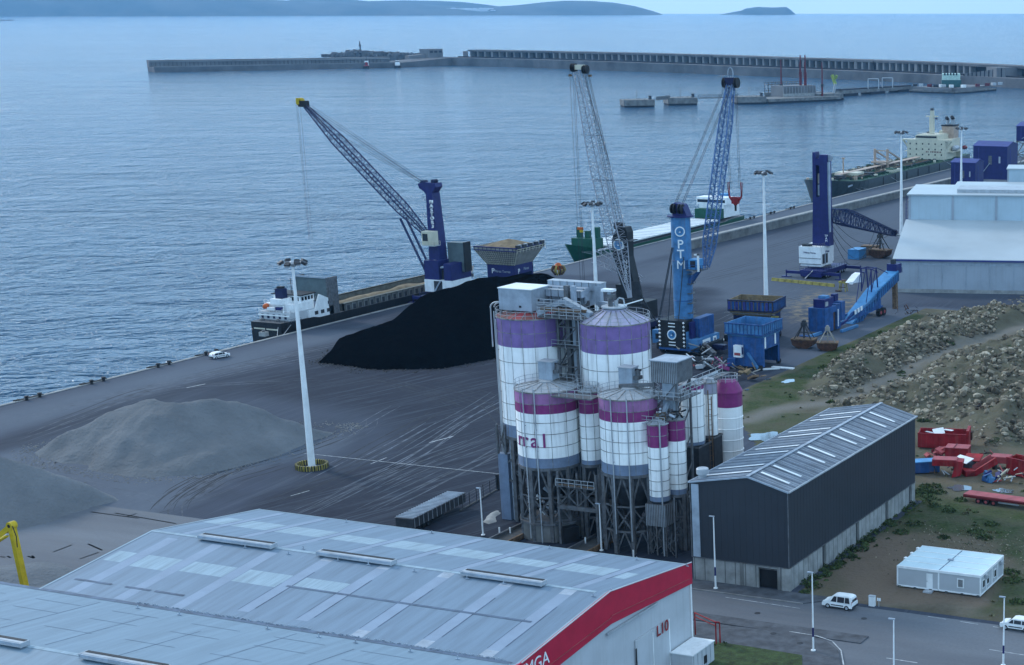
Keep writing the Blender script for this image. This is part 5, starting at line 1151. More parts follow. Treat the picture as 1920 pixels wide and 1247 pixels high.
for z in (12, 21): b.lathe((0,0,z),[(2.2,-.08),(2.26,0),(2.2,.08)],'blue',28)
b.build('platform', tw)
b = MB(); b.ext([(-1.4,-1.2,zt3+.3),(2.3,-1.2,zt3+.3),(1.2,-1.2,zt3+2.8),(-.9,-1.2,zt3+3.2)],(0,2.4,0),'navy'); sheaves(b,(-.9,-1.3,zt3+1.9),2,1.1,'black',(1,0,0),.7); sheaves(b,(.9,-1.3,zt3+1.9),2,1.1,'black',(1,0,0),.7); b.build('tower_head', t)
ca, sa = az(o3, -6)
for ch, z in (('P',24.7),('T',22.5),('M',20.1)):
    a = math.atan2(sa,ca); text(t, ch, (ca*2.26, sa*2.26, z), 2.7, 'white', (math.pi/2,0,a+math.pi/2), ext=.05, bend=2.3)
emblem(t, (ca*2.2, sa*2.2, 27.6), 1.12, (math.pi/2,0,math.atan2(sa,ca)+math.pi/2))
b = MB(); b.b2((3.0,-2.6,19.4),(5.2,.2,21.6),'blue_pale'); b.b2((2.6,-3.0,19.1),(6.2,.5,19.35),'steel'); b.rail([(2.6,-3.0,19.3),(6.2,-3.0,19.3),(6.2,.3,19.1)],1.1,.08,'blue',1); b.b2((5.7,-3.5,19.1),(6.1,-3.2,23),'white'); b.b2((5.0,-3.5,22.7),(6.1,-3.2,23),'white'); cb = b.build('cab', t)
b = MB(); b.b2((3.5,-2.66,19.9),(4.8,-2.6,21.3),'glass'); b.build('window', cb)
b = MB(); b.ext([(2.0,-1,17),(4.6,-1,19.1),(4.6,-1,18.6),(2.2,-1,15.5)],(0,1.4,0),'blue'); b.build('cab_bracket', t)
ft = Vector((4.2,3.6,19.2)); tp0 = Vector((-191.0,375.0,58.0)); d = ray(1370,160); tp0 = _C+d*((372.0)/d.y); tp_ = loc(tp0, o3)
b = MB(); b.lattice(ft, tp_, 3.0, 2.4, 36, .26, 'boom_bluegrey', side=(1,0,0), prof=girder_ends(2.3,.12,.8,.4,.6), r2=.10); b.build('boom', t)
b = MB(); b.lathe((0,0,0),[(.01,0),(.01,.01)],'black',3); sheaves(b, tp_+Vector((-1.5,0,.6)), 2, 1.2, 'black', (1,0,0), .5); sheaves(b, tp_+Vector((1.6,0,.6)), 2, 1.2, 'black', (1,0,0), .5); b.box(tp_+Vector((0,0,.9)),(2.4,1.6,1.8),'navy_dark'); b.build('boom_head', t)
b = MB(); 
for k in range(12): a, a2 = k*6.283/12, (k+1)*6.283/12; b.bar(tp_+Vector((.7*math.cos(a),0,2.6+1.5*math.sin(a))), tp_+Vector((.7*math.cos(a2),0,2.6+1.5*math.sin(a2))), .2, 'duct')
b.build('jib_ring', t)
b = MB(); th_ = Vector((0,-.8,zt3+2.6))
for dx in (-1.1,-.7,.7,1.1): ropes(b, [(tp_+Vector((dx,0,1.2)), th_+Vector((dx,0,0)))], .08)
ropes(b, [((-.9,-2.2,24),(-4.0,-4.0,zh)),((1.6,-2.0,22),(.8,-4.0,zh)),((-1.2,-2.2,24),(-4.3,-4.0,zh)),((-1.4,-2.2,20),(-1.8,-4.0,zh))], .16)
hk = Vector(aty(1379, 378, o3[1]+tp_.y)); hz_ = hk.z; hxx = hk.x-o3[0]
for dx in (-1.6,-1.2,1.2,1.6): ropes(b, [(tp_+Vector((dx,0,.4)), Vector((hxx+dx*.9,tp_.y,hz_+3)))], .06)
b.build('rope', t)
b = MB()
for dx in (-1.6, 1.6): b.bar((hxx+dx,tp_.y,hz_+4.6),(hxx+dx,tp_.y,hz_+1.0),.2,'red'); b.bar((hxx+dx*1.3,tp_.y,hz_+4.6),(hxx+dx*1.1,tp_.y,hz_+1.2),.12,'red_dark'); b.bar((hxx+dx,tp_.y,hz_+1.2),(hxx,tp_.y,hz_-.9),.4,'red')
b.box((hxx,tp_.y,hz_+.3),(1.8,.8,1.6),'red'); b.tube((hxx,tp_.y,hz_-.8),(hxx,tp_.y,hz_-2.2),.28,'black'); b.build('hook_block', t)
# --- crane 4: dark blue with white base, boom laid down
o4 = (-205.6, 458.5); t = thing('harbour_crane', 'dark blue square-towered harbour crane with white base and its boom laid down to a grab', 'crane', (*o4, 0))
chassis(t, 7.5, 17, 'navy'); wheels(t, (-3.2, 3.2), (-6.5,-5,-3.5, 3.5, 5, 6.5)); outrig(t, (2.5, 7.6), 'navy', 'x', 6.0)
x0 = loc(aty(1498, 480, 454), o4).x; x1 = loc(aty(1539, 480, 454), o4).x; z1 = aty(1500, 462, 454).z
b = MB(); b.b2((x0,-4.5,z1-5.0),(x1,4.8,z1),'white'); b.b2((x0+.4,-4.3,2.9),(x1,4.0,z1-5.0),'white'); b.b2((x0-.05,-4.6,z1-3.4),(x1+.05,-4.5,z1-3.25),'steel'); b.b2((x0-.05,-4.6,z1-5.05),(x1+.05,-4.45,z1-4.9),'steel'); b.b2((x1,-3.4,3.6),(x1+.04,.4,6.4),'steel_dark'); b.b2((x1+.0,-1.8,3.4),(x1+.08,-1.2,6.6),'duct'); b.build('housing', t)
text(t, 'P Pérez Torres', ((x0+x1)/2,-4.62,z1-1.7), .62, 'navy', ext=.03); text(t, 'P Pérez', (x1+.05,0,z1-1.7), .9, 'navy', (math.pi/2,0,math.pi/2))
b = MB(); b.rail([(x0,-4.5,z1),(x1,-4.5,z1),(x1,4.8,z1)],1,.07,'steel',1.3); b.box((x0+2,-3,z1+.3),(2.6,1.6,.6),'black'); b.build('roof_rail', t)
a0, a1_, = loc(aty(1523, 300, 457.5), o4), loc(aty(1552, 300, 457.5), o4); zt4 = a0.z+1.5; xa, xb_ = a0.x, a1_.x; mid = (xa+xb_)/2
b = MB(); hw = (xb_-xa)/2
b.ext([(xa-.35,-1.0,z1),(xb_+.15,-1.0,z1),(xb_-.3,-1.0,zt4-12),(xa,-1.0,zt4-12)],(0,3.2,0),'navy'); b.b2((xa,-1.0,zt4-12),(xa+1.05,2.2,zt4),'navy'); b.b2((xa+2.15,-1.0,zt4-12),(xb_-.3,2.2,zt4),'navy'); b.b2((xa+1.05,-.9,zt4-3),(xa+2.15,2.0,zt4-1.0),'navy'); b.b2((xa+1.05,.6,zt4-12),(xa+2.15,2.0,zt4-3),'navy_dark'); b.build('tower', t)
b = MB(); b.b2((xa+1.35,-.4,zt4-8.2),(xa+2.1,.5,zt4-5.4),'grid_metal'); b.b2((xa+1.35,-.4,zt4-11.6),(xa+2.1,.5,zt4-8.6),'duct'); b.build('winch', t)
b = MB(); sheaves(b,(xb_-.2,.4,zt4-.9),2,1.0,'duct',(0,1,0),.8); b.b2((xb_-.3,-.7,z1+4),(xb_+.3,.1,zt4-2),'duct'); b.b2((xa,-1,zt4),(xa+.8,2.2,zt4+.7),'navy'); b.build('tower_head', t)
text(t, 'TP\nA\nM', (xb_-.75,-1.06,z1+2.2), .9, 'white', ext=.04, lh=.8)
ft = Vector((xb_+.1,1.0,17.9)); gp = at(1648, 484); tp0 = aty(1676, 438, gp.y); tp_ = loc(tp0, o4)
b = MB(); b.lattice(ft, tp_, 3.4, 2.4, 24, .30, 'boom_blue', prof=girder_ends(4.2,.12,.25,.5,.35), r2=.15); b.build('boom', t)
b = MB(); sheaves(b, tp_+Vector((.3,-.3,.4)), 3, .9, 'navy_dark', (0,1,0), .5); b.box(tp_,(1.5,1.4,1.3),'black'); b.tube(tp_+Vector((1,0,-.4)),tp_+Vector((2.6,0,-.6)),.35,'galv'); b.build('boom_head', t)
b = MB()
for k in range(4):
    p0 = Vector((xb_+.4,.4,zt4-2-k*.6)); p1 = tp_+Vector((-.5-2*k,0,.3)); pr = p0; sg = 9+k*3
    p0.z = 16-k*1.5
    for i in range(1, 13): q = p0.lerp(p1, i/12); q.z -= sg*math.sin(math.pi*i/12)*.55; q.z = max(q.z, .4); b.bar(pr if i > 1 else p0, q, .09, 'rope'); pr = q
b.build('slack_rope', t)
def grab(label, loc_, rz, s=1.0, m='rust', group=None, fm='steel_dark'):
    t = thing('clamshell_grab', label, 'grab', loc_, rz, group)
    for e in (-1, 1):
        b = MB(); pts = [(0,-1.6*s,.05),(e*1.2*s,-1.6*s,.1*s),(e*2.6*s,-1.6*s,.9*s),(e*2.9*s,-1.6*s,2.3*s),(0,-1.6*s,2.3*s)]; b.ext(pts if e < 0 else pts[::-1], (0,3.2*s,0), m); b.b2((e*.02,-1.7*s,2.1*s),(e*2.95*s,1.7*s,2.36*s),'rust_pale' if m == 'rust' else m); b.build('bucket_shell', t)
    b = MB(); top = 6.2*s
    for e in (-1, 1):
        for y in (-1, 1): b.bar((e*2.2*s,y*1.4*s,2.2*s),(e*.4*s,y*.5*s,top-.7*s),.22*s,fm)
    b.bar((-1.3*s,0,3.8*s),(1.3*s,0,3.8*s),.2*s,fm); b.build('arm', t)
    b = MB(); b.box((0,0,top-.4*s),(1.3*s,1.2*s,.8*s),fm); sheaves(b,(0,0,top+.1*s),2,.5*s,fm,(0,1,0),.6*s); b.bar((0,0,2.3*s),(0,0,top),.35*s,fm); b.build('grab_head', t)
    return t
grab('dark grab resting under the lowered boom tip beside the white shed', (gp.x, gp.y+1, 0), R(-10), 1.15, 'rust')
p = at(1508, 652); grab('rusty square clamshell grab standing on the concrete, left one of the pair', (p.x, p.y, 0), R(8), .95, 'rust')
p = at(1552, 657); grab('rusty clamshell grab with rounded shells, right one of the pair near the grass', (p.x, p.y, 0), R(20), .85, 'rust', fm='grid_metal')
# containers near crane 4
def container(label, px, py, L_, m, rz, W_=2.5, H_=2.7):
    p = at(px, py); t = thing('container', label, 'container', (p.x, p.y, 0), rz); b = MB(); b.b2((0,0,.05),(L_,W_,H_),m); b.build('shell', t)
    b = MB(); n_ = int(L_/.5)
    for k in range(n_): b.b2((.1+k*.5,-.05,.2),(.3+k*.5,0,H_-.15),m)
    for x in (-.04, L_-.08): b.b2((x,-.07,0),(x+.14,.07,H_+.04),m)
    b.b2((0,-.07,H_-.1),(L_,.07,H_+.06),m); b.build('ribs', t); return t
container('small light blue container on the open quay in front of the red one', 1590, 486, 3.6, 'blue_pale', R(0), 6.1, 3.0); container('rusty red container behind the dark grab', 1614, 479, 5.0, 'rust_pale', R(8), 4, 3)
# yellow barrier
a, c = at(1447, 526), at(1565, 538); t = thing('barrier', 'long yellow painted concrete barrier in front of the white-based crane', 'barrier', (a.x, a.y, 0), math.atan2(c.y-a.y, c.x-a.x)); L_ = math.hypot(c.x-a.x, c.y-a.y); n_ = 9
for k in range(n_): b = MB(); b.ext([(k*L_/n_+.1,-.35,0),(k*L_/n_+.1,.35,0),(k*L_/n_+.1,.15,.85),(k*L_/n_+.1,-.15,.85)],(L_/n_-.2,0,0),'yellow_dirty'); b.build('block', t)
# small yellow spreader stand
p = at(1581, 546); t = thing('spreader_stand', 'small dirty yellow steel stand on the mud between crane and loader', 'stand', (p.x, p.y, 0)); b = MB()
for x in (-1, 1):
    for y in (-.7, .7): b.bar((x,y,0),(x*.7,y*.7,2.4),.22,'yellow_dirty')
b.box((0,0,2.5),(2.2,1.4,.5),'yellow_dirty'); b.box((.3,0,2.9),(1.2,1,.5),'rust_pale'); b.bar((-1,-.7,1.2),(1,-.7,1.2),.15,'rust'); b.build('frame', t); b = MB(); b.b2((-1.8,-1.4,.02),(-.2,-.6,.3),'rust'); b.build('foot_plate', t)

# ============================================================ SHIPS
def hull(L_, B, deck, keel, m, bow_rake=6, stern=.78, sheer=1.8, n=40, bulwark=0, full=.8, tr=.15):
    """hull along +Y (bow at +Y), origin at the stern waterline corner: centre x=0, y 0..L"""
    b = MB(); st = []
    for i in range(n+1):
        s = i/n; w_ = B/2*(stern+(1-stern)*min(1, s/.15)**.7)
        f = 1 if s < full else max(0.0, 1-((s-full)/(1-full))**2.1); fw_ = 1 if s < full-.04 else max(0.0, 1-((s-full+.04)/(1-full+.04))**1.6)
        dz = deck + sheer*max(0, (s-full)/(1-full))**1.4 + (.5 if s < tr else 0); y = s*L_
        yb = y - bow_rake*max(0, (s-.9)/.1)
        st.append([(-w_*f, y, dz), (-w_*min(f, fw_)*.985, min(yb, y), -3), (-w_*fw_*.9, min(yb, y), keel), (w_*fw_*.9, min(yb, y), keel), (w_*min(f, fw_)*.985, min(yb, y), -3), (w_*f, y, dz)])
    vs = [p for q in st for p in q]; fs = []
    for i in range(n):
        for k in range(5): a = i*6+k; fs.append((a, a+6, a+7, a+1))
    b.add(vs, fs, m); b.add(st[0], [(0,1,2,3,4,5)], m)
    dk = MB(); dk.add([p for q in st for p in ((q[0][0]*.99, q[0][1], q[0][2]-bulwark), (q[5][0]*.99, q[5][1], q[5][2]-bulwark))], [(2*i, 2*i+1, 2*i+3, 2*i+2) for i in range(n)], 'steel')
    return b, dk, st
# --- black coaster, stern towards us
t = thing('cargo_ship', 'small black coaster with white bridge and open hold full of brown grain', 'ship', (-293.9, 326.0, 0)); SL = 96.0; t.scale = (.87, .89, .84)
b, dk, st = hull(SL, 13.0, 2.1, -6, 'hull_black', 7, .8, 3.2); b.build('hull', t); dk.build('deck', t)
b = MB(); yy = np.arange(25.7, 82, 2.6); b.b2((-5.6,25,2.1),(-5.2,83,4.4),'hold'); b.b2((5.4,25,.4),(5.8,83,4.2),'concrete_old'); b.b2((-5.6,25,2),(5.8,25.4,4.2),'hold'); b.b2((-5.6,82.6,2),(5.8,83,4.2),'hold')
for y in yy: b.b2((5.8,y,1.0),(6.3,y+.35,4.2),'concrete_old')
for y in yy: b.b2((5.81,y+.6,1.4),(5.86,y+2.1,3.5),'steel_dark')
b.b2((-6.4,25,4.2),(-5.2,83,4.4),'hold'); b.b2((5.2,25,4.2),(6.3,83,4.4),'hold'); b.build('hold_coaming', t)
def grainf(name, parent, x0, x1, y0, y1, z0, hmax, seed, m='grain'):
    xs_ = np.linspace(x0, x1, 14); ys_ = np.linspace(y0, y1, max(10, int((y1-y0)/1.1))); vs = []; fs = []
    for y in ys_:
        for x in xs_:
            ed = min((x-x0)/(x1-x0), (x1-x)/(x1-x0))*2; e2 = min(y-y0, y1-y)/4
            vs.append((x, y, z0+hmax*(min(1, ed*1.4)*min(1, e2)**.7)*(.75+.5*noise.noise(Vector((x*.2+seed, y*.11, seed))))))
    nx_ = len(xs_)
    for j in range(len(ys_)-1):
        for i in range(nx_-1): a = j*nx_+i; fs.append((a, a+1, a+nx_+1, a+nx_))
    b = MB(); b.add(vs, fs, m, True); return b.build(name, parent)
grainf('grain_cargo', t, -5.2, 5.4, 25.4, 82.6, 1.9, 2.6, 3); b = MB(); b.b2((-5.2,25.4,-2),(5.4,82.6,1.9),'grain'); b.build('hold_filling', t)
b = MB(); b.b2((-5.6,5.5,2.4),(5.6,19.5,5.2),'wall_pale'); b.b2((-5.0,8,5.2),(5.0,20,7.4),'white'); b.b2((-4.6,13,7.4),(4.6,21,9.6),'white'); b.b2((5.4,15,2.2),(6.1,29.5,4.8),'white'); b.b2((-6.1,15,2.2),(-5.4,29.5,4.8),'white'); b.ext([(5.5,19,4.8),(5.5,29.5,4.8),(5.5,29.5,6.6),(5.5,26,7.8),(5.5,22,9.2),(5.5,20.5,7.2)],(.5,0,0),'white'); b.b2((-4.8,21,2.2),(4.8,28.5,6.0),'silo_grey'); ss = b.build('superstructure', t)
b = MB(); b.b2((-5.2,12.5,9.6),(5.2,21.6,9.9),'black'); b.b2((-2,6.5,7.4),(2.0,12.5,9.0),'white'); b.b2((-1.2,8.5,9.0),(1.2,11.5,12.0),'navy_dark'); b.b2((-.8,9,12),(.8,11,12.6),'black'); b.build('bridge_roof', t)
b = MB()
for k in range(5): b.b2((-3.9+k*1.7,12.93,8.0),(-2.7+k*1.7,12.98,9.1),'glass')
for k in range(4): b.b2((4.62,13.8+k*1.8,8.0),(4.66,15.0+k*1.8,9.1),'glass')
for k in range(5): b.b2((-4.8+k*2.0,5.43,3.2),(-4.0+k*2.0,5.48,4.6),'navy_dark')
for k in range(3): b.lathe((0,0,0),[(.01,0)],'glass',3,(False,False)) if 0 else b.b2((6.11,18.2+k*3.6,3.2),(6.15,20.2+k*3.6,4.3),'steel_dark')
b.b2((6.02,26.5,5.6),(6.06,27.8,6.6),'navy_dark'); b.build('window', ss)
b = MB(); b.rail([(-5.6,5.6,5.2),(5.6,5.6,5.2),(5.6,13,5.2)],1,.09,'white',1.2); b.rail([(-6,1,2.6),(6,1,2.6),(6.2,10,2.4)],1,.08,'steel',1.6); b.rail([(-5,8,7.4),(5,8,7.4)],1,.09,'white',1.4); b.b2((-5.4,4.6,4.1),(5.4,4.9,4.5),'white'); b.build('guard_rail', t)
b = MB(); b.lathe((0,0,0),[(.01,-1.9),(.8,-1.6),(1.0,0),(.8,1.6),(.01,1.9)],'orange',10); o = b.build('lifeboat', t); o.rotation_euler = (math.pi/2,0,.5); o.location = (-3.6, 6.6, 6.4)
b = MB(); b.box((-1.0,5.6,6.2),(2.4,1.2,.8),'white'); b.box((1.4,6.0,6.3),(2.0,1.2,.9),'navy'); b.tube((3.4,5,5.2),(1.0,9,8.0),.16,'white'); b.lathe((-2.8,2.8,2.4),[(.7,0),(.7,.8),(.3,1.2)],'steel',10); b.lathe((2.4,3,2.4),[(.7,0),(.7,.8),(.3,1.2)],'steel',10); b.tube((0,16,9.9),(0,16,14.5),.14,'steel'); b.bar((-1.4,16,12.8),(1.4,16,12.8),.12,'steel'); b.build('deck_gear', t)
hp = MB()
for k in range(4): hp.b2((-5.4,27.4+k*1.45,2.2),(5.6,28.5+k*1.45,13.4 if k < 2 else 13.0),'cooler_grey' if k == 0 else 'steel_dark')
hp.b2((-5.9,26.9,2.2),(-5.4,33,13.6),'steel'); hp.b2((5.6,26.9,2.2),(6.1,33,13.6),'steel'); hp.b2((-5.9,26.9,13.4),(6.1,27.3,13.9),'duct'); hp.build('hatch_cover_stack', t)
text(t, 'MONTESE LINES', (-.4, 26.86+.42, 6.8), 1.35, 'galv', ext=.05) if 0 else None
b = MB(); rv = random.Random(8)
for k in range(13): b.box((-3.0+k*.62, 27.33, 6.7+(.5 if k > 6 else 0)+rv.uniform(-.15,.15)), (rv.uniform(.2,.45), .08, rv.uniform(.7,1.3)), 'galv')
b.build('faded_lettering', t)
b = MB(); b.b2((-4.2,-.12,.55),(-.4,-.04,.95),'cream'); b.b2((.1,-.12,.5),(3.9,-.04,.9),'cream'); b.build('name_band', t)
b = MB(); b.tube((6,3,1.8),(10,-5,.4),.06,'galv'); b.tube((4,.2,1.6),(9,-6,.4),.06,'galv'); b.build('mooring_line', t)
b = MB(); b.b2((-4,84,2.6),(4,90,3.6),'steel'); b.lathe((0,90,3),[(.3,0),(.2,6)],'duct',8); b.box((2.6,88,4.2),(1.4,1.2,1.2),'steel'); b.build('forecastle', t)
for ch in t.children:
    if ch.name.split('.')[0] in ('superstructure','bridge_roof','guard_rail','deck_gear','hatch_cover_stack','faded_lettering'): ch.scale = (1, .70, .95)
    if ch.name.split('.')[0] == 'lifeboat': ch.location.y *= .7; ch.scale = (.8,.8,.8)
p = at(495, 630); b = MB(); b.b2((-.9,-.7,0),(.9,.7,1.0),'concrete'); b.lathe((0,0,1.0),[(.35,0),(.3,.3),(.5,.4)],'steel',10); o = b.build('mooring_block'); o.location = (p.x, p.y, 0); tag(o, 'pale concrete mooring block on the quay at the black coaster stern', 'mooring block')
# --- green coaster, bow towards us
t = thing('cargo_ship', 'green bulk coaster with white hatch covers lying behind the black crane', 'ship', (-295.0, 574.0, 0), math.pi); t.scale = (1, .88, .85)
b, dk, st = hull(128, 13.5, .8, -6, 'hull_green', 6, .85, 4.2, full=.84); b.build('hull', t); dk.build('deck', t)
b = MB(); b.b2((-5.9,24,.8),(5.9,108,1.7),'steel_dark'); b.b2((-6.3,24,1.7),(6.3,108,2.2),'hatch_white'); b.build('hatch_cover', t); b = MB()
for y in np.arange(26, 108, 4.2): b.b2((-6.3,y,2.2),(6.3,y+.2,2.32),'duct')
b.b2((-6.45,24,1.6),(-6.3,108,1.75),'black'); b.build('hatch_joint', t)
b = MB(); b.b2((-5,3,2),(5,17,7.5),'white'); b.b2((-6,10,7.5),(6,17,10.5),'white'); b.b2((-5,17,2),(5,21,6),'hull_green'); b.b2((-1.5,3,7.5),(1.5,7,11),'blue_pale'); b.tube((0,12,10.5),(0,12,16.5),.18,'white'); b.bar((-2,12,14),(2,12,14),.15,'white'); b.b2((-5.6,16.95,8.4),(5.6,17.05,9.6),'glass'); b.b2((-3,6,9),(3,9,9.4),'white'); b.tube((3,2,7),(3,6,11),.2,'white'); b.build('superstructure', t)
b = MB()
for x, z in ((-3.4,9.5),(0,8.0),(3.0,9.3)): b.b2((x-.8,112,1.8),(x+.8,113.6,z),'hull_green')
b.b2((-4.5,111,1.8),(4.5,116,5.4),'hull_green'); b.build('forecastle_posts', t)
b = MB(); b.bar((-3.6,124,1.8),(-9.5,122,.3),.08,'galv'); b.bar((-3.2,122,1.5),(-9.5,112,.3),.08,'galv'); b.build('mooring_line', t)
b = MB()
for k in range(10): b.box((-6.9+.0, 119-k*1.0, 1.9), (.08, .55, .7), 'white')
b.build('name_lettering', t)
# --- tanker, bow towards us
t = thing('tanker', 'dark grey tanker with green deck piping and a cream superstructure', 'ship', (-301.6, 830.0, -2.0), math.pi); t.scale = (.88, .89, .78)
b, dk, st = hull(187, 29, 7.2, -6, 'hull_grey', 9, .85, 2.6, full=.86); b.build('hull', t); d_ = dk.build('deck', t); d_.data.materials[0] = MATS['deck_green']
b = MB(); rv = random.Random(21)
for x in np.arange(-9, 10, 1.5): b.b2((x,52,8.0),(x+.35,158,8.5),rv.choice(['deck_green','steel_dark','deck_green','rust_pale']))
for y in np.arange(50, 160, 5.5): b.b2((-12,y,7.3),(12,y+.4,8.1),'deck_green')
b.b2((-1.6,50,9.6),(1.6,160,9.9),'pink_cream'); 
for y in np.arange(52, 160, 9): b.bar((-1.4,y,7.2),(-1.4,y,9.6),.3,'pink_cream'); b.bar((1.4,y,7.2),(1.4,y,9.6),.3,'pink_cream')
for k in range(150):
    x, y = rv.uniform(-12,12), rv.uniform(48,165); b.box((x,y,8.0),(rv.uniform(.4,1.6),rv.uniform(.4,2.2),rv.uniform(.5,2.2)),rv.choice(['deck_green','steel_dark','cream','deck_green','pink_cream','steel']))
b.build('deck_piping', t)
b = MB(); b.rail([(-14,40,7.2),(-14,160,7.2)],.9,.07,'deck_green',5); b.rail([(14,40,7.2),(14,160,7.2)],.9,.07,'deck_green',5); b.build('guard_rail', t)
b = MB()
for x in (-3.5, 3.5): b.tube((x,103,7.2),(x,103,19),.7,'pink_cream',10); b.bar((x,103,18),(x,86,12),.7,'pink_cream'); b.bar((x,103,14),(x,96,12),.4,'pink_cream')
b.b2((-4.5,100,11),(4.5,106,12),'pink_cream'); b.bar((-3.5,103,18),(3.5,103,18),.6,'pink_cream'); b.build('hose_crane', t)
b = MB(); b.b2((-13,108,7.2),(-8,118,8.8),'cream'); b.b2((-12.5,112,7.2),(-8.5,117.5,9.4),'deck_green'); b.build('manifold_tray', t)
b = MB(); b.b2((-6,140,7.2),(6,149,9.8),'cream'); b.tube((0,152,8),(0,152,18),.35,'pink_cream'); b.box((0,152,18),(1.6,.6,.8),'pink_cream'); b.b2((-9,134,7.5),(8,138,9),'steel_dark'); b.build('foremast_house', t)
b = MB()
for k in range(16): b.lathe((rv.uniform(-8,8)*(1-.3*rv.random()), rv.uniform(162,178), 8.4), [(.7,0),(.7,.8),(.9,1.0),(.2,1.3)], rv.choice(['steel','cream','pink_cream','black']), 8)
b.b2((-6,164,8.2),(-2,168,10.2),'steel_dark'); b.build('windlass', t)
b = MB(); b.b2((-11.2,14,7.2),(11.2,38,19.0),'cream'); b.b2((-6.5,18,19),(6.5,37.6,21.8),'cream'); b.b2((-14.6,33.5,18.4),(14.6,37.8,19.3),'cream'); b.b2((-5.8,20,21.8),(5.8,37,22.2),'cream'); ss = b.build('superstructure', t)
for e in (-1, 1): b = MB(); b.bar((e*11.2,36,14.2),(e*14.4,36,18.4),.8,'cream'); b.b2((e*11.2,18,11.4),(e*14.2,34,11.8),'cream'); b.b2((e*11.2,18,7.2),(e*14,20,11.4),'cream'); b.build('bridge_wing', t)
b = MB()
for row, z in enumerate((9.6, 12.9, 16.2)):
    for k in range(6): b.b2((-9.4+k*3.7,38.0,z),(-8.7+k*3.7,38.08,z+.9),'glass')
b.b2((-6.0,37.6,20.3),(6.0,37.72,21.4),'glass'); b.build('window', ss)
b = MB()
for k in range(9): b.box((-1-k*.95 if k > 1 else -.2-k*.95, 38.06, 11.8), (.5, .06, .9), 'red_dark')
b.build('warning_lettering', ss)
b = MB(); b.b2((-9.5,12,19),(-2.5,20,26.5),'pink_cream'); b.b2((-9.8,11.8,26.3),(-2.2,20.2,27.2),'black'); b.tube((-7.4,15,27),(-7.4,15,31.5),1.1,'galv'); b.tube((-4.2,15,27),(-4.2,15,31.0),1.0,'galv'); b.tube((-7.4,15,30.8),(-7.4,17,32),1.1,'black'); b.tube((-4.2,15,30.4),(-4.2,17,31.4),1.0,'black'); b.build('funnel', t)
b = MB(); b.b2((-1.2,28,22),(1.2,30,33),'cream'); b.b2((-3.4,28,32.6),(3.4,29.6,33.2),'cream'); b.b2((-1.0,28,33),(1.0,29.4,36.5),'cream'); b.box((0,28.8,37.2),(1.6,1.2,1.4),'steel_dark'); b.box((-2.6,29,31.6),(1.4,.3,1.1),'navy_dark'); b.rail([(-5.8,37,22.2),(5.8,37,22.2)],1.1,.12,'cream',1.5); b.b2((-4,22,22.2),(-2.5,24,24),'cream'); b.b2((2,24,22.2),(4.2,26,23.2),'steel'); b.build('radar_mast', t)
b = MB(); b.lathe((0,0,0),[(.01,-3.6),(1.4,-3),(1.7,0),(1.4,3),(.01,3.6)],'galv',12); o = b.build('lifeboat', t); o.rotation_euler = (math.pi/2,0,0); o.location = (-12.9, 26, 13.6)
b = MB(); b.lathe((0,0,0),[(.01,-2.6),(1.1,-2),(1.4,0),(1.1,2),(.01,2.6)],'red_dark',12); o = b.build('rescue_boat', t); o.rotation_euler = (math.pi/2,0,0); o.location = (-14, 14, 13)
b = MB(); b.b2((-13.2,186.0,-.6),(-13.0,186.1,.4),'cream'); 
for e in (-1,): b.bar((e*3,182,9),(e*19.5,150,.3),.14,'galv'); b.bar((e*6,176,9),(e*17,160,.3),.14,'galv'); b.bar((e*14,48,8),(e*16.2,28,.3),.2,'galv'); b.bar((e*13.6,130,8),(e*16.2,114,.3),.16,'galv')
b.build('mooring_line', t)
b = MB()
for k in range(6): b.box((-11.0+k*.5 if 0 else -13.3+.28*k, 176.2-k*2.0, 5.6), (.12, 1.1, .9), 'duct')
b.build('bow_lettering', t)
b = MB()
for y in np.arange(55, 150, 16): b.b2((-14.75,y,-3),(-14.5,y+.8,6.6),'steel_dark')
b.build('hull_frame_mark', t)

# ============================================================ QUAY FURNITURE
# long low block wall
A_, B_ = Vector((-268.5, 487, 0)), Vector((-256.5, 826, 0)); dd = (B_-A_); LW_ = dd.length; an = math.atan2(dd.y, dd.x)
t = thing('block_wall', 'long low wall of concrete blocks running along the quay behind the cranes', 'wall', A_, an); nseg = 34; rv = random.Random(6)
for k in range(nseg):
    b = MB(); x = k*LW_/nseg; b.b2((x+.04,-.9,0),(x+LW_/nseg-.04,.9,2.6),'concrete_old'); b.b2((x+.02,-1.05,2.6),(x+LW_/nseg-.02,1.05,3.0),'concrete'); b.build('block', t)
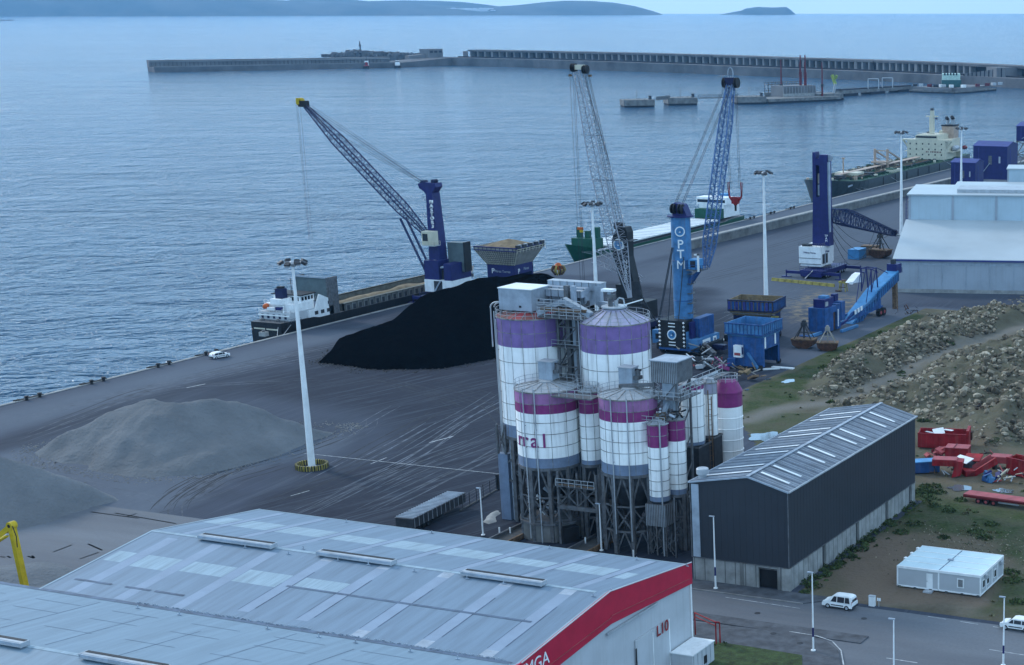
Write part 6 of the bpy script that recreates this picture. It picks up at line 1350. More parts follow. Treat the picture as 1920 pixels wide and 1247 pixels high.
# masts with floodlights
def high_mast(label, loc_, h, n=8, sc=1.0):
    t = thing('floodlight_mast', label, 'mast', loc_, 0, 'tall floodlight masts on the quay')
    b = MB(); b.lathe((0,0,0),[(.62*sc,0),(.5*sc,h*.33),(.36*sc,h*.66),(.2*sc,h)],'white',12); b.lathe((0,0,0),[(.9*sc,0),(.9*sc,.15)],'galv',12); b.build('pole', t)
    b = MB(); b.lathe((0,0,h-.6),[(.5,0),(.7,.5),(.3,.9)],'galv',12); 
    for i in range(12): a, a2 = i*6.283/12, (i+1)*6.283/12; b.bar((1.5*math.cos(a),1.5*math.sin(a),h),(1.5*math.cos(a2),1.5*math.sin(a2),h),.12,'galv'); 
    for i in range(4): a = i*1.571; b.bar((0,0,h),(1.5*math.cos(a),1.5*math.sin(a),h),.1,'galv')
    b.build('ring', t)
    for i in range(n):
        a = i*6.283/n+.3; c = Vector((2.0*math.cos(a),2.0*math.sin(a),h+(.15 if i % 2 else -.05))); b = MB(); q = Matrix.Rotation(a,3,'Z')@Matrix.Rotation(.5,3,'Y'); b.box(c,(.85,.8,.45),'steel_dark',0,q); b.box(c+Vector((.02*math.cos(a),.02*math.sin(a),-.16)),(.8,.7,.2),'galv',0,q); b.build('floodlight', t)
    return t
p = at(585, 876); hm1 = high_mast('tall white floodlight mast standing in a ring of striped barriers', (p.x, p.y, 0), 35.0)
for px, py, h, lab in ((1437,580,35,'tall white floodlight mast between the bright blue crane and the white-based crane'),(1690,445,30.3,'tall white floodlight mast at the left corner of the white storage shed')):
    p = at(px, py); dup(hm1, (p.x, p.y, 0), .4, lab)
# far masts: same height, foot found from the head pixel
def mast_at(px, ptop, h, lab):
    lo, hi = 200., 900.
    d = ray(px, ptop); k = (h-H)/d.z; p = _C+d*k; dup(hm1, (p.x, p.y, 0), .9, lab).scale = (h/35,)*3
mast_at(1803, 241, 33, 'tall white floodlight mast beside the cream tanker superstructure'); mast_at(1110, 382, 34, 'tall white floodlight mast rising behind the silos in front of the green ship')
# ring of striped barriers
p = at(585, 877); t = thing('barrier_ring', 'ring of dirty yellow and black striped concrete barriers round the mast foot', 'barrier', (p.x, p.y, 0)); n_ = 16
for i in range(n_):
    a = i*6.283/n_; b = MB(); q = Matrix.Rotation(a,3,'Z'); c = Vector((2.5*math.cos(a),2.5*math.sin(a),.42)); b.box(c,(.4,.86,.84),'yellow_dirty',0,q); b.box(c+q@Vector((.01,.2,0)),(.44,.22,.88),'black',0,q); b.box(c+q@Vector((.01,-.24,0)),(.44,.2,.88),'black',0,q); b.build('barrier_block', t)
# fender bollards in pairs along the edge
t0 = None; BP = [(62,742,'mooring bollard pair with red paint nearest the left edge'),(183,714,'second mooring bollard pair from the left edge'),(307,684,'third mooring bollard pair, left of the white quay car'),(396,661,'mooring bollard pair just behind the white quay car'),(1411,424,'mooring bollard pair on the quay edge right of the green ship stern'),(1449,412,'mooring bollard pair on the quay edge left of the square blue tower'),(1486,403,'mooring bollard pair on the quay edge by the tanker bow')]
for px, py, lab in BP:
    y = atx(px, py, QX+.9).y
    if t0 is None:
        t0 = thing('bollard_pair', lab, 'bollard', (QX+.9, y, 0), 0, 'bollard pairs along the quay edge')
        for dy in (-1.6, 1.6): b = MB(); b.lathe((0,dy,0),[(.36,0),(.3,.12),(.27,.55),(.48,.7),(.46,.9),(.15,1.0)],'black',12); b.build('bollard', t0)
        b = MB(); b.b2((-1.3,-3.2,0),(-.7,3.2,.3),'black'); b.b2((-1.45,-3.6,-2),(-.95,-2.2,.35),'tyre'); b.build('fender', t0)
    else: dup(t0, (QX+.9, y, 0), 0, lab)
b = MB(); b.b2((-.1,-3.6,.3),(.4,-2.4,.5),'red'); b.b2((-.1,1,.95),(.5,2.1,1.35),'red_pale'); b.build('red_cap', t0) if 0 else None

# ---- vehicles
def car(label, px, py, rz, kind='car', L_=4.3, W_=1.8, Hh=1.55, name='parked_car', cat='car'):
    p = at(px, py); t = thing(name, label, cat, (p.x, p.y, .012), rz)
    if kind == 'van': up_p = [(-2.15,.35),(-2.15,1.05),(-1.98,1.75),(-1.55,1.88),(.35,1.86),(.75,1.72),(1.3,1.12),(2.05,.92),(2.2,.7),(2.2,.35)]
    elif kind == 'suv': up_p = [(-2.05,.35),(-2.08,.95),(-1.85,1.3),(-1.5,1.58),(.1,1.62),(.55,1.5),(1.15,1.05),(1.95,.9),(2.1,.65),(2.08,.35)]
    else: up_p = [(-2.1,.3),(-2.1,.9),(-1.85,1.2),(-1.2,1.46),(.1,1.46),(.5,1.32),(1.1,.95),(1.95,.78),(2.1,.6),(2.1,.3)]
    b = MB(); n = len(up_p); vs = []
    for y, k in ((-W_/2, 0), (-W_/2*.97, 1), (W_/2*.97, 1), (W_/2, 0)):
        pass
    sec = []
    for sy in (-1, 1):
        for x, z in up_p: tz = max(0, (z-1.0))*.22; sec.append((x, sy*(W_/2-tz), z))
    b.add(sec, [tuple(range(n)), tuple(range(2*n-1, n-1, -1))]+[(i, i+n, (i+1) % n+n, (i+1) % n) for i in range(n)], 'white'); b.build('body', t)
    g_ = MB()
    top_ = max(z for x, z in up_p)
    xs_ = [(-1.75,-.85),(-.75,.2),(.28,.95)] if kind != 'van' else [(-1.8,-1.1),(-1.0,.0),(.1,.95)]
    for (xa, xc) in xs_:
        for sy in (-1, 1):
            zt_ = top_-.16; za, zb_ = 1.0 if kind != 'car' else .88, zt_; yo = lambda z: sy*(W_/2-max(0,(z-1.0))*.22+.012)
            xr = xc-(.45 if xc > .6 else 0); xl_ = xa+(.15 if xa < -1.5 else 0)
            f = [(xa,yo(za),za),(xc,yo(za),za),(xr,yo(zb_),zb_),(xl_,yo(zb_),zb_)]; g_.add(f, [(0,1,2,3) if sy < 0 else (3,2,1,0)], 'glass')
    i = 5 if kind != 'car' else 5
    a, c = up_p[-5], up_p[-4]; nx_, nz_ = (c[1]-a[1]), -(c[0]-a[0]); q = math.hypot(nx_, nz_); nx_, nz_ = -nx_/q*.015, -nz_/q*.015
    nx_, nz_ = abs(nx_), abs(nz_); g_.add([(a[0]+nx_,-W_/2+.25,a[1]+nz_),(a[0]+nx_,W_/2-.25,a[1]+nz_),(c[0]+nx_,W_/2-.16,c[1]+nz_),(c[0]+nx_,-W_/2+.16,c[1]+nz_)], [(3,2,1,0)], 'glass')
    g_.b2((-2.13 if kind == 'van' else -2.04,-W_/2+.25,1.1),(-2.09 if kind == 'van' else -1.99,W_/2-.25,1.4 if kind != 'van' else 1.5),'glass') if kind != 'car' else None
    g_.build('window', t)
    for x in (-1.35, 1.35):
        for sy in (-1, 1): b = MB(); b.tube((x,sy*(W_/2-.2),.33),(x,sy*(W_/2+.01),.33),.34,'tyre',16); b.tube((x,sy*(W_/2-.1),.33),(x,sy*(W_/2+.025),.33),.2,'galv',10); b.build('wheel', t)
    b = MB(); b.b2((1.95,-W_/2+.05,.35),(2.22,W_/2-.05,.58),'steel_dark'); b.b2((-2.2,-W_/2+.05,.35),(-2.0,W_/2-.05,.6),'steel_dark'); b.b2((-.9,-W_/2-.015,.5),(.9,W_/2+.015,.64),'steel_dark'); b.build('bumper', t)
    for sy in (-1, 1): b = MB(); b.box((2.03,sy*(W_/2-.3),.74 if kind != 'van' else .82),(.2,.34,.16),'sky_light'); b.build('headlight', t)
    for sy in (-1, 1): b = MB(); b.box((-2.1,sy*(W_/2-.12),1.05),(.08,.14,.45),'red'); b.build('tail_light', t)
    return t
car('white compact van parked on the roadside by the dark grey shed', 1575, 1139, R(178), 'van', name='parked_van', cat='van')
car('white hatchback with dark windows at the right edge of the road', 1908, 1180, R(178), 'suv')
car('white estate car parked on the quay by the mooring bollards', 412, 671, R(76), 'car')
t = car('small white van on the far quay behind the block wall', 1432, 431, R(95), 'van', name='parked_van', cat='van')
car('small white car parked on the far quay at the left corner of the white shed', 1711, 378, R(80), 'suv')
# ---- street lamps
def lamp(label, px, py, h, band=True, arm=True):
    p = at(px, py); t = thing('street_lamp', label, 'street lamp', (p.x, p.y, .14), 0, 'thin white street lamps')
    b = MB(); b.lathe((0,0,0),[(.13,0,'white'),(.12,h*.18,'navy' if band else 'white'),(.11,h*.30,'white'),(.07,h)],'white',10); b.lathe((0,0,0),[(.3,0),(.3,.12)],'white',10); b.build('pole', t)
    b = MB(); b.box((-.25,0,h+.03),(.75,.26,.12),'duct'); b.build('lamp_head', t); return t
lamp('white street lamp with a blue band at the foot of the dark grey shed', 1342, 1105, 10.1); lamp('white street lamp with a blue band left of the parked compact van', 1525, 1222, 10.0)
lamp('white street lamp cut by the bottom edge between van and pavement', 1676, 1320, 10.0); lamp('white street lamp near the right edge in front of the white hatchback', 1881, 1250, 8.6)
lamp('slim white lamp post left of the silos on the quay road', 906, 1005, 7.2, False); lamp('slim white lamp post standing between the two stout silos', 1128, 1034, 7.0, False)

# ============================================================ HOPPERS, LOADER, SCRAP
def hopper(label, c, rz, w0, d0, w1, d1, zb, zr, zt, mb_, mr, fill=None, legs=True, nb=10):
    """base w0 x d0 up to zb, flared basin to w1 x d1 at zr, vertical rim to zt"""
    t = thing('hopper', label, 'hopper', (*c, 0), rz)
    b = MB(); b.ext([(-w0/2,-d0/2,.6),(-w0/2,-d0/2,zb),(w0/2,-d0/2,zb),(w0/2,-d0/2,.6)],(0,.25,0),mb_)
    b.b2((-w0/2,-d0/2+.25,.6),(-w0/2+.25,d0/2,zb),mb_)
    b.b2((w0/2-.25,-d0/2+.25,zb*.62),(w0/2,d0/2,zb),mb_); b.b2((w0/2-.3,d0/2-.8,.6),(w0/2,d0/2,zb*.62),mb_); b.b2((w0/2-.3,-d0/2+.25,.6),(w0/2,-d0/2+.9,zb*.62),mb_)
    b.b2((-w0/2+.25,d0/2-.25,.6),(w0/2,d0/2,zb),mb_); b.build('body', t)
    q = []
    b = MB(); th = .18
    if zr > zb: b.lathe((0,0,0),[(1,0)],'steel',3,(False,False)) if 0 else None
    def ring(w_, d_, z): return [(-w_/2,-d_/2,z),(w_/2,-d_/2,z),(w_/2,d_/2,z),(-w_/2,d_/2,z)]
    lv = [ring(w0,d0,zb), ring(w1,d1,zr), ring(w1,d1,zt), ring(w1-th*2,d1-th*2,zt), ring(w1-th*2,d1-th*2,zr), ring(w0*.5,d0*.5,zb+.1)]
    vs = [p for r_ in lv for p in r_]; fs = []
    for k in range(5):
        for i in range(4): fs.append((k*4+i, k*4+(i+1)%4, k*4+4+(i+1)%4, k*4+4+i))
    b.add(vs, fs+[(20,21,22,23)], mr); b.build('basin', t)
    b = MB()
    for e in range(nb+1):
        x = -w1/2+w1*e/nb; b.bar((x,-d1/2-.06,zr),(x,-d1/2-.06,zt),.12,mb_); y = -d1/2+d1*e/nb; b.bar((w1/2+.06,y,zr),(w1/2+.06,y,zt),.12,mb_)
    for z in (zr, zt): b.bar((-w1/2-.1,-d1/2-.1,z),(w1/2+.1,-d1/2-.1,z),.25,mb_); b.bar((w1/2+.1,-d1/2-.1,z),(w1/2+.1,d1/2+.1,z),.25,mb_)
    b.build('rim_ribs', t)
    if fill:
        n_ = 9; vs = []; fs = []
        for j in range(n_):
            for i in range(n_):
                x = (-.5+i/(n_-1))*(w1-.5); y = (-.5+j/(n_-1))*(d1-.5); rr_ = max(abs(x)/(w1/2), abs(y)/(d1/2)); vs.append((x,y,fill[0]+fill[1]*(1-rr_)+.15*noise.noise(Vector((x,y,1.)))))
        for j in range(n_-1):
            for i in range(n_-1): a = j*n_+i; fs.append((a,a+1,a+n_+1,a+n_))
        b = MB(); b.add(vs, fs, 'grain', True); b.build('grain_fill', t)
    for x in (-w0/2+.6, w0/2-.4):
        for y in (-d0/2-.3, d0/2+.1): b = MB(); b.tube((x-.35,y,.55),(x+.35,y,.55),.55,'tyre',12); b.build('wheel', t)
    return t
# blue hopper nearest the silos
t = hopper('bright blue hopper with open basin and white equipment box on its side', (-166.0, 332.5), R(-1), 8.4, 8.2, 9.0, 9.4, 7.0, 7.7, 9.9, 'blue', 'blue_mid')
b = MB(); b.b2((-2.4,-5.1,2.6),(-.5,-4.1,5.2),'white'); b.b2((-4.0,-5.0,.4),(-2.1,-4.1,2.2),'blue'); b.b2((-.5,-4.9,3.2),(-.44,-4.3,4.8),'navy'); b.bar((.6,-4.3,3.6),(3.4,-4.9,.5),.45,'blue_mid'); b.build('equipment_box', t)
b = MB(); b.b2((4.2,-3.2,4.6),(4.28,-2.6,7.0),'white'); b.build('white_panel', t); b = MB(); b.b2((4.2,1.6,4.8),(4.28,2.2,7.2),'white'); b.build('white_panel', t); b = MB(); b.b2((-2.2,-5.14,3.0),(-.7,-5.1,3.6),'red_pale'); b.rail([(4.6,-4.2,7.2),(4.6,4.2,7.2)],1.0,.08,'blue_mid',1.2); b.build('marking', t)
b = MB(); b.b2((4.6,-1,.02),(9.8,.0,.25),'white'); b.bar((4,-4,.2),(7.2,-2.0,.3),.35,'white'); b.build('drawbar', t)
# blue/brown hopper behind it
t = hopper('weathered blue-grey hopper with a brown-lined basin behind the bright blue one', (-179.5, 361.5), R(6), 9.0, 7.6, 11.2, 8.6, 6.0, 7.2, 9.6, 'navy_dark', 'grain', (7.6,.9))
b = MB(); 
for k in range(12): b.b2((-5.6+k*.93,-4.42,7.4),(-4.9+k*.93,-4.36,9.3),'blue' if k % 2 else 'navy_roof')
for k in range(9): b.b2((5.62,-4.2+k*.95,7.4),(5.68,-3.5+k*.95,9.3),'blue')
b.b2((-6.4,-4.8,6.5),(6.2,-4.4,6.7),'steel'); b.build('side_panel', t)
b = MB(); b.b2((-9.6,-5.5,.02),(-5.6,-4.3,.3),'white'); b.box((-5.3,-5.0,.8),(1.8,1.6,1.5),'black'); b.bar((5,-4,6),(7,-4.4,6.2),.3,'yellow_dirty'); b.build('drawbar', t)
# beige grid hopper on navy base behind the coal
t = hopper('beige gridded hopper heaped with brown grain on a navy base behind the coal', (-277.6, 405.5), R(0), 9.0, 9.0, 14.0, 13.0, 6.9, 11.0, 11.9, 'navy', 'grid_metal', (11.3,2.2))
b = MB(); w0, w1, d0, d1 = 9.0, 14.0, 9.0, 13.0
for k in range(19):
    f = k/18-.5; b.bar((w0*f,-d0/2-.05,6.9),(w1*f,-d1/2-.05,11.0),.16,'cream'); 
for k in range(8):
    f = k/7; z = 6.9+4.1*f; w_ = w0+(w1-w0)*f; d_ = d0+(d1-d0)*f; b.bar((-w_/2,-d_/2-.05,z),(w_/2,-d_/2-.05,z),.18,'steel')
for k in range(5): f = k/4-.5; b.box((w1/2-.1, d1*f*.9, 11.9), (.9,1.3,1.6), 'steel_dark')
for k in range(5): f = k/4-.5; b.box((w1/2-.5, d1*f*.9+1.3, 12.0), (.7,1.0,1.4), 'galv')
b.rail([(w1/2+.6,-d1/2-1,10.6),(w1/2+.6,d1/2,10.6)],1.1,.1,'cream',1.5); b.bar((-7,-6.5,11.9),(-9,-6.5,11.7),.2,'galv'); b.bar((-7,-4,12.3),(-9.4,-5,11),.16,'galv'); b.build('grid', t)
text(t, 'P', (-2.6,-4.56,5.0), 1.9, 'white', ext=.02); text(t, 'Pérez Torres', (.5,-4.56,5.0), .95, 'duct', ext=.02); text(t, 'P', (4.56,-2.6,5.0), 1.9, 'white', (math.pi/2,0,math.pi/2)); text(t, 'Pérez', (4.56,1.0,5.4), 1.1, 'duct', (math.pi/2,0,math.pi/2))
# orange/brown machine next to it
p = aty(1040, 512, 416); t = thing('grapple', 'brown and orange cactus grapple lying on the coal beside the gridded hopper', 'grab', (p.x, 418, p.z)); rv = random.Random(14)
for k in range(9): a = k*.7; b = MB(); b.path([(0,0,1.9),(1.5*math.cos(a),1.5*math.sin(a),1.7),(2.0*math.cos(a),2.0*math.sin(a),.6),(1.0*math.cos(a),1.0*math.sin(a),-.7)],.26,rv.choice(['rust_pale','rust','yellow_dirty'])); b.build('tine', t)
b = MB(); b.lathe((0,0,.8),[(1.1,0),(1.2,1.0),(.5,1.8)],'orange',12); b.build('hub', t)
# ship loader
p0, p1 = at(1545, 622), at(1662, 582)
t = thing('ship_loader', 'bright blue mobile ship loader with long raised conveyor near the white shed', 'ship loader', (p0.x, p0.y, 0), math.atan2(p1.y-p0.y, p1.x-p0.x)); L_ = math.hypot(p1.x-p0.x, p1.y-p0.y)
# local x runs along the conveyor; work from measured image points
def lp(px, py, k, dz=0):    # point over the ground line at fraction k of the way, seen at photo row py
    q = p0.lerp(p1, k); d = ray(px, py); tt = (q.x*d.x+q.y*d.y)/(d.x*d.x+d.y*d.y); w_ = _C+d*tt; v = Matrix.Rotation(-t.rotation_euler.z, 3, 'Z')@Vector((w_.x-p0.x, w_.y-p0.y, 0)); return Vector((v.x, v.y, w_.z+dz))
c_lo, c_mid, c_hi = lp(1598, 592, .45), lp(1635, 545, .72), lp(1674, 508, 1.05)
for nm, a, c in (('lower_conveyor', c_lo-Vector((3.2,0,1.6)), c_mid), ('upper_conveyor', c_mid, c_hi)):
    b = MB(); b.bar(a, c, 3.4, 'blue_pale', .5); b.bar(a-Vector((0,0,1.4)), c-Vector((0,0,1.4)), 3.1, 'blue', 2.3); n_ = 10
    for i in range(n_+1):
        m_ = a.lerp(c, i/n_); b.box(m_-Vector((0,0,1.2)),(.2,3.6,2.5),'blue_mid')
    b.build(nm, t)
b = MB(); b.b2((-3.5,-2.3,.5),(.6,2.3,6.2),'blue'); b.b2((.6,-2.0,.5),(1.9,2.0,5.4),'rust'); b.b2((.6,-2.3,4.8),(2.4,2.3,6.2),'blue'); b.b2((-2.6,-1.6,6.2),(1.2,1.4,8.2),'navy'); b.b2((-2.2,-1.8,6.6),(-1.0,-1.6,7.6),'galv'); b.box((.2,0,8.5),(2.0,2,.6),'blue_mid'); b.build('receiving_hopper', t)
b = MB(); b.b2((2.6,-2.2,.4),(4.4,2.2,6.4),'blue'); b.b2((5.2,-2.0,2),(7.2,2.0,6.6),'blue'); b.b2((3.0,-2.3,1.0),(3.3,-2.2,5.2),'white'); b.box((3.4,0,7.2),(1.2,1.2,1.6),'navy'); b.box((6.2,.4,7.4),(1.6,1.2,1.8),'navy'); b.b2((4.6,-.6,3),(5.0,.6,5.8),'white'); b.build('feed_house', t)
b = MB(); b.bar((2.5,-1.8,1.2),(L_*.82,-1.8,2.2),.5,'blue'); b.bar((2.5,1.8,1.2),(L_*.82,1.8,2.2),.5,'blue'); b.bar((3.5,-1.9,.8),(c_mid.x,-1.6,c_mid.z-2),.5,'navy'); b.bar((6,-1.9,1.0),(L_*.8,-1.9,5.5),.35,'blue_mid'); b.bar((9,-1.9,1.5),(L_*.84,-1.9,6.5),.3,'blue_mid'); b.ext([(7,-1.85,1.4),(L_*.8,-1.85,1.9),(L_*.8,-1.85,4.8),(11,-1.85,3.2)],(0,.15,0),'blue'); b.build('chassis', t)
b = MB()
for k in range(3): b.box((12.5+k*1.6,-2.08,3.0+k*.22),(1.0,.06,1.1),'white',0,Matrix.Rotation(-.08,3,'Y'))
b.build('panel_lettering', t)
b = MB(); top = lp(1626, 502, .72); 
for y in (-1.4,1.4):
    b.bar((c_mid.x-2.0,y,c_mid.z),(top.x-1.6,y,top.z),.25,'navy'); b.bar((c_mid.x+1.6,y,c_mid.z),(top.x+1.2,y,top.z),.25,'navy'); b.bar((top.x-1.6,y,top.z),(top.x+1.2,y,top.z),.25,'navy'); b.bar((top.x+1.2,y,top.z),(c_hi.x-4,y,c_hi.z),.16,'navy'); b.bar((top.x-1.6,y,top.z),(c_lo.x+4,y,c_lo.z+1.2),.14,'navy'); b.bar((c_mid.x-2,y,c_mid.z),(top.x+1.2,y,top.z),.18,'navy'); b.bar((c_mid.x,y,c_mid.z-2),(L_*.74,y*1.4,.5),.4,'blue')
b.bar((top.x-1.6,-1.4,top.z),(top.x-1.6,1.4,top.z),.2,'navy'); b.bar((top.x+1.2,-1.4,top.z),(top.x+1.2,1.4,top.z),.2,'navy'); b.build('mast_frame', t)
b = MB(); b.box(c_hi+Vector((.8,0,.6)),(3.0,2.8,2.4),'navy'); b.bar(c_hi+Vector((1,0,0)),(c_hi.x+1.4,c_hi.y,0),1.1,'rust_pale'); b.box(c_hi+Vector((.3,0,2.4)),(1.2,1,1.2),'steel_dark'); b.rail([c_hi+Vector((2.4,-1.5,-.6)),c_hi+Vector((2.4,1.5,-.6))],1.2,.1,'navy',1); b.build('head_chute', t)
for x in (L_*.74, L_*.80):
    for y in (-2.4, 2.4): b = MB(); b.tube((x,y-.5,1.0),(x,y+.5,1.0),1.0,'tyre',14); b.tube((x,y-.53,1.0),(x,y+.53,1.0),.45,'red_pale',8); b.build('wheel', t)
b = MB(); tc_p = lp(1640, 532, .5)
a0 = lp(1598, 531, .62); b.ext([a0, a0+Vector((5.4,0,-.5)), a0+Vector((5.4,0,1.9)), a0+Vector((3.6,0,1.6))],(0,2.0,0),'white'); b.box(a0+Vector((-.5,0,.1)),(.7,.7,.6),'white'); b.build('white_hood', t)
b = MB(); b.b2((-11.5,-1.5,.1),(-3.4,-.9,.8),'blue_mid'); b.b2((-12.4,-2.0,.05),(-11.2,-.2,1.2),'blue'); b.build('support_beam', t); b = MB(); b.b2((.5,-4.8,.1),(8.8,-4.1,.7),'blue_mid'); b.build('support_beam', t)
# row of small things
p = at(1608, 588)
def scrap(name, label, px, py, rz, parts, cat='scrap skip', z=0.0):
    p = at(px, py, 0); t = thing(name, label, cat, (p.x, p.y, max(0, zf(p.x, p.y))+z), rz)
    for nm, fn in parts: b = MB(); fn(b); b.build(nm, t)
    return t
def openbox(w_, d_, h_, m, mi='red_dark', flare=0):
    def f(b):
        b.ext([(-w_/2,-d_/2,.2),(w_/2,-d_/2,.2),(w_/2+flare,-d_/2,h_),(-w_/2-flare,-d_/2,h_)],(0,.12,0),m); b.ext([(-w_/2,d_/2-.12,.2),(w_/2,d_/2-.12,.2),(w_/2+flare,d_/2-.12,h_),(-w_/2-flare,d_/2-.12,h_)],(0,.12,0),m)
        b.ext([(-w_/2,-d_/2,.2),(-w_/2-flare,-d_/2,h_),(-w_/2-flare+.12,-d_/2,h_),(-w_/2+.12,-d_/2,.2)],(0,d_,0),m); b.ext([(w_/2,-d_/2,.2),(w_/2+flare,-d_/2,h_),(w_/2+flare-.12,-d_/2,h_),(w_/2-.12,-d_/2,.2)],(0,d_,0),m)
        b.b2((-w_/2+.1,-d_/2+.1,.2),(w_/2-.1,d_/2-.1,.4),mi)
        n_ = int(w_/.9)
        for k in range(n_+1): x = -w_/2+.1+k*(w_-.2)/n_; b.b2((x-.06,-d_/2-.08,.25),(x+.06,-d_/2,h_-.1),m)
        b.b2((-w_/2-flare-.05,-d_/2-.1,h_),(w_/2+flare+.05,-d_/2+.1,h_+.12),m); b.b2((-w_/2-flare-.05,d_/2-.1,h_),(w_/2+flare+.05,d_/2+.1,h_+.12),m)
    return f
scrap('scrap_skip', 'long dark red open skip with white sheets inside behind the grey shed', 1768, 838, R(14), [('skip_body', openbox(8.6,4.0,2.7,'red')), ('white_sheet', lambda b: (b.box((-.8,.2,2.7),(2.0,1.6,.1),'white',.3,Matrix.Rotation(.5,3,'X')), b.box((.9,.6,2.9),(1.8,.7,.08),'white',-.4), b.box((-2.4,-.2,2.6),(1.7,.5,.08),'wall_pale',-.6))), ('end_plate', lambda b: (b.b2((4.3,-1.9,.3),(4.8,2.2,3.4),'red'), b.b2((4.8,1.2,1),(5.1,2.2,2.4),'rust')))], 'skip')
def chunk(seed, m, n_=7, s=1.0, mm=None):
    def f(b):
        rv = random.Random(seed)
        for k in range(n_):
            q = Matrix.Rotation(rv.uniform(-.6,.6),3,'X')@Matrix.Rotation(rv.uniform(-.5,.5),3,'Y'); b.box((rv.uniform(-1.6,1.6)*s,rv.uniform(-1.2,1.2)*s,rv.uniform(.4,1.5)*s),(rv.uniform(.5,2.6)*s,rv.uniform(.3,1.8)*s,rv.uniform(.08,.9)*s),rv.choice(mm or [m,m,'red_dark',m]),rv.uniform(0,3),q)
    return f
def pipesf(seed, n_=8, mm=('galv','rust_pale','cream','steel_dark'), s=1.0):
    def f(b):
        rv = random.Random(seed)
        for k in range(n_):
            p = Vector((rv.uniform(-1.8,1.8)*s,rv.uniform(-1.2,1.2)*s,rv.uniform(.3,1.4)*s)); b.tube(p,p+Vector((rv.uniform(-1.4,1.4)*s,rv.uniform(-1,1)*s,rv.uniform(-.5,.9)*s)),rv.uniform(.06,.16),rv.choice(mm),6)
    return f
scrap('scrap_metal', 'crumpled pale red scrap panels between the long skip and the blue box', 1752, 858, 0, [('panel', chunk(3,'red_pale',9))], 'scrap')
scrap('scrap_skip', 'small pale red box with a ribbed flat lid in the scrap row', 1796, 862, R(8), [('skip_body', lambda b: (b.b2((-2.0,-1.4,.1),(2.0,1.4,2.3),'red'), b.b2((-2.05,-1.45,2.3),(2.05,1.45,2.42),'red_pale'), b.b2((-.5,-1.5,2.42),(-.38,1.5,2.5),'red_dark')))], 'skip')
scrap('scrap_skip', 'bright blue open box with pale lid half hidden by the grey shed', 1735, 886, R(35), [('skip_body', lambda b: (b.b2((-2.6,-1.2,.2),(2.2,1.2,2.0),'blue'), b.b2((-2.6,-1.2,2.0),(2.2,1.2,2.12),'blue_pale')))], 'skip')
scrap('scrap_skip', 'tipped dark red hopper skip with rusty machinery inside, next to the blue box', 1770, 893, R(12), [('skip_body', lambda b: (b.b2((-1.9,-1.0,1.9),(2.2,1.4,2.9),'red'), b.ext([(2.2,-1.2,2.9),(3.3,-1.2,2.8),(2.9,-1.2,.4),(1.4,-1.2,.0),(1.9,-1.2,1.9)],(0,2.4,0),'red'), b.b2((-1.9,-1.0,2.9),(2.2,1.4,3.0),'red_pale'))), ('machinery', pipesf(5,9))], 'skip')
scrap('scrap_skip', 'red skip with a flat white sheet on top in the middle of the scrap row', 1812, 885, R(-6), [('skip_body', lambda b: (b.b2((-1.9,-1.3,.4),(1.2,1.3,1.8),'steel_dark'), b.box((.6,1.4,2.2),(3.0,2.2,.2),'red',.1,Matrix.Rotation(.35,3,'X')))), ('white_sheet', lambda b: b.box((-.4,-.5,2.2),(3.0,2.1,.12),'white',-.25,Matrix.Rotation(.25,3,'X'))), ('pipework', pipesf(8,7,('red_pale','cream','galv')))], 'skip')
scrap('scrap_skip', 'leaning red trough with one long raised side right of the white sheet', 1835, 890, R(40), [('skip_body', lambda b: (b.ext([(-2.8,-1.2,.1),(-1.2,-1.2,.9),(2.6,-1.2,2.9),(3.0,-1.2,1.8),(-1.0,-1.2,.0)],(0,.4,0),'red'), b.ext([(-2.8,1.2,.1),(-1.2,1.2,.9),(2.6,1.2,2.9),(3.0,1.2,1.8),(-1.0,1.2,.0)],(0,.2,0),'red_pale'), b.ext([(-2.8,-1.2,.1),(-1,-1.2,.05),(-1,1.2,.05),(-2.8,1.2,.1)],(0,0,.9),'red')))], 'skip')
scrap('scrap_metal', 'crushed bright blue scrap bundle in front of the red troughs', 1856, 903, 0, [('panel', chunk(12,'blue',11,.9,['blue','blue_mid','blue','navy']))], 'scrap')
scrap('scrap_metal', 'dark rusty beams and black frames behind the leaning red trough', 1846, 868, 0, [('beam', pipesf(15,12,('rust','red_dark','black','red_pale'),1.3))], 'scrap')
scrap('scrap_skip', 'pale red flat tank on dark supports near the right edge', 1880, 880, R(4), [('tank', lambda b: (b.b2((-1.9,-1.2,1.2),(1.4,1.2,2.3),'red_pale'), b.b2((-1.6,-1.0,0),(-1.2,1.0,1.2),'black'), b.b2((.9,-1,0),(1.3,1,1.2),'black'), b.b2((1.4,-.9,.2),(2.2,1.1,2.2),'black')))], 'tank')
scrap('scrap_skip', 'upright red skip cut by the right edge of the photo', 1915, 893, R(-20), [('skip_body', openbox(4.4,2.6,3.0,'red'))], 'skip')
scrap('scrap_metal', 'heap of pale bent pipes in front of the upright red skip', 1900, 906, 0, [('pipe', pipesf(21,22,('cream','galv','red_pale','steel_dark','red_dark'),1.25))], 'scrap')
scrap('scrap_metal', 'rusty bits of iron lying at the concrete edge beyond the loader', 1700, 592, 0, [('beam', pipesf(33,12,('rust','rust','steel_dark'),1.4))], 'scrap')
scrap('scrap_metal', 'small dark scrap lying alone on the bare earth below the rubble', 1835, 797, 0, [('beam', pipesf(37,7,('black','rust'),.6))], 'scrap')
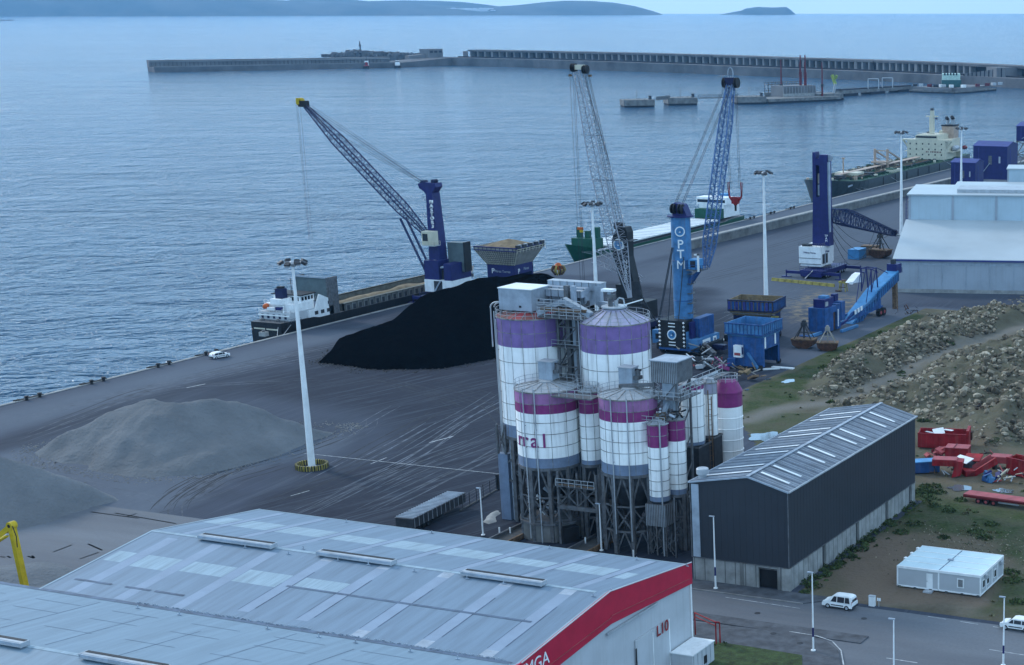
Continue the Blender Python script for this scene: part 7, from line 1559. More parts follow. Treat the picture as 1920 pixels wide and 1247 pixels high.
# junk between the silos and the blue crane
def junk(label, px, py, seed, n_, s, mm, z=0):
    p = at(px, py); t = thing('machine_scrap', label, 'scrap', (p.x, p.y, z)); b = MB(); pipesf(seed, n_, mm, s)(b); b.build('pipe', t); b = MB(); chunk(seed+1,'x',max(3,n_//4),s*.7,list(mm))(b); b.build('panel', t)
junk('white and pink bent machine parts dumped behind the gangway of the silos', 1325, 690, 41, 30, 1.9, ('white','wall_pale','galv','steel_dark','red_pale'))
junk('dark machine parts and drums dumped under the bright blue crane', 1300, 668, 47, 22, 1.8, ('steel_dark','rust','black','grid_metal'))
junk('pale brown bent girders dumped on the concrete edge beside the blue hopper', 1400, 712, 53, 12, 1.7, ('rust_pale','grain','grid_metal'))
junk('magenta and grey steel pieces dumped right of the white machine parts', 1355, 695, 59, 14, 1.3, ('silo_magenta','galv','steel'))
# ---- site cabin
c0, c1, c2 = at(1683,1101), at(1838,1121), at(1881,1082); t = thing('site_cabin', 'light grey modular site cabin block with pale blue panelled roof', 'cabin', (c0.x, c0.y, .25), math.atan2(c1.y-c0.y, c1.x-c0.x)); LX = math.hypot(c1.x-c0.x, c1.y-c0.y); LY = 9.4
b = MB(); b.b2((0,0,.1),(LX,LY,2.6),'cabin_wall'); b.build('wall', t)
b = MB(); b.b2((-.08,-.08,2.6),(LX+.08,LY+.08,2.85),'cabin_roof')
for k in range(5): b.b2((-.08,LY*k/4-.06,2.85),(LX+.08,LY*k/4+.06,2.9),'white')
for k in range(1,4): b.b2((0,LY*k/4+.05,2.85),(LX,LY*k/4+.13,2.865),'line_dark')
b.b2((LX/2-.05,-.05,2.85),(LX/2+.05,LY,2.89),'line_dark'); b.b2((LX/2-.4,LY*.48,2.85),(LX/2+.4,LY*.52,3.05),'duct'); b.build('roof', t)
b = MB()
for x in (0, LX/2, LX): b.b2((x-.1,-.06,0),(x+.1,.05,2.85),'white')
for k in range(5): b.b2((LX-.05,LY*k/4-.09,0),(LX+.06,LY*k/4+.09,2.85),'white')
b.b2((-.05,-.06,0),(LX+.05,0,.2),'white'); b.b2((LX,-.05,0),(LX+.06,LY,.2),'white'); b.b2((-.08,-.1,2.55),(LX+.08,-.0,2.87),'white'); b.b2((LX,-.08,2.55),(LX+.1,LY+.08,2.87),'white'); b.build('frame', t)
b = MB(); b.b2((LX*.355,-.09,.15),(LX*.43,-.02,2.25),'white'); dr = b.build('door', t); b = MB(); b.b2((LX*.36,-.13,1.1),(LX*.365,-.09,1.25),'black'); b.build('handle', dr); b = MB(); b.b2((LX*.34,-1.0,-.24),(LX*.44,-.1,.0),'galv'); b.build('doorstep', t)
def win(x0_, z0_, z1_, side=0):
    b = MB()
    if side == 0: b.b2((x0_-.5,-.09,z0_),(x0_+.5,-.02,z1_),'white'); b.b2((x0_-.34,-.12,z0_+.15),(x0_+.34,-.09,z1_-.15),'glass'); [b.b2((x0_-.3+k*.15,-.14,z0_+.15),(x0_-.27+k*.15,-.12,z1_-.15),'white') for k in range(5)]
    else: b.b2((LX+.02,x0_-.5,z0_),(LX+.09,x0_+.5,z1_),'white'); b.b2((LX+.09,x0_-.34,z0_+.15),(LX+.12,x0_+.34,z1_-.15),'glass')
    b.build('window', t)
win(LX*.765, .8, 2.1); win(LY*.30, .8, 2.0, 1); win(LY*.62, .8, 2.0, 1); win(LY*.12,.8,2.0,1)
for y in (LY*.20, LY*.88): b = MB(); b.b2((LX+.05,y-.35,1.9),(LX+.4,y+.35,2.45),'galv'); b.build('air_conditioner', t)
b = MB()
for x in np.linspace(.3, LX-.3, 6):
    for y in (.1, LY-.1): b.b2((x-.2,y-.2,-.35),(x+.2,y+.2,.1),'concrete_dark')
b.build('footing', t)
for k in range(3): b = MB(); b.lathe((-.3,LY*(.4+.25*k),2.3),[(.3,0),(.3,.5),(.1,.6)],'white',10); b.build('roof_vent', t)
p = at(1636, 1136); t = thing('utility_box', 'small white utility box with a meter sign by the parked van', 'utility box', (p.x, p.y, 0)); b = MB(); b.b2((-.45,-.25,0),(.35,.25,1.35),'white'); b.b2((-.5,-.3,1.35),(.4,.3,1.42),'galv'); b.build('casing', t); b = MB(); b.tube((.9,0,0),(.9,0,1.2),.05,'galv',6); b.b2((.65,-.04,.8),(1.15,.02,1.2),'white'); b.build('meter_sign', t)
# red flatbed trailer at the right edge
a, c = at(1812, 938), at(1960, 958); t = thing('flatbed_trailer', 'low red flatbed trailer cut by the right edge below the puddles', 'trailer', (a.x, a.y, 0), math.atan2(c.y-a.y, c.x-a.x))
b = MB(); b.b2((0,-1.25,1.15),(13,1.25,1.4),'red_pale'); b.b2((0,-1.27,.9),(13,-1.15,1.2),'red_dark'); b.b2((6,-1.2,.6),(9.5,-1.0,.75),'galv'); b.b2((6,-1.2,.85),(9.5,-1.0,.95),'galv'); b.build('bed', t)
for x in (2.6, 3.9, 5.2):
    for y in (-1.05, 1.05): b = MB(); b.tube((x,y-.2,.5),(x,y+.2,.5),.5,'tyre',14); b.tube((x,y-.22,.5),(x,y+.22,.5),.25,'red_pale',8); b.build('wheel', t)
# grey trailer by the fence
a, c = at(760, 1000), at(858, 950); t = thing('box_trailer', 'long grey curtain-side trailer with a ribbed tarpaulin roof behind the warehouse', 'trailer', (a.x, a.y, 0), math.atan2(c.y-a.y, c.x-a.x)); L_ = math.hypot(c.x-a.x, c.y-a.y)
b = MB(); b.b2((0,-1.5,.9),(L_,1.5,2.3),'steel_dark'); b.build('body', t); b = MB(); b.b2((-.1,-1.55,2.3),(L_+.1,1.55,2.38),'steel')
for k in range(22): b.b2((.2+k*L_/22,-1.5,2.38),(.42+k*L_/22,1.5,2.5),'duct')
for k in range(12): b.b2((.3+k*L_/12,-1.54,.9),(.4+k*L_/12,-1.5,2.3),'roof_grey')
b.build('tarpaulin_roof', t)
for x in (2.0, 3.3, 4.6):
    for y in (-1.0, 1.0): b = MB(); b.tube((x,y-.25,.52),(x,y+.25,.52),.52,'tyre',14); b.build('wheel', t)
b = MB(); b.b2((6,-1.1,.4),(9,1.1,1.1),'black'); b.build('pallet_box', t)
# wire fence
a, c = at(868, 956), at(945, 912); t = thing('wire_fence', 'low wire fence with dark posts between the grey trailer and the silos', 'fence', (a.x, a.y, 0), math.atan2(c.y-a.y, c.x-a.x)); L_ = math.hypot(c.x-a.x, c.y-a.y)
for k in range(6): b = MB(); b.tube((k*L_*.82/5,0,0),(k*L_*.82/5,0,2.3),.06,'steel_dark'); b.build('post', t)
b = MB(); b.b2((L_*.83,-.2,0),(L_*.83+.5,.2,2.6),'black'); b.build('gate_post', t)
b = MB(); 
for z in (.3,.8,1.3,1.8,2.2): b.bar((0,0,z),(L_*.83,0,z),.025,'steel')
b.b2((-1,-.12,0),(L_*1.1,.12,.22),'concrete_dark'); b.build('wire', t)
# yellow digger arm at the left edge
p = at(62, 1185); t = thing('excavator', 'yellow material handler with its bent arm standing at the left edge', 'excavator', (p.x, p.y, 0))
k0 = Vector(aty(48,1104,p.y))-Vector(p); k1 = Vector(aty(22,985,p.y))-Vector(p); k2 = Vector(aty(-40,1040,p.y))-Vector(p)
b = MB(); b.bar(k0-Vector((-.3,0,4.0)), k1, .62, 'yellow', .75); b.build('boom', t)
b = MB(); b.bar(k1+Vector((.2,0,.1)), k2, .6, 'yellow', .65); b.tube(k1+Vector((0,-.45,0)),k1+Vector((0,.45,0)),.5,'yellow',14); b.tube(k1+Vector((0,-.5,0)),k1+Vector((0,.5,0)),.22,'black',10); b.build('stick', t)
b = MB(); b.tube(k1+Vector((-.2,-.6,-1.0)), k1.lerp(k2,.7)+Vector((0,-.6,-.5)),.14,'galv'); b.tube(k1+Vector((-.3,-.6,-1.2)), k1.lerp(k2,.4)+Vector((0,-.6,-.6)),.22,'yellow'); b.path([k1+Vector((.7,-.5,.1)),k1+Vector((1.1,-.5,-1.2)),k1+Vector((1.0,-.5,-2.6))],.06,'black'); b.build('hydraulic_ram', t)
b = MB(); b.b2((-2.5,-3,.9),(1.6,1.5,2.0),'yellow'); b.b2((-1.8,-2.8,2.0),(-.2,-1,2.8),'glass'); b.b2((-3,-3,.1),(2,-1.8,1.1),'black'); b.b2((-3,.6,.1),(2,1.8,1.1),'black'); b.build('carriage', t)
p = at(30, 1120); t = thing('striped_barrier', 'short red and white striped barrier beside the yellow arm', 'barrier', (p.x, p.y, 0), .3)
b = MB()
for k in range(8): b.b2((-1.2+k*.3,-.06,1.2),(-.9+k*.3,.06,1.8),'red' if k % 2 else 'white'); b.b2((-1.2+k*.3,-.06,.6),(-.9+k*.3,.06,1.0),'white' if k % 2 else 'red')
b.build('board', t); b = MB(); b.bar((-1,0,0),(-1,0,1.8),.12,'galv'); b.bar((1,0,0),(1,0,1.8),.12,'galv'); b.build('stand', t)

# ---- scrub: leaf clumps
mat('scrub_leaf', (.055,.080,.028), 1, var=.35, scale=.9, col2=(.018,.028,.012)); mat('dry_grass', (.14,.13,.07), 1, var=.3, scale=.8)
b = MB(); rv = random.Random(31)
def tuft(c, r, n_, m='scrub_leaf', hh=1.0):
    for k in range(n_):
        a = rv.uniform(0, 6.28); q = rv.random()**.5*r; x, y = c[0]+q*math.cos(a), c[1]+q*math.sin(a); z0_ = zf(x, y) if c[0] > -94 or c[1] > 246 else c[2]; h_ = (1-q/r*.7)*r*hh*rv.uniform(.5,1.1); z = z0_+h_*rv.random()
        s_ = rv.uniform(.10,.26); d1_ = Vector((rv.gauss(0,1),rv.gauss(0,1),rv.gauss(0,.7))).normalized()*s_; d2_ = Vector((rv.gauss(0,1),rv.gauss(0,1),rv.gauss(0,1))).normalized()*s_
        p = Vector((x, y, z)); b.add([p-d1_, p+d2_, p+d1_, p-d2_], [(0,1,2,3)], m)
for k in range(52):
    f = k/51; px, py = 1500+f*232, 1092-f*185; p = at(px+rv.uniform(-4,22), py+rv.uniform(-2,14)); tuft((p.x+.5, p.y, 0), rv.uniform(.7,1.5), 120, hh=.8)
for px, py, r_ in ((1740,935,1.6),(1760,925,1.4),(1780,960,1.2),(1715,985,1.5),(1690,1000,1.3),(1830,1000,1.4),(1860,985,1.2),(1900,1090,1.6),(1895,1075,1.3),(1910,1130,1.2),(1752,950,1.1),(1800,940,1.1),(1508,1112,.7),(1250+0,1250,1.0),(1845,1010,1.3),(1770,1010,1.0),(1620,640,1.2),(1600,655,1.4),(1655,625,1.2),(1570,675,1.4),(1545,690,1.5),(1700,588,1.2),(1880,572,1.3),(1690,700,1.1),(1640,640,1.0),(1750,690,1.5),(1780,650,1.4),(1560,755,1.2),(1730,790,1.2),(1860,835,1.3)):
    p = at(px, py); tuft((p.x, p.y, 0), r_, 130, hh=.6)
for k in range(260):
    px, py = rv.uniform(1380,1920), rv.uniform(640,1180); p = at(px, py); 
    if inpoly(p.x, p.y, [(-109.5,197),(-93.5,197),(-93.5,246),(-109.5,246)]) > -.5 or p.x < -157 or p.x < -118 and p.y < 240 or p.y < 198.5: continue
    if (p.x > -89 and p.y < 226 and rv.random() < .9): continue
    tuft((p.x, p.y, 0), rv.uniform(.2,.6), 16, rv.choice(['scrub_leaf','scrub_leaf','dry_grass']), .7)
for k in range(90): 
    q = at(rv.uniform(1330,1505), rv.uniform(1212,1250)); tuft((q.x, q.y, .19), rv.uniform(.15,.35), 12, 'scrub_leaf', .7)
q = at(1357, 1210); tuft((q.x, q.y, .19), 1.0, 160, 'scrub_leaf', .9)
tag(b.build('scrub'), 'green scrub and grass tufts over the waste ground and along the grey shed', 'scrub', kind='stuff')

# ============================================================ BREAKWATER AND JETTY
def zrow(p, py):
    lo, hi = -20., 120.
    for _ in range(40):
        m = (lo+hi)/2; v = Vector((p[0], p[1], m))-_C; y_ = PPY - FPX*v.dot(_u)/v.dot(_f)
        if y_ > py: lo = m
        else: hi = m
    return lo
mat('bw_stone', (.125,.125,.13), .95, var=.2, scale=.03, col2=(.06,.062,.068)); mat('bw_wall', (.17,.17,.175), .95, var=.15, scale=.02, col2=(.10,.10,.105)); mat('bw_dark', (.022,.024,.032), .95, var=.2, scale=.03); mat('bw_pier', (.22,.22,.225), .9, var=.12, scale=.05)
def wallseg(b, P, Q, o0, o1, z0, z1, m, zb=None):
    """block between two waterline points, pushed back by o0..o1 metres; z may differ at both ends"""
    P, Q = Vector((P[0],P[1],0)), Vector((Q[0],Q[1],0)); d = (Q-P).normalized(); nn = Vector((-d.y, d.x, 0))
    if nn.dot(P) < 0: nn = -nn
    z1a, z1b = z1 if isinstance(z1, tuple) else (z1, z1); z0a, z0b = z0 if isinstance(z0, tuple) else (z0, z0)
    vs = []
    for o_ in (o0, o1):
        a, c = P+nn*o_, Q+nn*o_; vs += [(a.x,a.y,z0a),(c.x,c.y,z0b),(c.x,c.y,z1b),(a.x,a.y,z1a)]
    b.add(vs, [(0,1,2,3),(7,6,5,4),(3,2,6,7),(0,4,5,1),(0,3,7,4),(1,5,6,2)], m); return nn
t = thing('breakwater', 'long grey harbour breakwater with a row of pale buttresses on its right half', 'breakwater', (0,0,0))
A0, A1, A2 = at(290,136,-5), at(745,127,-5), at(862,122,-5)
b = MB(); n0 = wallseg(b, A0, A1, 0, 40, -12, 1.0, 'bw_stone'); wallseg(b, A0, A1, 0, 3, 1.0, 2.2, 'bw_wall'); wallseg(b, A1, A2, 0, 45, -12, (1.0, 6), 'bw_stone'); b.build('quay_deck', t)
zA, zB = zrow(A0+n0*30, 113), zrow(A1+n0*30, 107)
b = MB(); wallseg(b, A0, A1, 30, 42, 0, (zA, zB), 'bw_wall'); wallseg(b, A0, A1, 28, 30, (zA-2.5,zB-2.5), (zA-1.2,zB-1.2), 'bw_pier')
for k in range(60): 
    q = A0.lerp(A1, (k+.5)/60); wallseg(b, q, q+(A1-A0).normalized()*.8, 29.2, 30, 1, zA-3.0, 'bw_stone')
b.build('sea_wall', t)
BWP = [at(x, y, -5) for x, y in ((845,122.5),(1000,127),(1150,133),(1300,138),(1450,144),(1600,150),(1750,157),(1990,170))]
TOP = [93,96,99,103,108,112.5,118,129]; LED = [106,109.5,114,119,125,130.5,137,148]
b = MB(); b2_ = MB(); b3 = MB()
for i in range(7):
    P, Q = BWP[i], BWP[i+1]
    zl = tuple(zrow(p+Vector((p.x,p.y,0)).normalized()*18, y) for p, y in ((P, LED[i]), (Q, LED[i+1]))); zt_ = tuple(zrow(p+Vector((p.x,p.y,0)).normalized()*34, y) for p, y in ((P, TOP[i]), (Q, TOP[i+1])))
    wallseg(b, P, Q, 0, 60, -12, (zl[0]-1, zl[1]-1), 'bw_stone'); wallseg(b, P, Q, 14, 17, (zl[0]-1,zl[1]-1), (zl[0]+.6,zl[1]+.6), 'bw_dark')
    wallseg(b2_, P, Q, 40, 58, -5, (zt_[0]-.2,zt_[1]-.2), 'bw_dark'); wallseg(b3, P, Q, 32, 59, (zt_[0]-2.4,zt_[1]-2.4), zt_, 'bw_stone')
b.build('rubble_base', t); b2_.build('back_wall', t); b3.build('top_slab', t)
npier = 76; x_ = 878.
for k in range(npier):
    px = 854+k*12.3; i = max(j for j in range(7) if (840,1000,1150,1300,1450,1600,1750)[j] <= px); xs6 = (862,1000,1150,1300,1450,1600,1750,1990); f = (px-xs6[i])/(xs6[i+1]-xs6[i])
    if px > 1800: break
    P, Q = BWP[i], BWP[i+1]; q = P.lerp(Q, f); d = (Q-P).normalized(); nn = Vector((-d.y,d.x,0)); nn = nn if nn.dot(P) > 0 else -nn
    zl = zrow(q+nn*33, LED[i]+(LED[i+1]-LED[i])*f)-1; zt_ = zrow(q+nn*34, TOP[i]+(TOP[i+1]-TOP[i])*f)-2.3
    b = MB(); wallseg(b, q-d*(2.2 if k % 9 == 4 else 1.2), q+d*(2.2 if k % 9 == 4 else 1.2), 32.5, 40, zl, zt_, 'bw_pier'); b.build('buttress', t)
p = at(1795, 158, -5); q = at(1912, 158, -5)
t = thing('caisson_block', 'pale concrete caisson wall where the breakwater meets the right edge', 'caisson', (0,0,0)); b = MB(); e0 = at(1800,160,-5); e1 = at(1878,163,-5); e2 = at(1990,160,-5)
wallseg(b, e0, e1, 6, 26, -10, (zrow(e0, 139), zrow(e1, 127)), 'bw_wall'); wallseg(b, e1, e2, 10, 30, -10, (zrow(e1,127), zrow(e2,127)), 'bw_wall'); b.build('wall', t); b = MB()
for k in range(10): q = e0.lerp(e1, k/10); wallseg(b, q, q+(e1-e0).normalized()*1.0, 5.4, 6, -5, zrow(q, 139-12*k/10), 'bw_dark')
q = at(1902,160,-5); wallseg(b, q, e2, 9.2, 10, zrow(q,148), zrow(q,129), 'bw_dark'); b.build('joint_and_opening', t)  # last dark sheet paints the shade of an opening in the caisson wall
# rock mound with beacon
c = at(720, 121, -5)+n0*62; t = thing('rock_mound', 'rubble rock mound with low walls behind the middle of the breakwater', 'rock mound', (0,0,0)); b = MB()
prof = [(645,110),(665,100),(685,95),(710,95),(735,97),(760,99),(790,101),(830,103)]
for (xa, ya), (xb2, yb) in zip(prof, prof[1:]):
    pa, pb = A0.lerp(A1,1)*0+Vector(at(xa-16,126-(xa-600)*.012,-5)), Vector(at(xb2-16,126-(xb2-600)*.012,-5)); za, zb = zrow(pa+n0*62, ya), zrow(pb+n0*62, yb); wallseg(b, pa, pb, 44, 80, -5, (za, zb), 'bw_stone')
rv = random.Random(77)
for k in range(240):
    f = rv.random(); i = min(6, int(f*7)); xa = prof[i][0]+(prof[i+1][0]-prof[i][0])*rv.random(); pa = Vector(at(xa-16,126-(xa-600)*.012,-5)); z = zrow(pa+n0*62, prof[i][1])
    c = pa+n0*rv.uniform(43,62); b.box((c.x,c.y,rv.uniform(8,max(9,z+.5))),(rv.uniform(2,5),rv.uniform(2,5),rv.uniform(2,4)),rv.choice(['bw_stone','bw_wall','bw_stone']),rv.uniform(0,3))
b.build('rock', t)
pa = at(701,125,-5)+n0*55; t = thing('harbour_beacon', 'slim dark harbour light tower on the rock mound of the breakwater', 'light tower', (pa.x, pa.y, 0)); zb, zt_ = zrow(pa,95), zrow(pa,77)
b = MB(); b.lathe((0,0,0),[(2.0,0),(1.6,zb),(.9,zb+1),(.8,zt_)],'steel_dark',10); b.lathe((0,0,zt_*.55+zb*.45),[(1.4,-1),(1.8,0),(1.4,1)],'steel_dark',10); b.build('tower', t)
pa, pb, pc = at(829,123,-5), at(856,122,-5), at(785,124,-5); t = thing('breakwater_house', 'low concrete control buildings at the left end of the buttress row', 'building', (0,0,0)); b = MB(); wallseg(b, pc, pa, 30, 44, 0, (zrow(pc+n0*30,105),zrow(pa+n0*30,100)), 'bw_wall'); wallseg(b, pa, pb, 26, 44, 0, zrow(pa+n0*26,92), 'bw_wall'); b.build('wall', t)
b = MB()
for k in range(3): q = pa.lerp(pb, .12+k*.3); wallseg(b, q, q+(pb-pa).normalized()*5, 25.6, 26, zrow(pa+n0*26,99), zrow(pa+n0*26,95.5), 'bw_dark')
b.build('window', t)
def tug(label, px, py, rz, s=1.0, m2='red_dark'):
    p = at(px, py, -5); t = thing('tugboat', label, 'boat', (p.x, p.y, -5), rz); b = MB(); b.ext([(-14,-4,0),(-14,-4,3),(10,-4,3.6),(15,-1,5),(15,1,5),(10,4,3.6),(-14,4,3),(-14,4,0)],(0,0,.01),'black') if 0 else b.prism([(-14,-4),(9,-4.2),(15,0),(9,4.2),(-14,4)],-2,3.2,'hull_black','steel'); b.build('hull', t)
    b = MB(); b.b2((-2,-3,3.2),(8,3,6.5),'white'); b.b2((1,-2.4,6.5),(6.5,2.4,9.4),'white'); b.b2((1.1,-2.45,7.6),(6.6,2.45,8.8),'glass'); b.b2((-4,-1.5,3.2),(-2,1.5,8),m2); b.build('wheelhouse', t); b = MB(); b.tube((2,0,9.4),(2,0,16),.3,'steel_dark'); b.build('mast', t); b = MB(); b.b2((-12,-3,3.2),(-5,3,4),m2); b.build('aft_deck', t)
tug('white-housed tugboat moored under the rock mound of the breakwater', 746, 127, R(-55)); tug('dark tugboat with a red afterdeck left of the white-housed tugboat', 688, 128, R(125), .8, 'red')
# dolphins, jetty
def dolphin(label, x0, x1, y, ytop):
    a, c = at(x0, y, -5), at(x1, y-1, -5); t = thing('mooring_dolphin', label, 'mooring platform', (0,0,0)); zt_ = zrow(a, ytop); b = MB(); wallseg(b, a, c, 0, 20, -8, -3.6, 'bw_dark'); wallseg(b, a-(c-a)*.02, c+(c-a)*.02, -.5, 21, -3.6, zt_, 'concrete_old'); b.build('platform', t)
    b = MB(); q = a.lerp(c, .7); b.lathe((q.x,q.y+8,zt_),[(1.5,0),(1.2,2),(1.6,3)],'steel_dark',8); q = a.lerp(c,.3); b.tube((q.x,q.y+6,zt_),(q.x,q.y+6,zt_+8),.2,'steel'); 
    for k in range(7): q = a.lerp(c, k/6.); b.bar((q.x,q.y,zt_),(q.x,q.y,zt_+1.6),.25,'steel')
    b.build('bollard', t); return a, c, zt_
d1a, d1b, zd = dolphin('leftmost low concrete mooring platform standing alone in the water', 1171, 1227, 202, 188); d2a, d2b, _z = dolphin('second low concrete mooring platform from the left in the water', 1254, 1307, 198, 184); d3a, d3b, _z3 = dolphin('concrete mooring platform touching the jetty head on its left', 1383, 1436, 196, 182)
def truss(label, P, Q, z):
    t = thing('footbridge', label, 'footbridge', (0,0,0)); b = MB(); n_ = 16
    for k in range(n_):
        a, c = P.lerp(Q, k/n_), P.lerp(Q, (k+1)/n_); a0_, c0_ = Vector((a.x,a.y,z)), Vector((c.x,c.y,z)); up1 = Vector((0,0,2.6)); b.bar(a0_,c0_,.7,'steel'); b.bar(a0_+up1,c0_+up1,.35,'steel'); b.bar(a0_,c0_+up1,.3,'steel') if k % 2 else b.bar(a0_+up1,c0_,.3,'steel'); b.bar(a0_,a0_+up1,.3,'steel')
    b.build('truss', t)
off = Vector((-1,5,0)); truss('thin truss footbridge between the two leftmost mooring platforms', d1b+off, d2a+off, zd-.5); truss('thin truss footbridge reaching from the second mooring platform to the third', d2b+off, d3a+off, zd-.5)
a, c = at(1440,195,-5), at(1577,189,-5); t = thing('jetty', 'concrete oil jetty head with a grey machinery hall and pipe racks', 'jetty', (0,0,0)); zj = zrow(a,186)
b = MB(); wallseg(b, a, c, 0, 30, -8, -3.4, 'bw_dark'); wallseg(b, a, c, -.6, 31, -3.4, zj, 'concrete_old'); b.build('platform', t)
h0, h1 = at(1473,191,-5), at(1533,188.5,-5); b = MB(); wallseg(b, h0, h1, 4, 22, zj, zrow(h0,162), 'bw_wall'); wallseg(b, h0, h1, 3, 4, zj, zj+2.6, 'concrete'); b.build('machinery_hall', t); b = MB()
for k in range(12): q = h0.lerp(h1, k/11.); wallseg(b, q, q+(h1-h0).normalized()*.7, 3.2, 4, zj+2.6, zrow(h0,164), 'bw_pier')
for k in range(8): q = h0.lerp(h1, (k+.5)/8.); wallseg(b, q, q+(h1-h0).normalized()*2.0, 6, 9, zrow(h0,165), zrow(h0,162.5), 'white' if k % 2 else 'galv')
b.build('roof_fan', t)
b = MB(); r0, r1 = at(1421,188,-5), at(1482,186,-5)
for f in np.linspace(0,1,10):
    q = r0.lerp(r1, f); zt_ = zrow(q,156); b.bar((q.x,q.y+14,zj),(q.x,q.y+14,zt_),.5,'steel'); b.bar((q.x,q.y+22,zj),(q.x,q.y+22,zt_),.5,'steel')
for yy_ in (156, 160, 165, 171, 176):
    z = zrow(r0, yy_)
    for o_ in (14, 22): b.bar((r0.x,r0.y+o_,z),(r1.x,r1.y+o_,z),.55,'steel' if yy_ != 165 else 'galv')
b.b2((r0.x,r0.y+13,-3.2),(r1.x+20,r1.y+24,zj+2),'concrete_old'); b.build('pipe_rack', t)
for px in (1489, 1498):
    p = at(px,190,-5)+Vector((0,14,0)); t2 = thing('marine_loader', 'red marine loading arm, %s of the folded pair on the jetty head' % ('left' if px == 1489 else 'right'), 'loading arm', (p.x,p.y,0)); z0_, z1_ = zj+8, zrow(p,103)
    b = MB(); b.tube((0,0,zj),(0,0,z0_+10),1.3,'red_dark',8); b.build('riser', t2); b = MB(); b.bar((.4,0,z0_+6),(0,0,z1_),.8,'red_dark'); b.bar((-.9,0,z0_+6),(-.5,0,z1_-6),.6,'red_dark'); b.box((0,0,z1_-16),(2.2,1.6,3),'red_dark'); b.build('boom', t2)
for px, yt in ((1458,112),(1535,117)):
    p = at(px,190,-5)+Vector((0,8,0)); t2 = thing('monitor_mast', 'thin dark red mast at the %s end of the jetty machinery hall' % ('left' if px == 1458 else 'right'), 'mast', (p.x,p.y,0)); b = MB(); b.lathe((0,0,zj),[(.9,0),(.7,12),(.45,zrow(p,yt)-zj)],'red_dark',8); b.box((0,0,zrow(p,160)),(2.2,2,2),'steel_dark'); b.build('pole', t2)
a, c = at(1537,189,-5), at(1579,187.5,-5); t = thing('jetty_block', 'small concrete block platform with a yellow-green crane right of the jetty head', 'jetty', (0,0,0)); b = MB(); wallseg(b, a, c, -2, 16, -8, zrow(a,176), 'concrete_old'); wallseg(b, a, c, -2.5, -2, -8, -3, 'bw_dark'); b.build('platform', t)
p = at(1556,188,-5)+Vector((0,8,0)); mat('crane_green', (.22,.30,.05), .6, var=.15); t = thing('jetty_crane', 'small yellow-green pedestal crane on the jetty', 'crane', (p.x,p.y,0)); z = zrow(p,178); b = MB(); b.tube((0,0,z),(2,0,z+10),1.2,'galv',8); b.build('pedestal', t); b = MB(); b.bar((2,0,z+9),(-2,2,zrow(p,141)),2.2,'crane_green'); b.bar((2,0,z+14),(3.5,0,z+17),2.0,'crane_green'); b.build('jib', t)
a, c = at(1580,181,-5), at(1712,171,-5); t = thing('jetty_trestle', 'long low trestle bridge linking the jetty head with the shore platform', 'bridge', (0,0,0)); b = MB(); za, zc = zrow(a,170), zrow(c,162); wallseg(b, a, c, 0, 10, (za-3.0,zc-3.0), (za,zc), 'concrete_old'); wallseg(b, a, c, 2, 8, (za,zc), (za+1.2,zc+1.2), 'bw_dark'); b.build('deck', t)
for f0, f1 in ((.02,.20),(.38,.58),(.78,.98)): b = MB(); wallseg(b, a.lerp(c,f0), a.lerp(c,f1), -1, 11, -8, za-3.0, 'bw_dark'); b.build('pier', t)
b = MB(); 
for fx in (.32,.52): q = a.lerp(c,fx); b.tube((q.x,q.y+5,za),(q.x,q.y+5,za+9),.5,'galv'); b.tube((q.x,q.y+5,za+9),(q.x+9,q.y+9,za+9),.5,'galv'); b.tube((q.x+9,q.y+9,za+9),(q.x+9,q.y+9,za),.5,'galv')
b.build('pipe_loop', t)
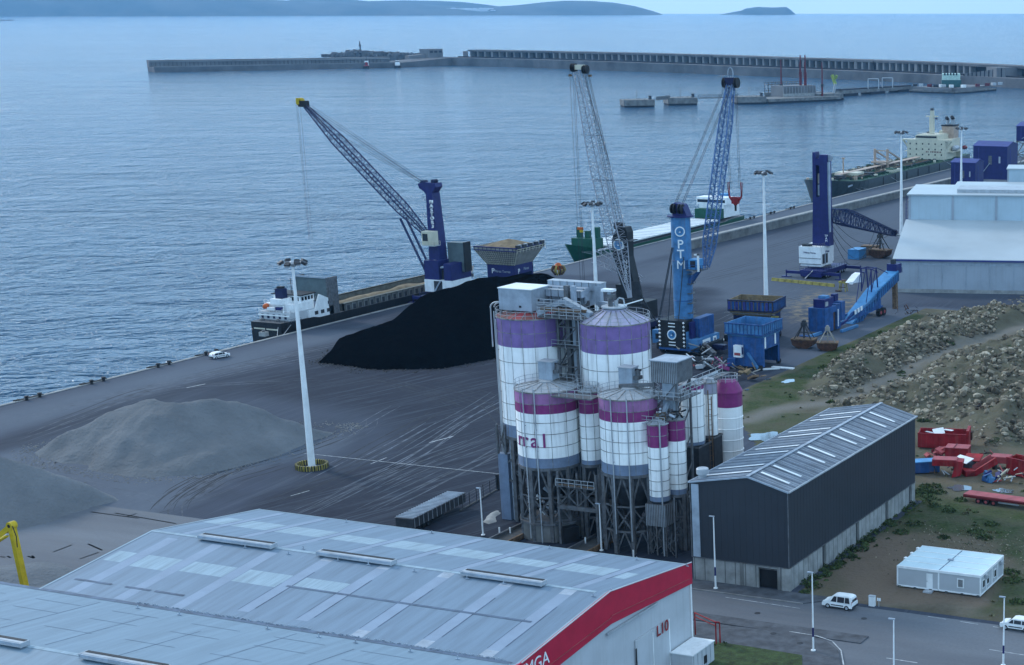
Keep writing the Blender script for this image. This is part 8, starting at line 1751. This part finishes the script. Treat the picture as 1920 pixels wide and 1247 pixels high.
a, m_, c = at(1705,173,-5), at(1790,176,-5), at(1868,170,-5); t = thing('shore_platform', 'long concrete platform with a green and mint shed and parked vehicles', 'jetty', (0,0,0)); zp = zrow(a,163); b = MB(); wallseg(b, a, m_, 0, 36, -8, zp-4, 'bw_dark'); wallseg(b, m_, c, 0, 36, -8, zp-4, 'bw_dark'); wallseg(b, a, m_, -.5, 37, zp-4, zp-2.6, 'concrete_old'); wallseg(b, m_, c, -.5, 37, zp-4, zp-2.6, 'concrete_old'); wallseg(b, a, m_, 6, 36, zp-2.6, zp, 'bw_wall'); wallseg(b, m_, c, 6, 36, zp-2.6, zp, 'bw_wall'); b.build('platform', t)
rv = random.Random(12)
for k in range(12): b = MB(); q = (a.lerp(m_, rv.random()) if k < 7 else m_.lerp(c, rv.random()))+Vector((0,14,0)); b.box((q.x,q.y,zp+1.3),(4,4,2.6),rv.choice(['white','red_dark','steel_dark','galv']),rv.random()); b.build('equipment_box', t)
g0, g1 = at(1766,174,-5), at(1803,174,-5); t = thing('jetty_shed', 'dark green shed with a mint upper half on the shore platform', 'shed', (0,0,0)); za, zb, zc = zp-.2, zrow(g0,151), zrow(g0,139); b = MB(); wallseg(b, g0, g1, 10, 26, za, zb, 'green_shed'); b.build('lower_wall', t); b = MB(); wallseg(b, g0+(g1-g0)*.03, g1-(g1-g0)*.06, 10.4, 25, zb, zc, 'mint'); b.build('upper_wall', t)
b = MB()
for k in range(5): q = g0.lerp(g1, .12+k*.15); wallseg(b, q, q+(g1-g0).normalized()*1.4, 10.1, 10.4, zb+4.5, zb+6.5, 'bw_dark')
b.build('window', t)

# ============================================================ HAZE
b = MB(); b.b2((-18600, -18600, -10.2), (18600, 18600, 330), 'concrete'); hz = b.build('haze')
hm = bpy.data.materials.new('haze_air'); hm.use_nodes = True; hm.node_tree.nodes.remove(hm.node_tree.nodes['Principled BSDF'])
pv = hm.node_tree.nodes.new('ShaderNodeVolumePrincipled'); pv.inputs['Density'].default_value = 4.2e-5
pv.inputs['Color'].default_value = (.26, .60, 1.0, 1); pv.inputs['Anisotropy'].default_value = .2
hm.node_tree.links.new(pv.outputs[0], hm.node_tree.nodes['Material Output'].inputs['Volume'])
hz.data.materials.clear(); hz.data.materials.append(hm); tag(hz, None, None, kind='stuff')
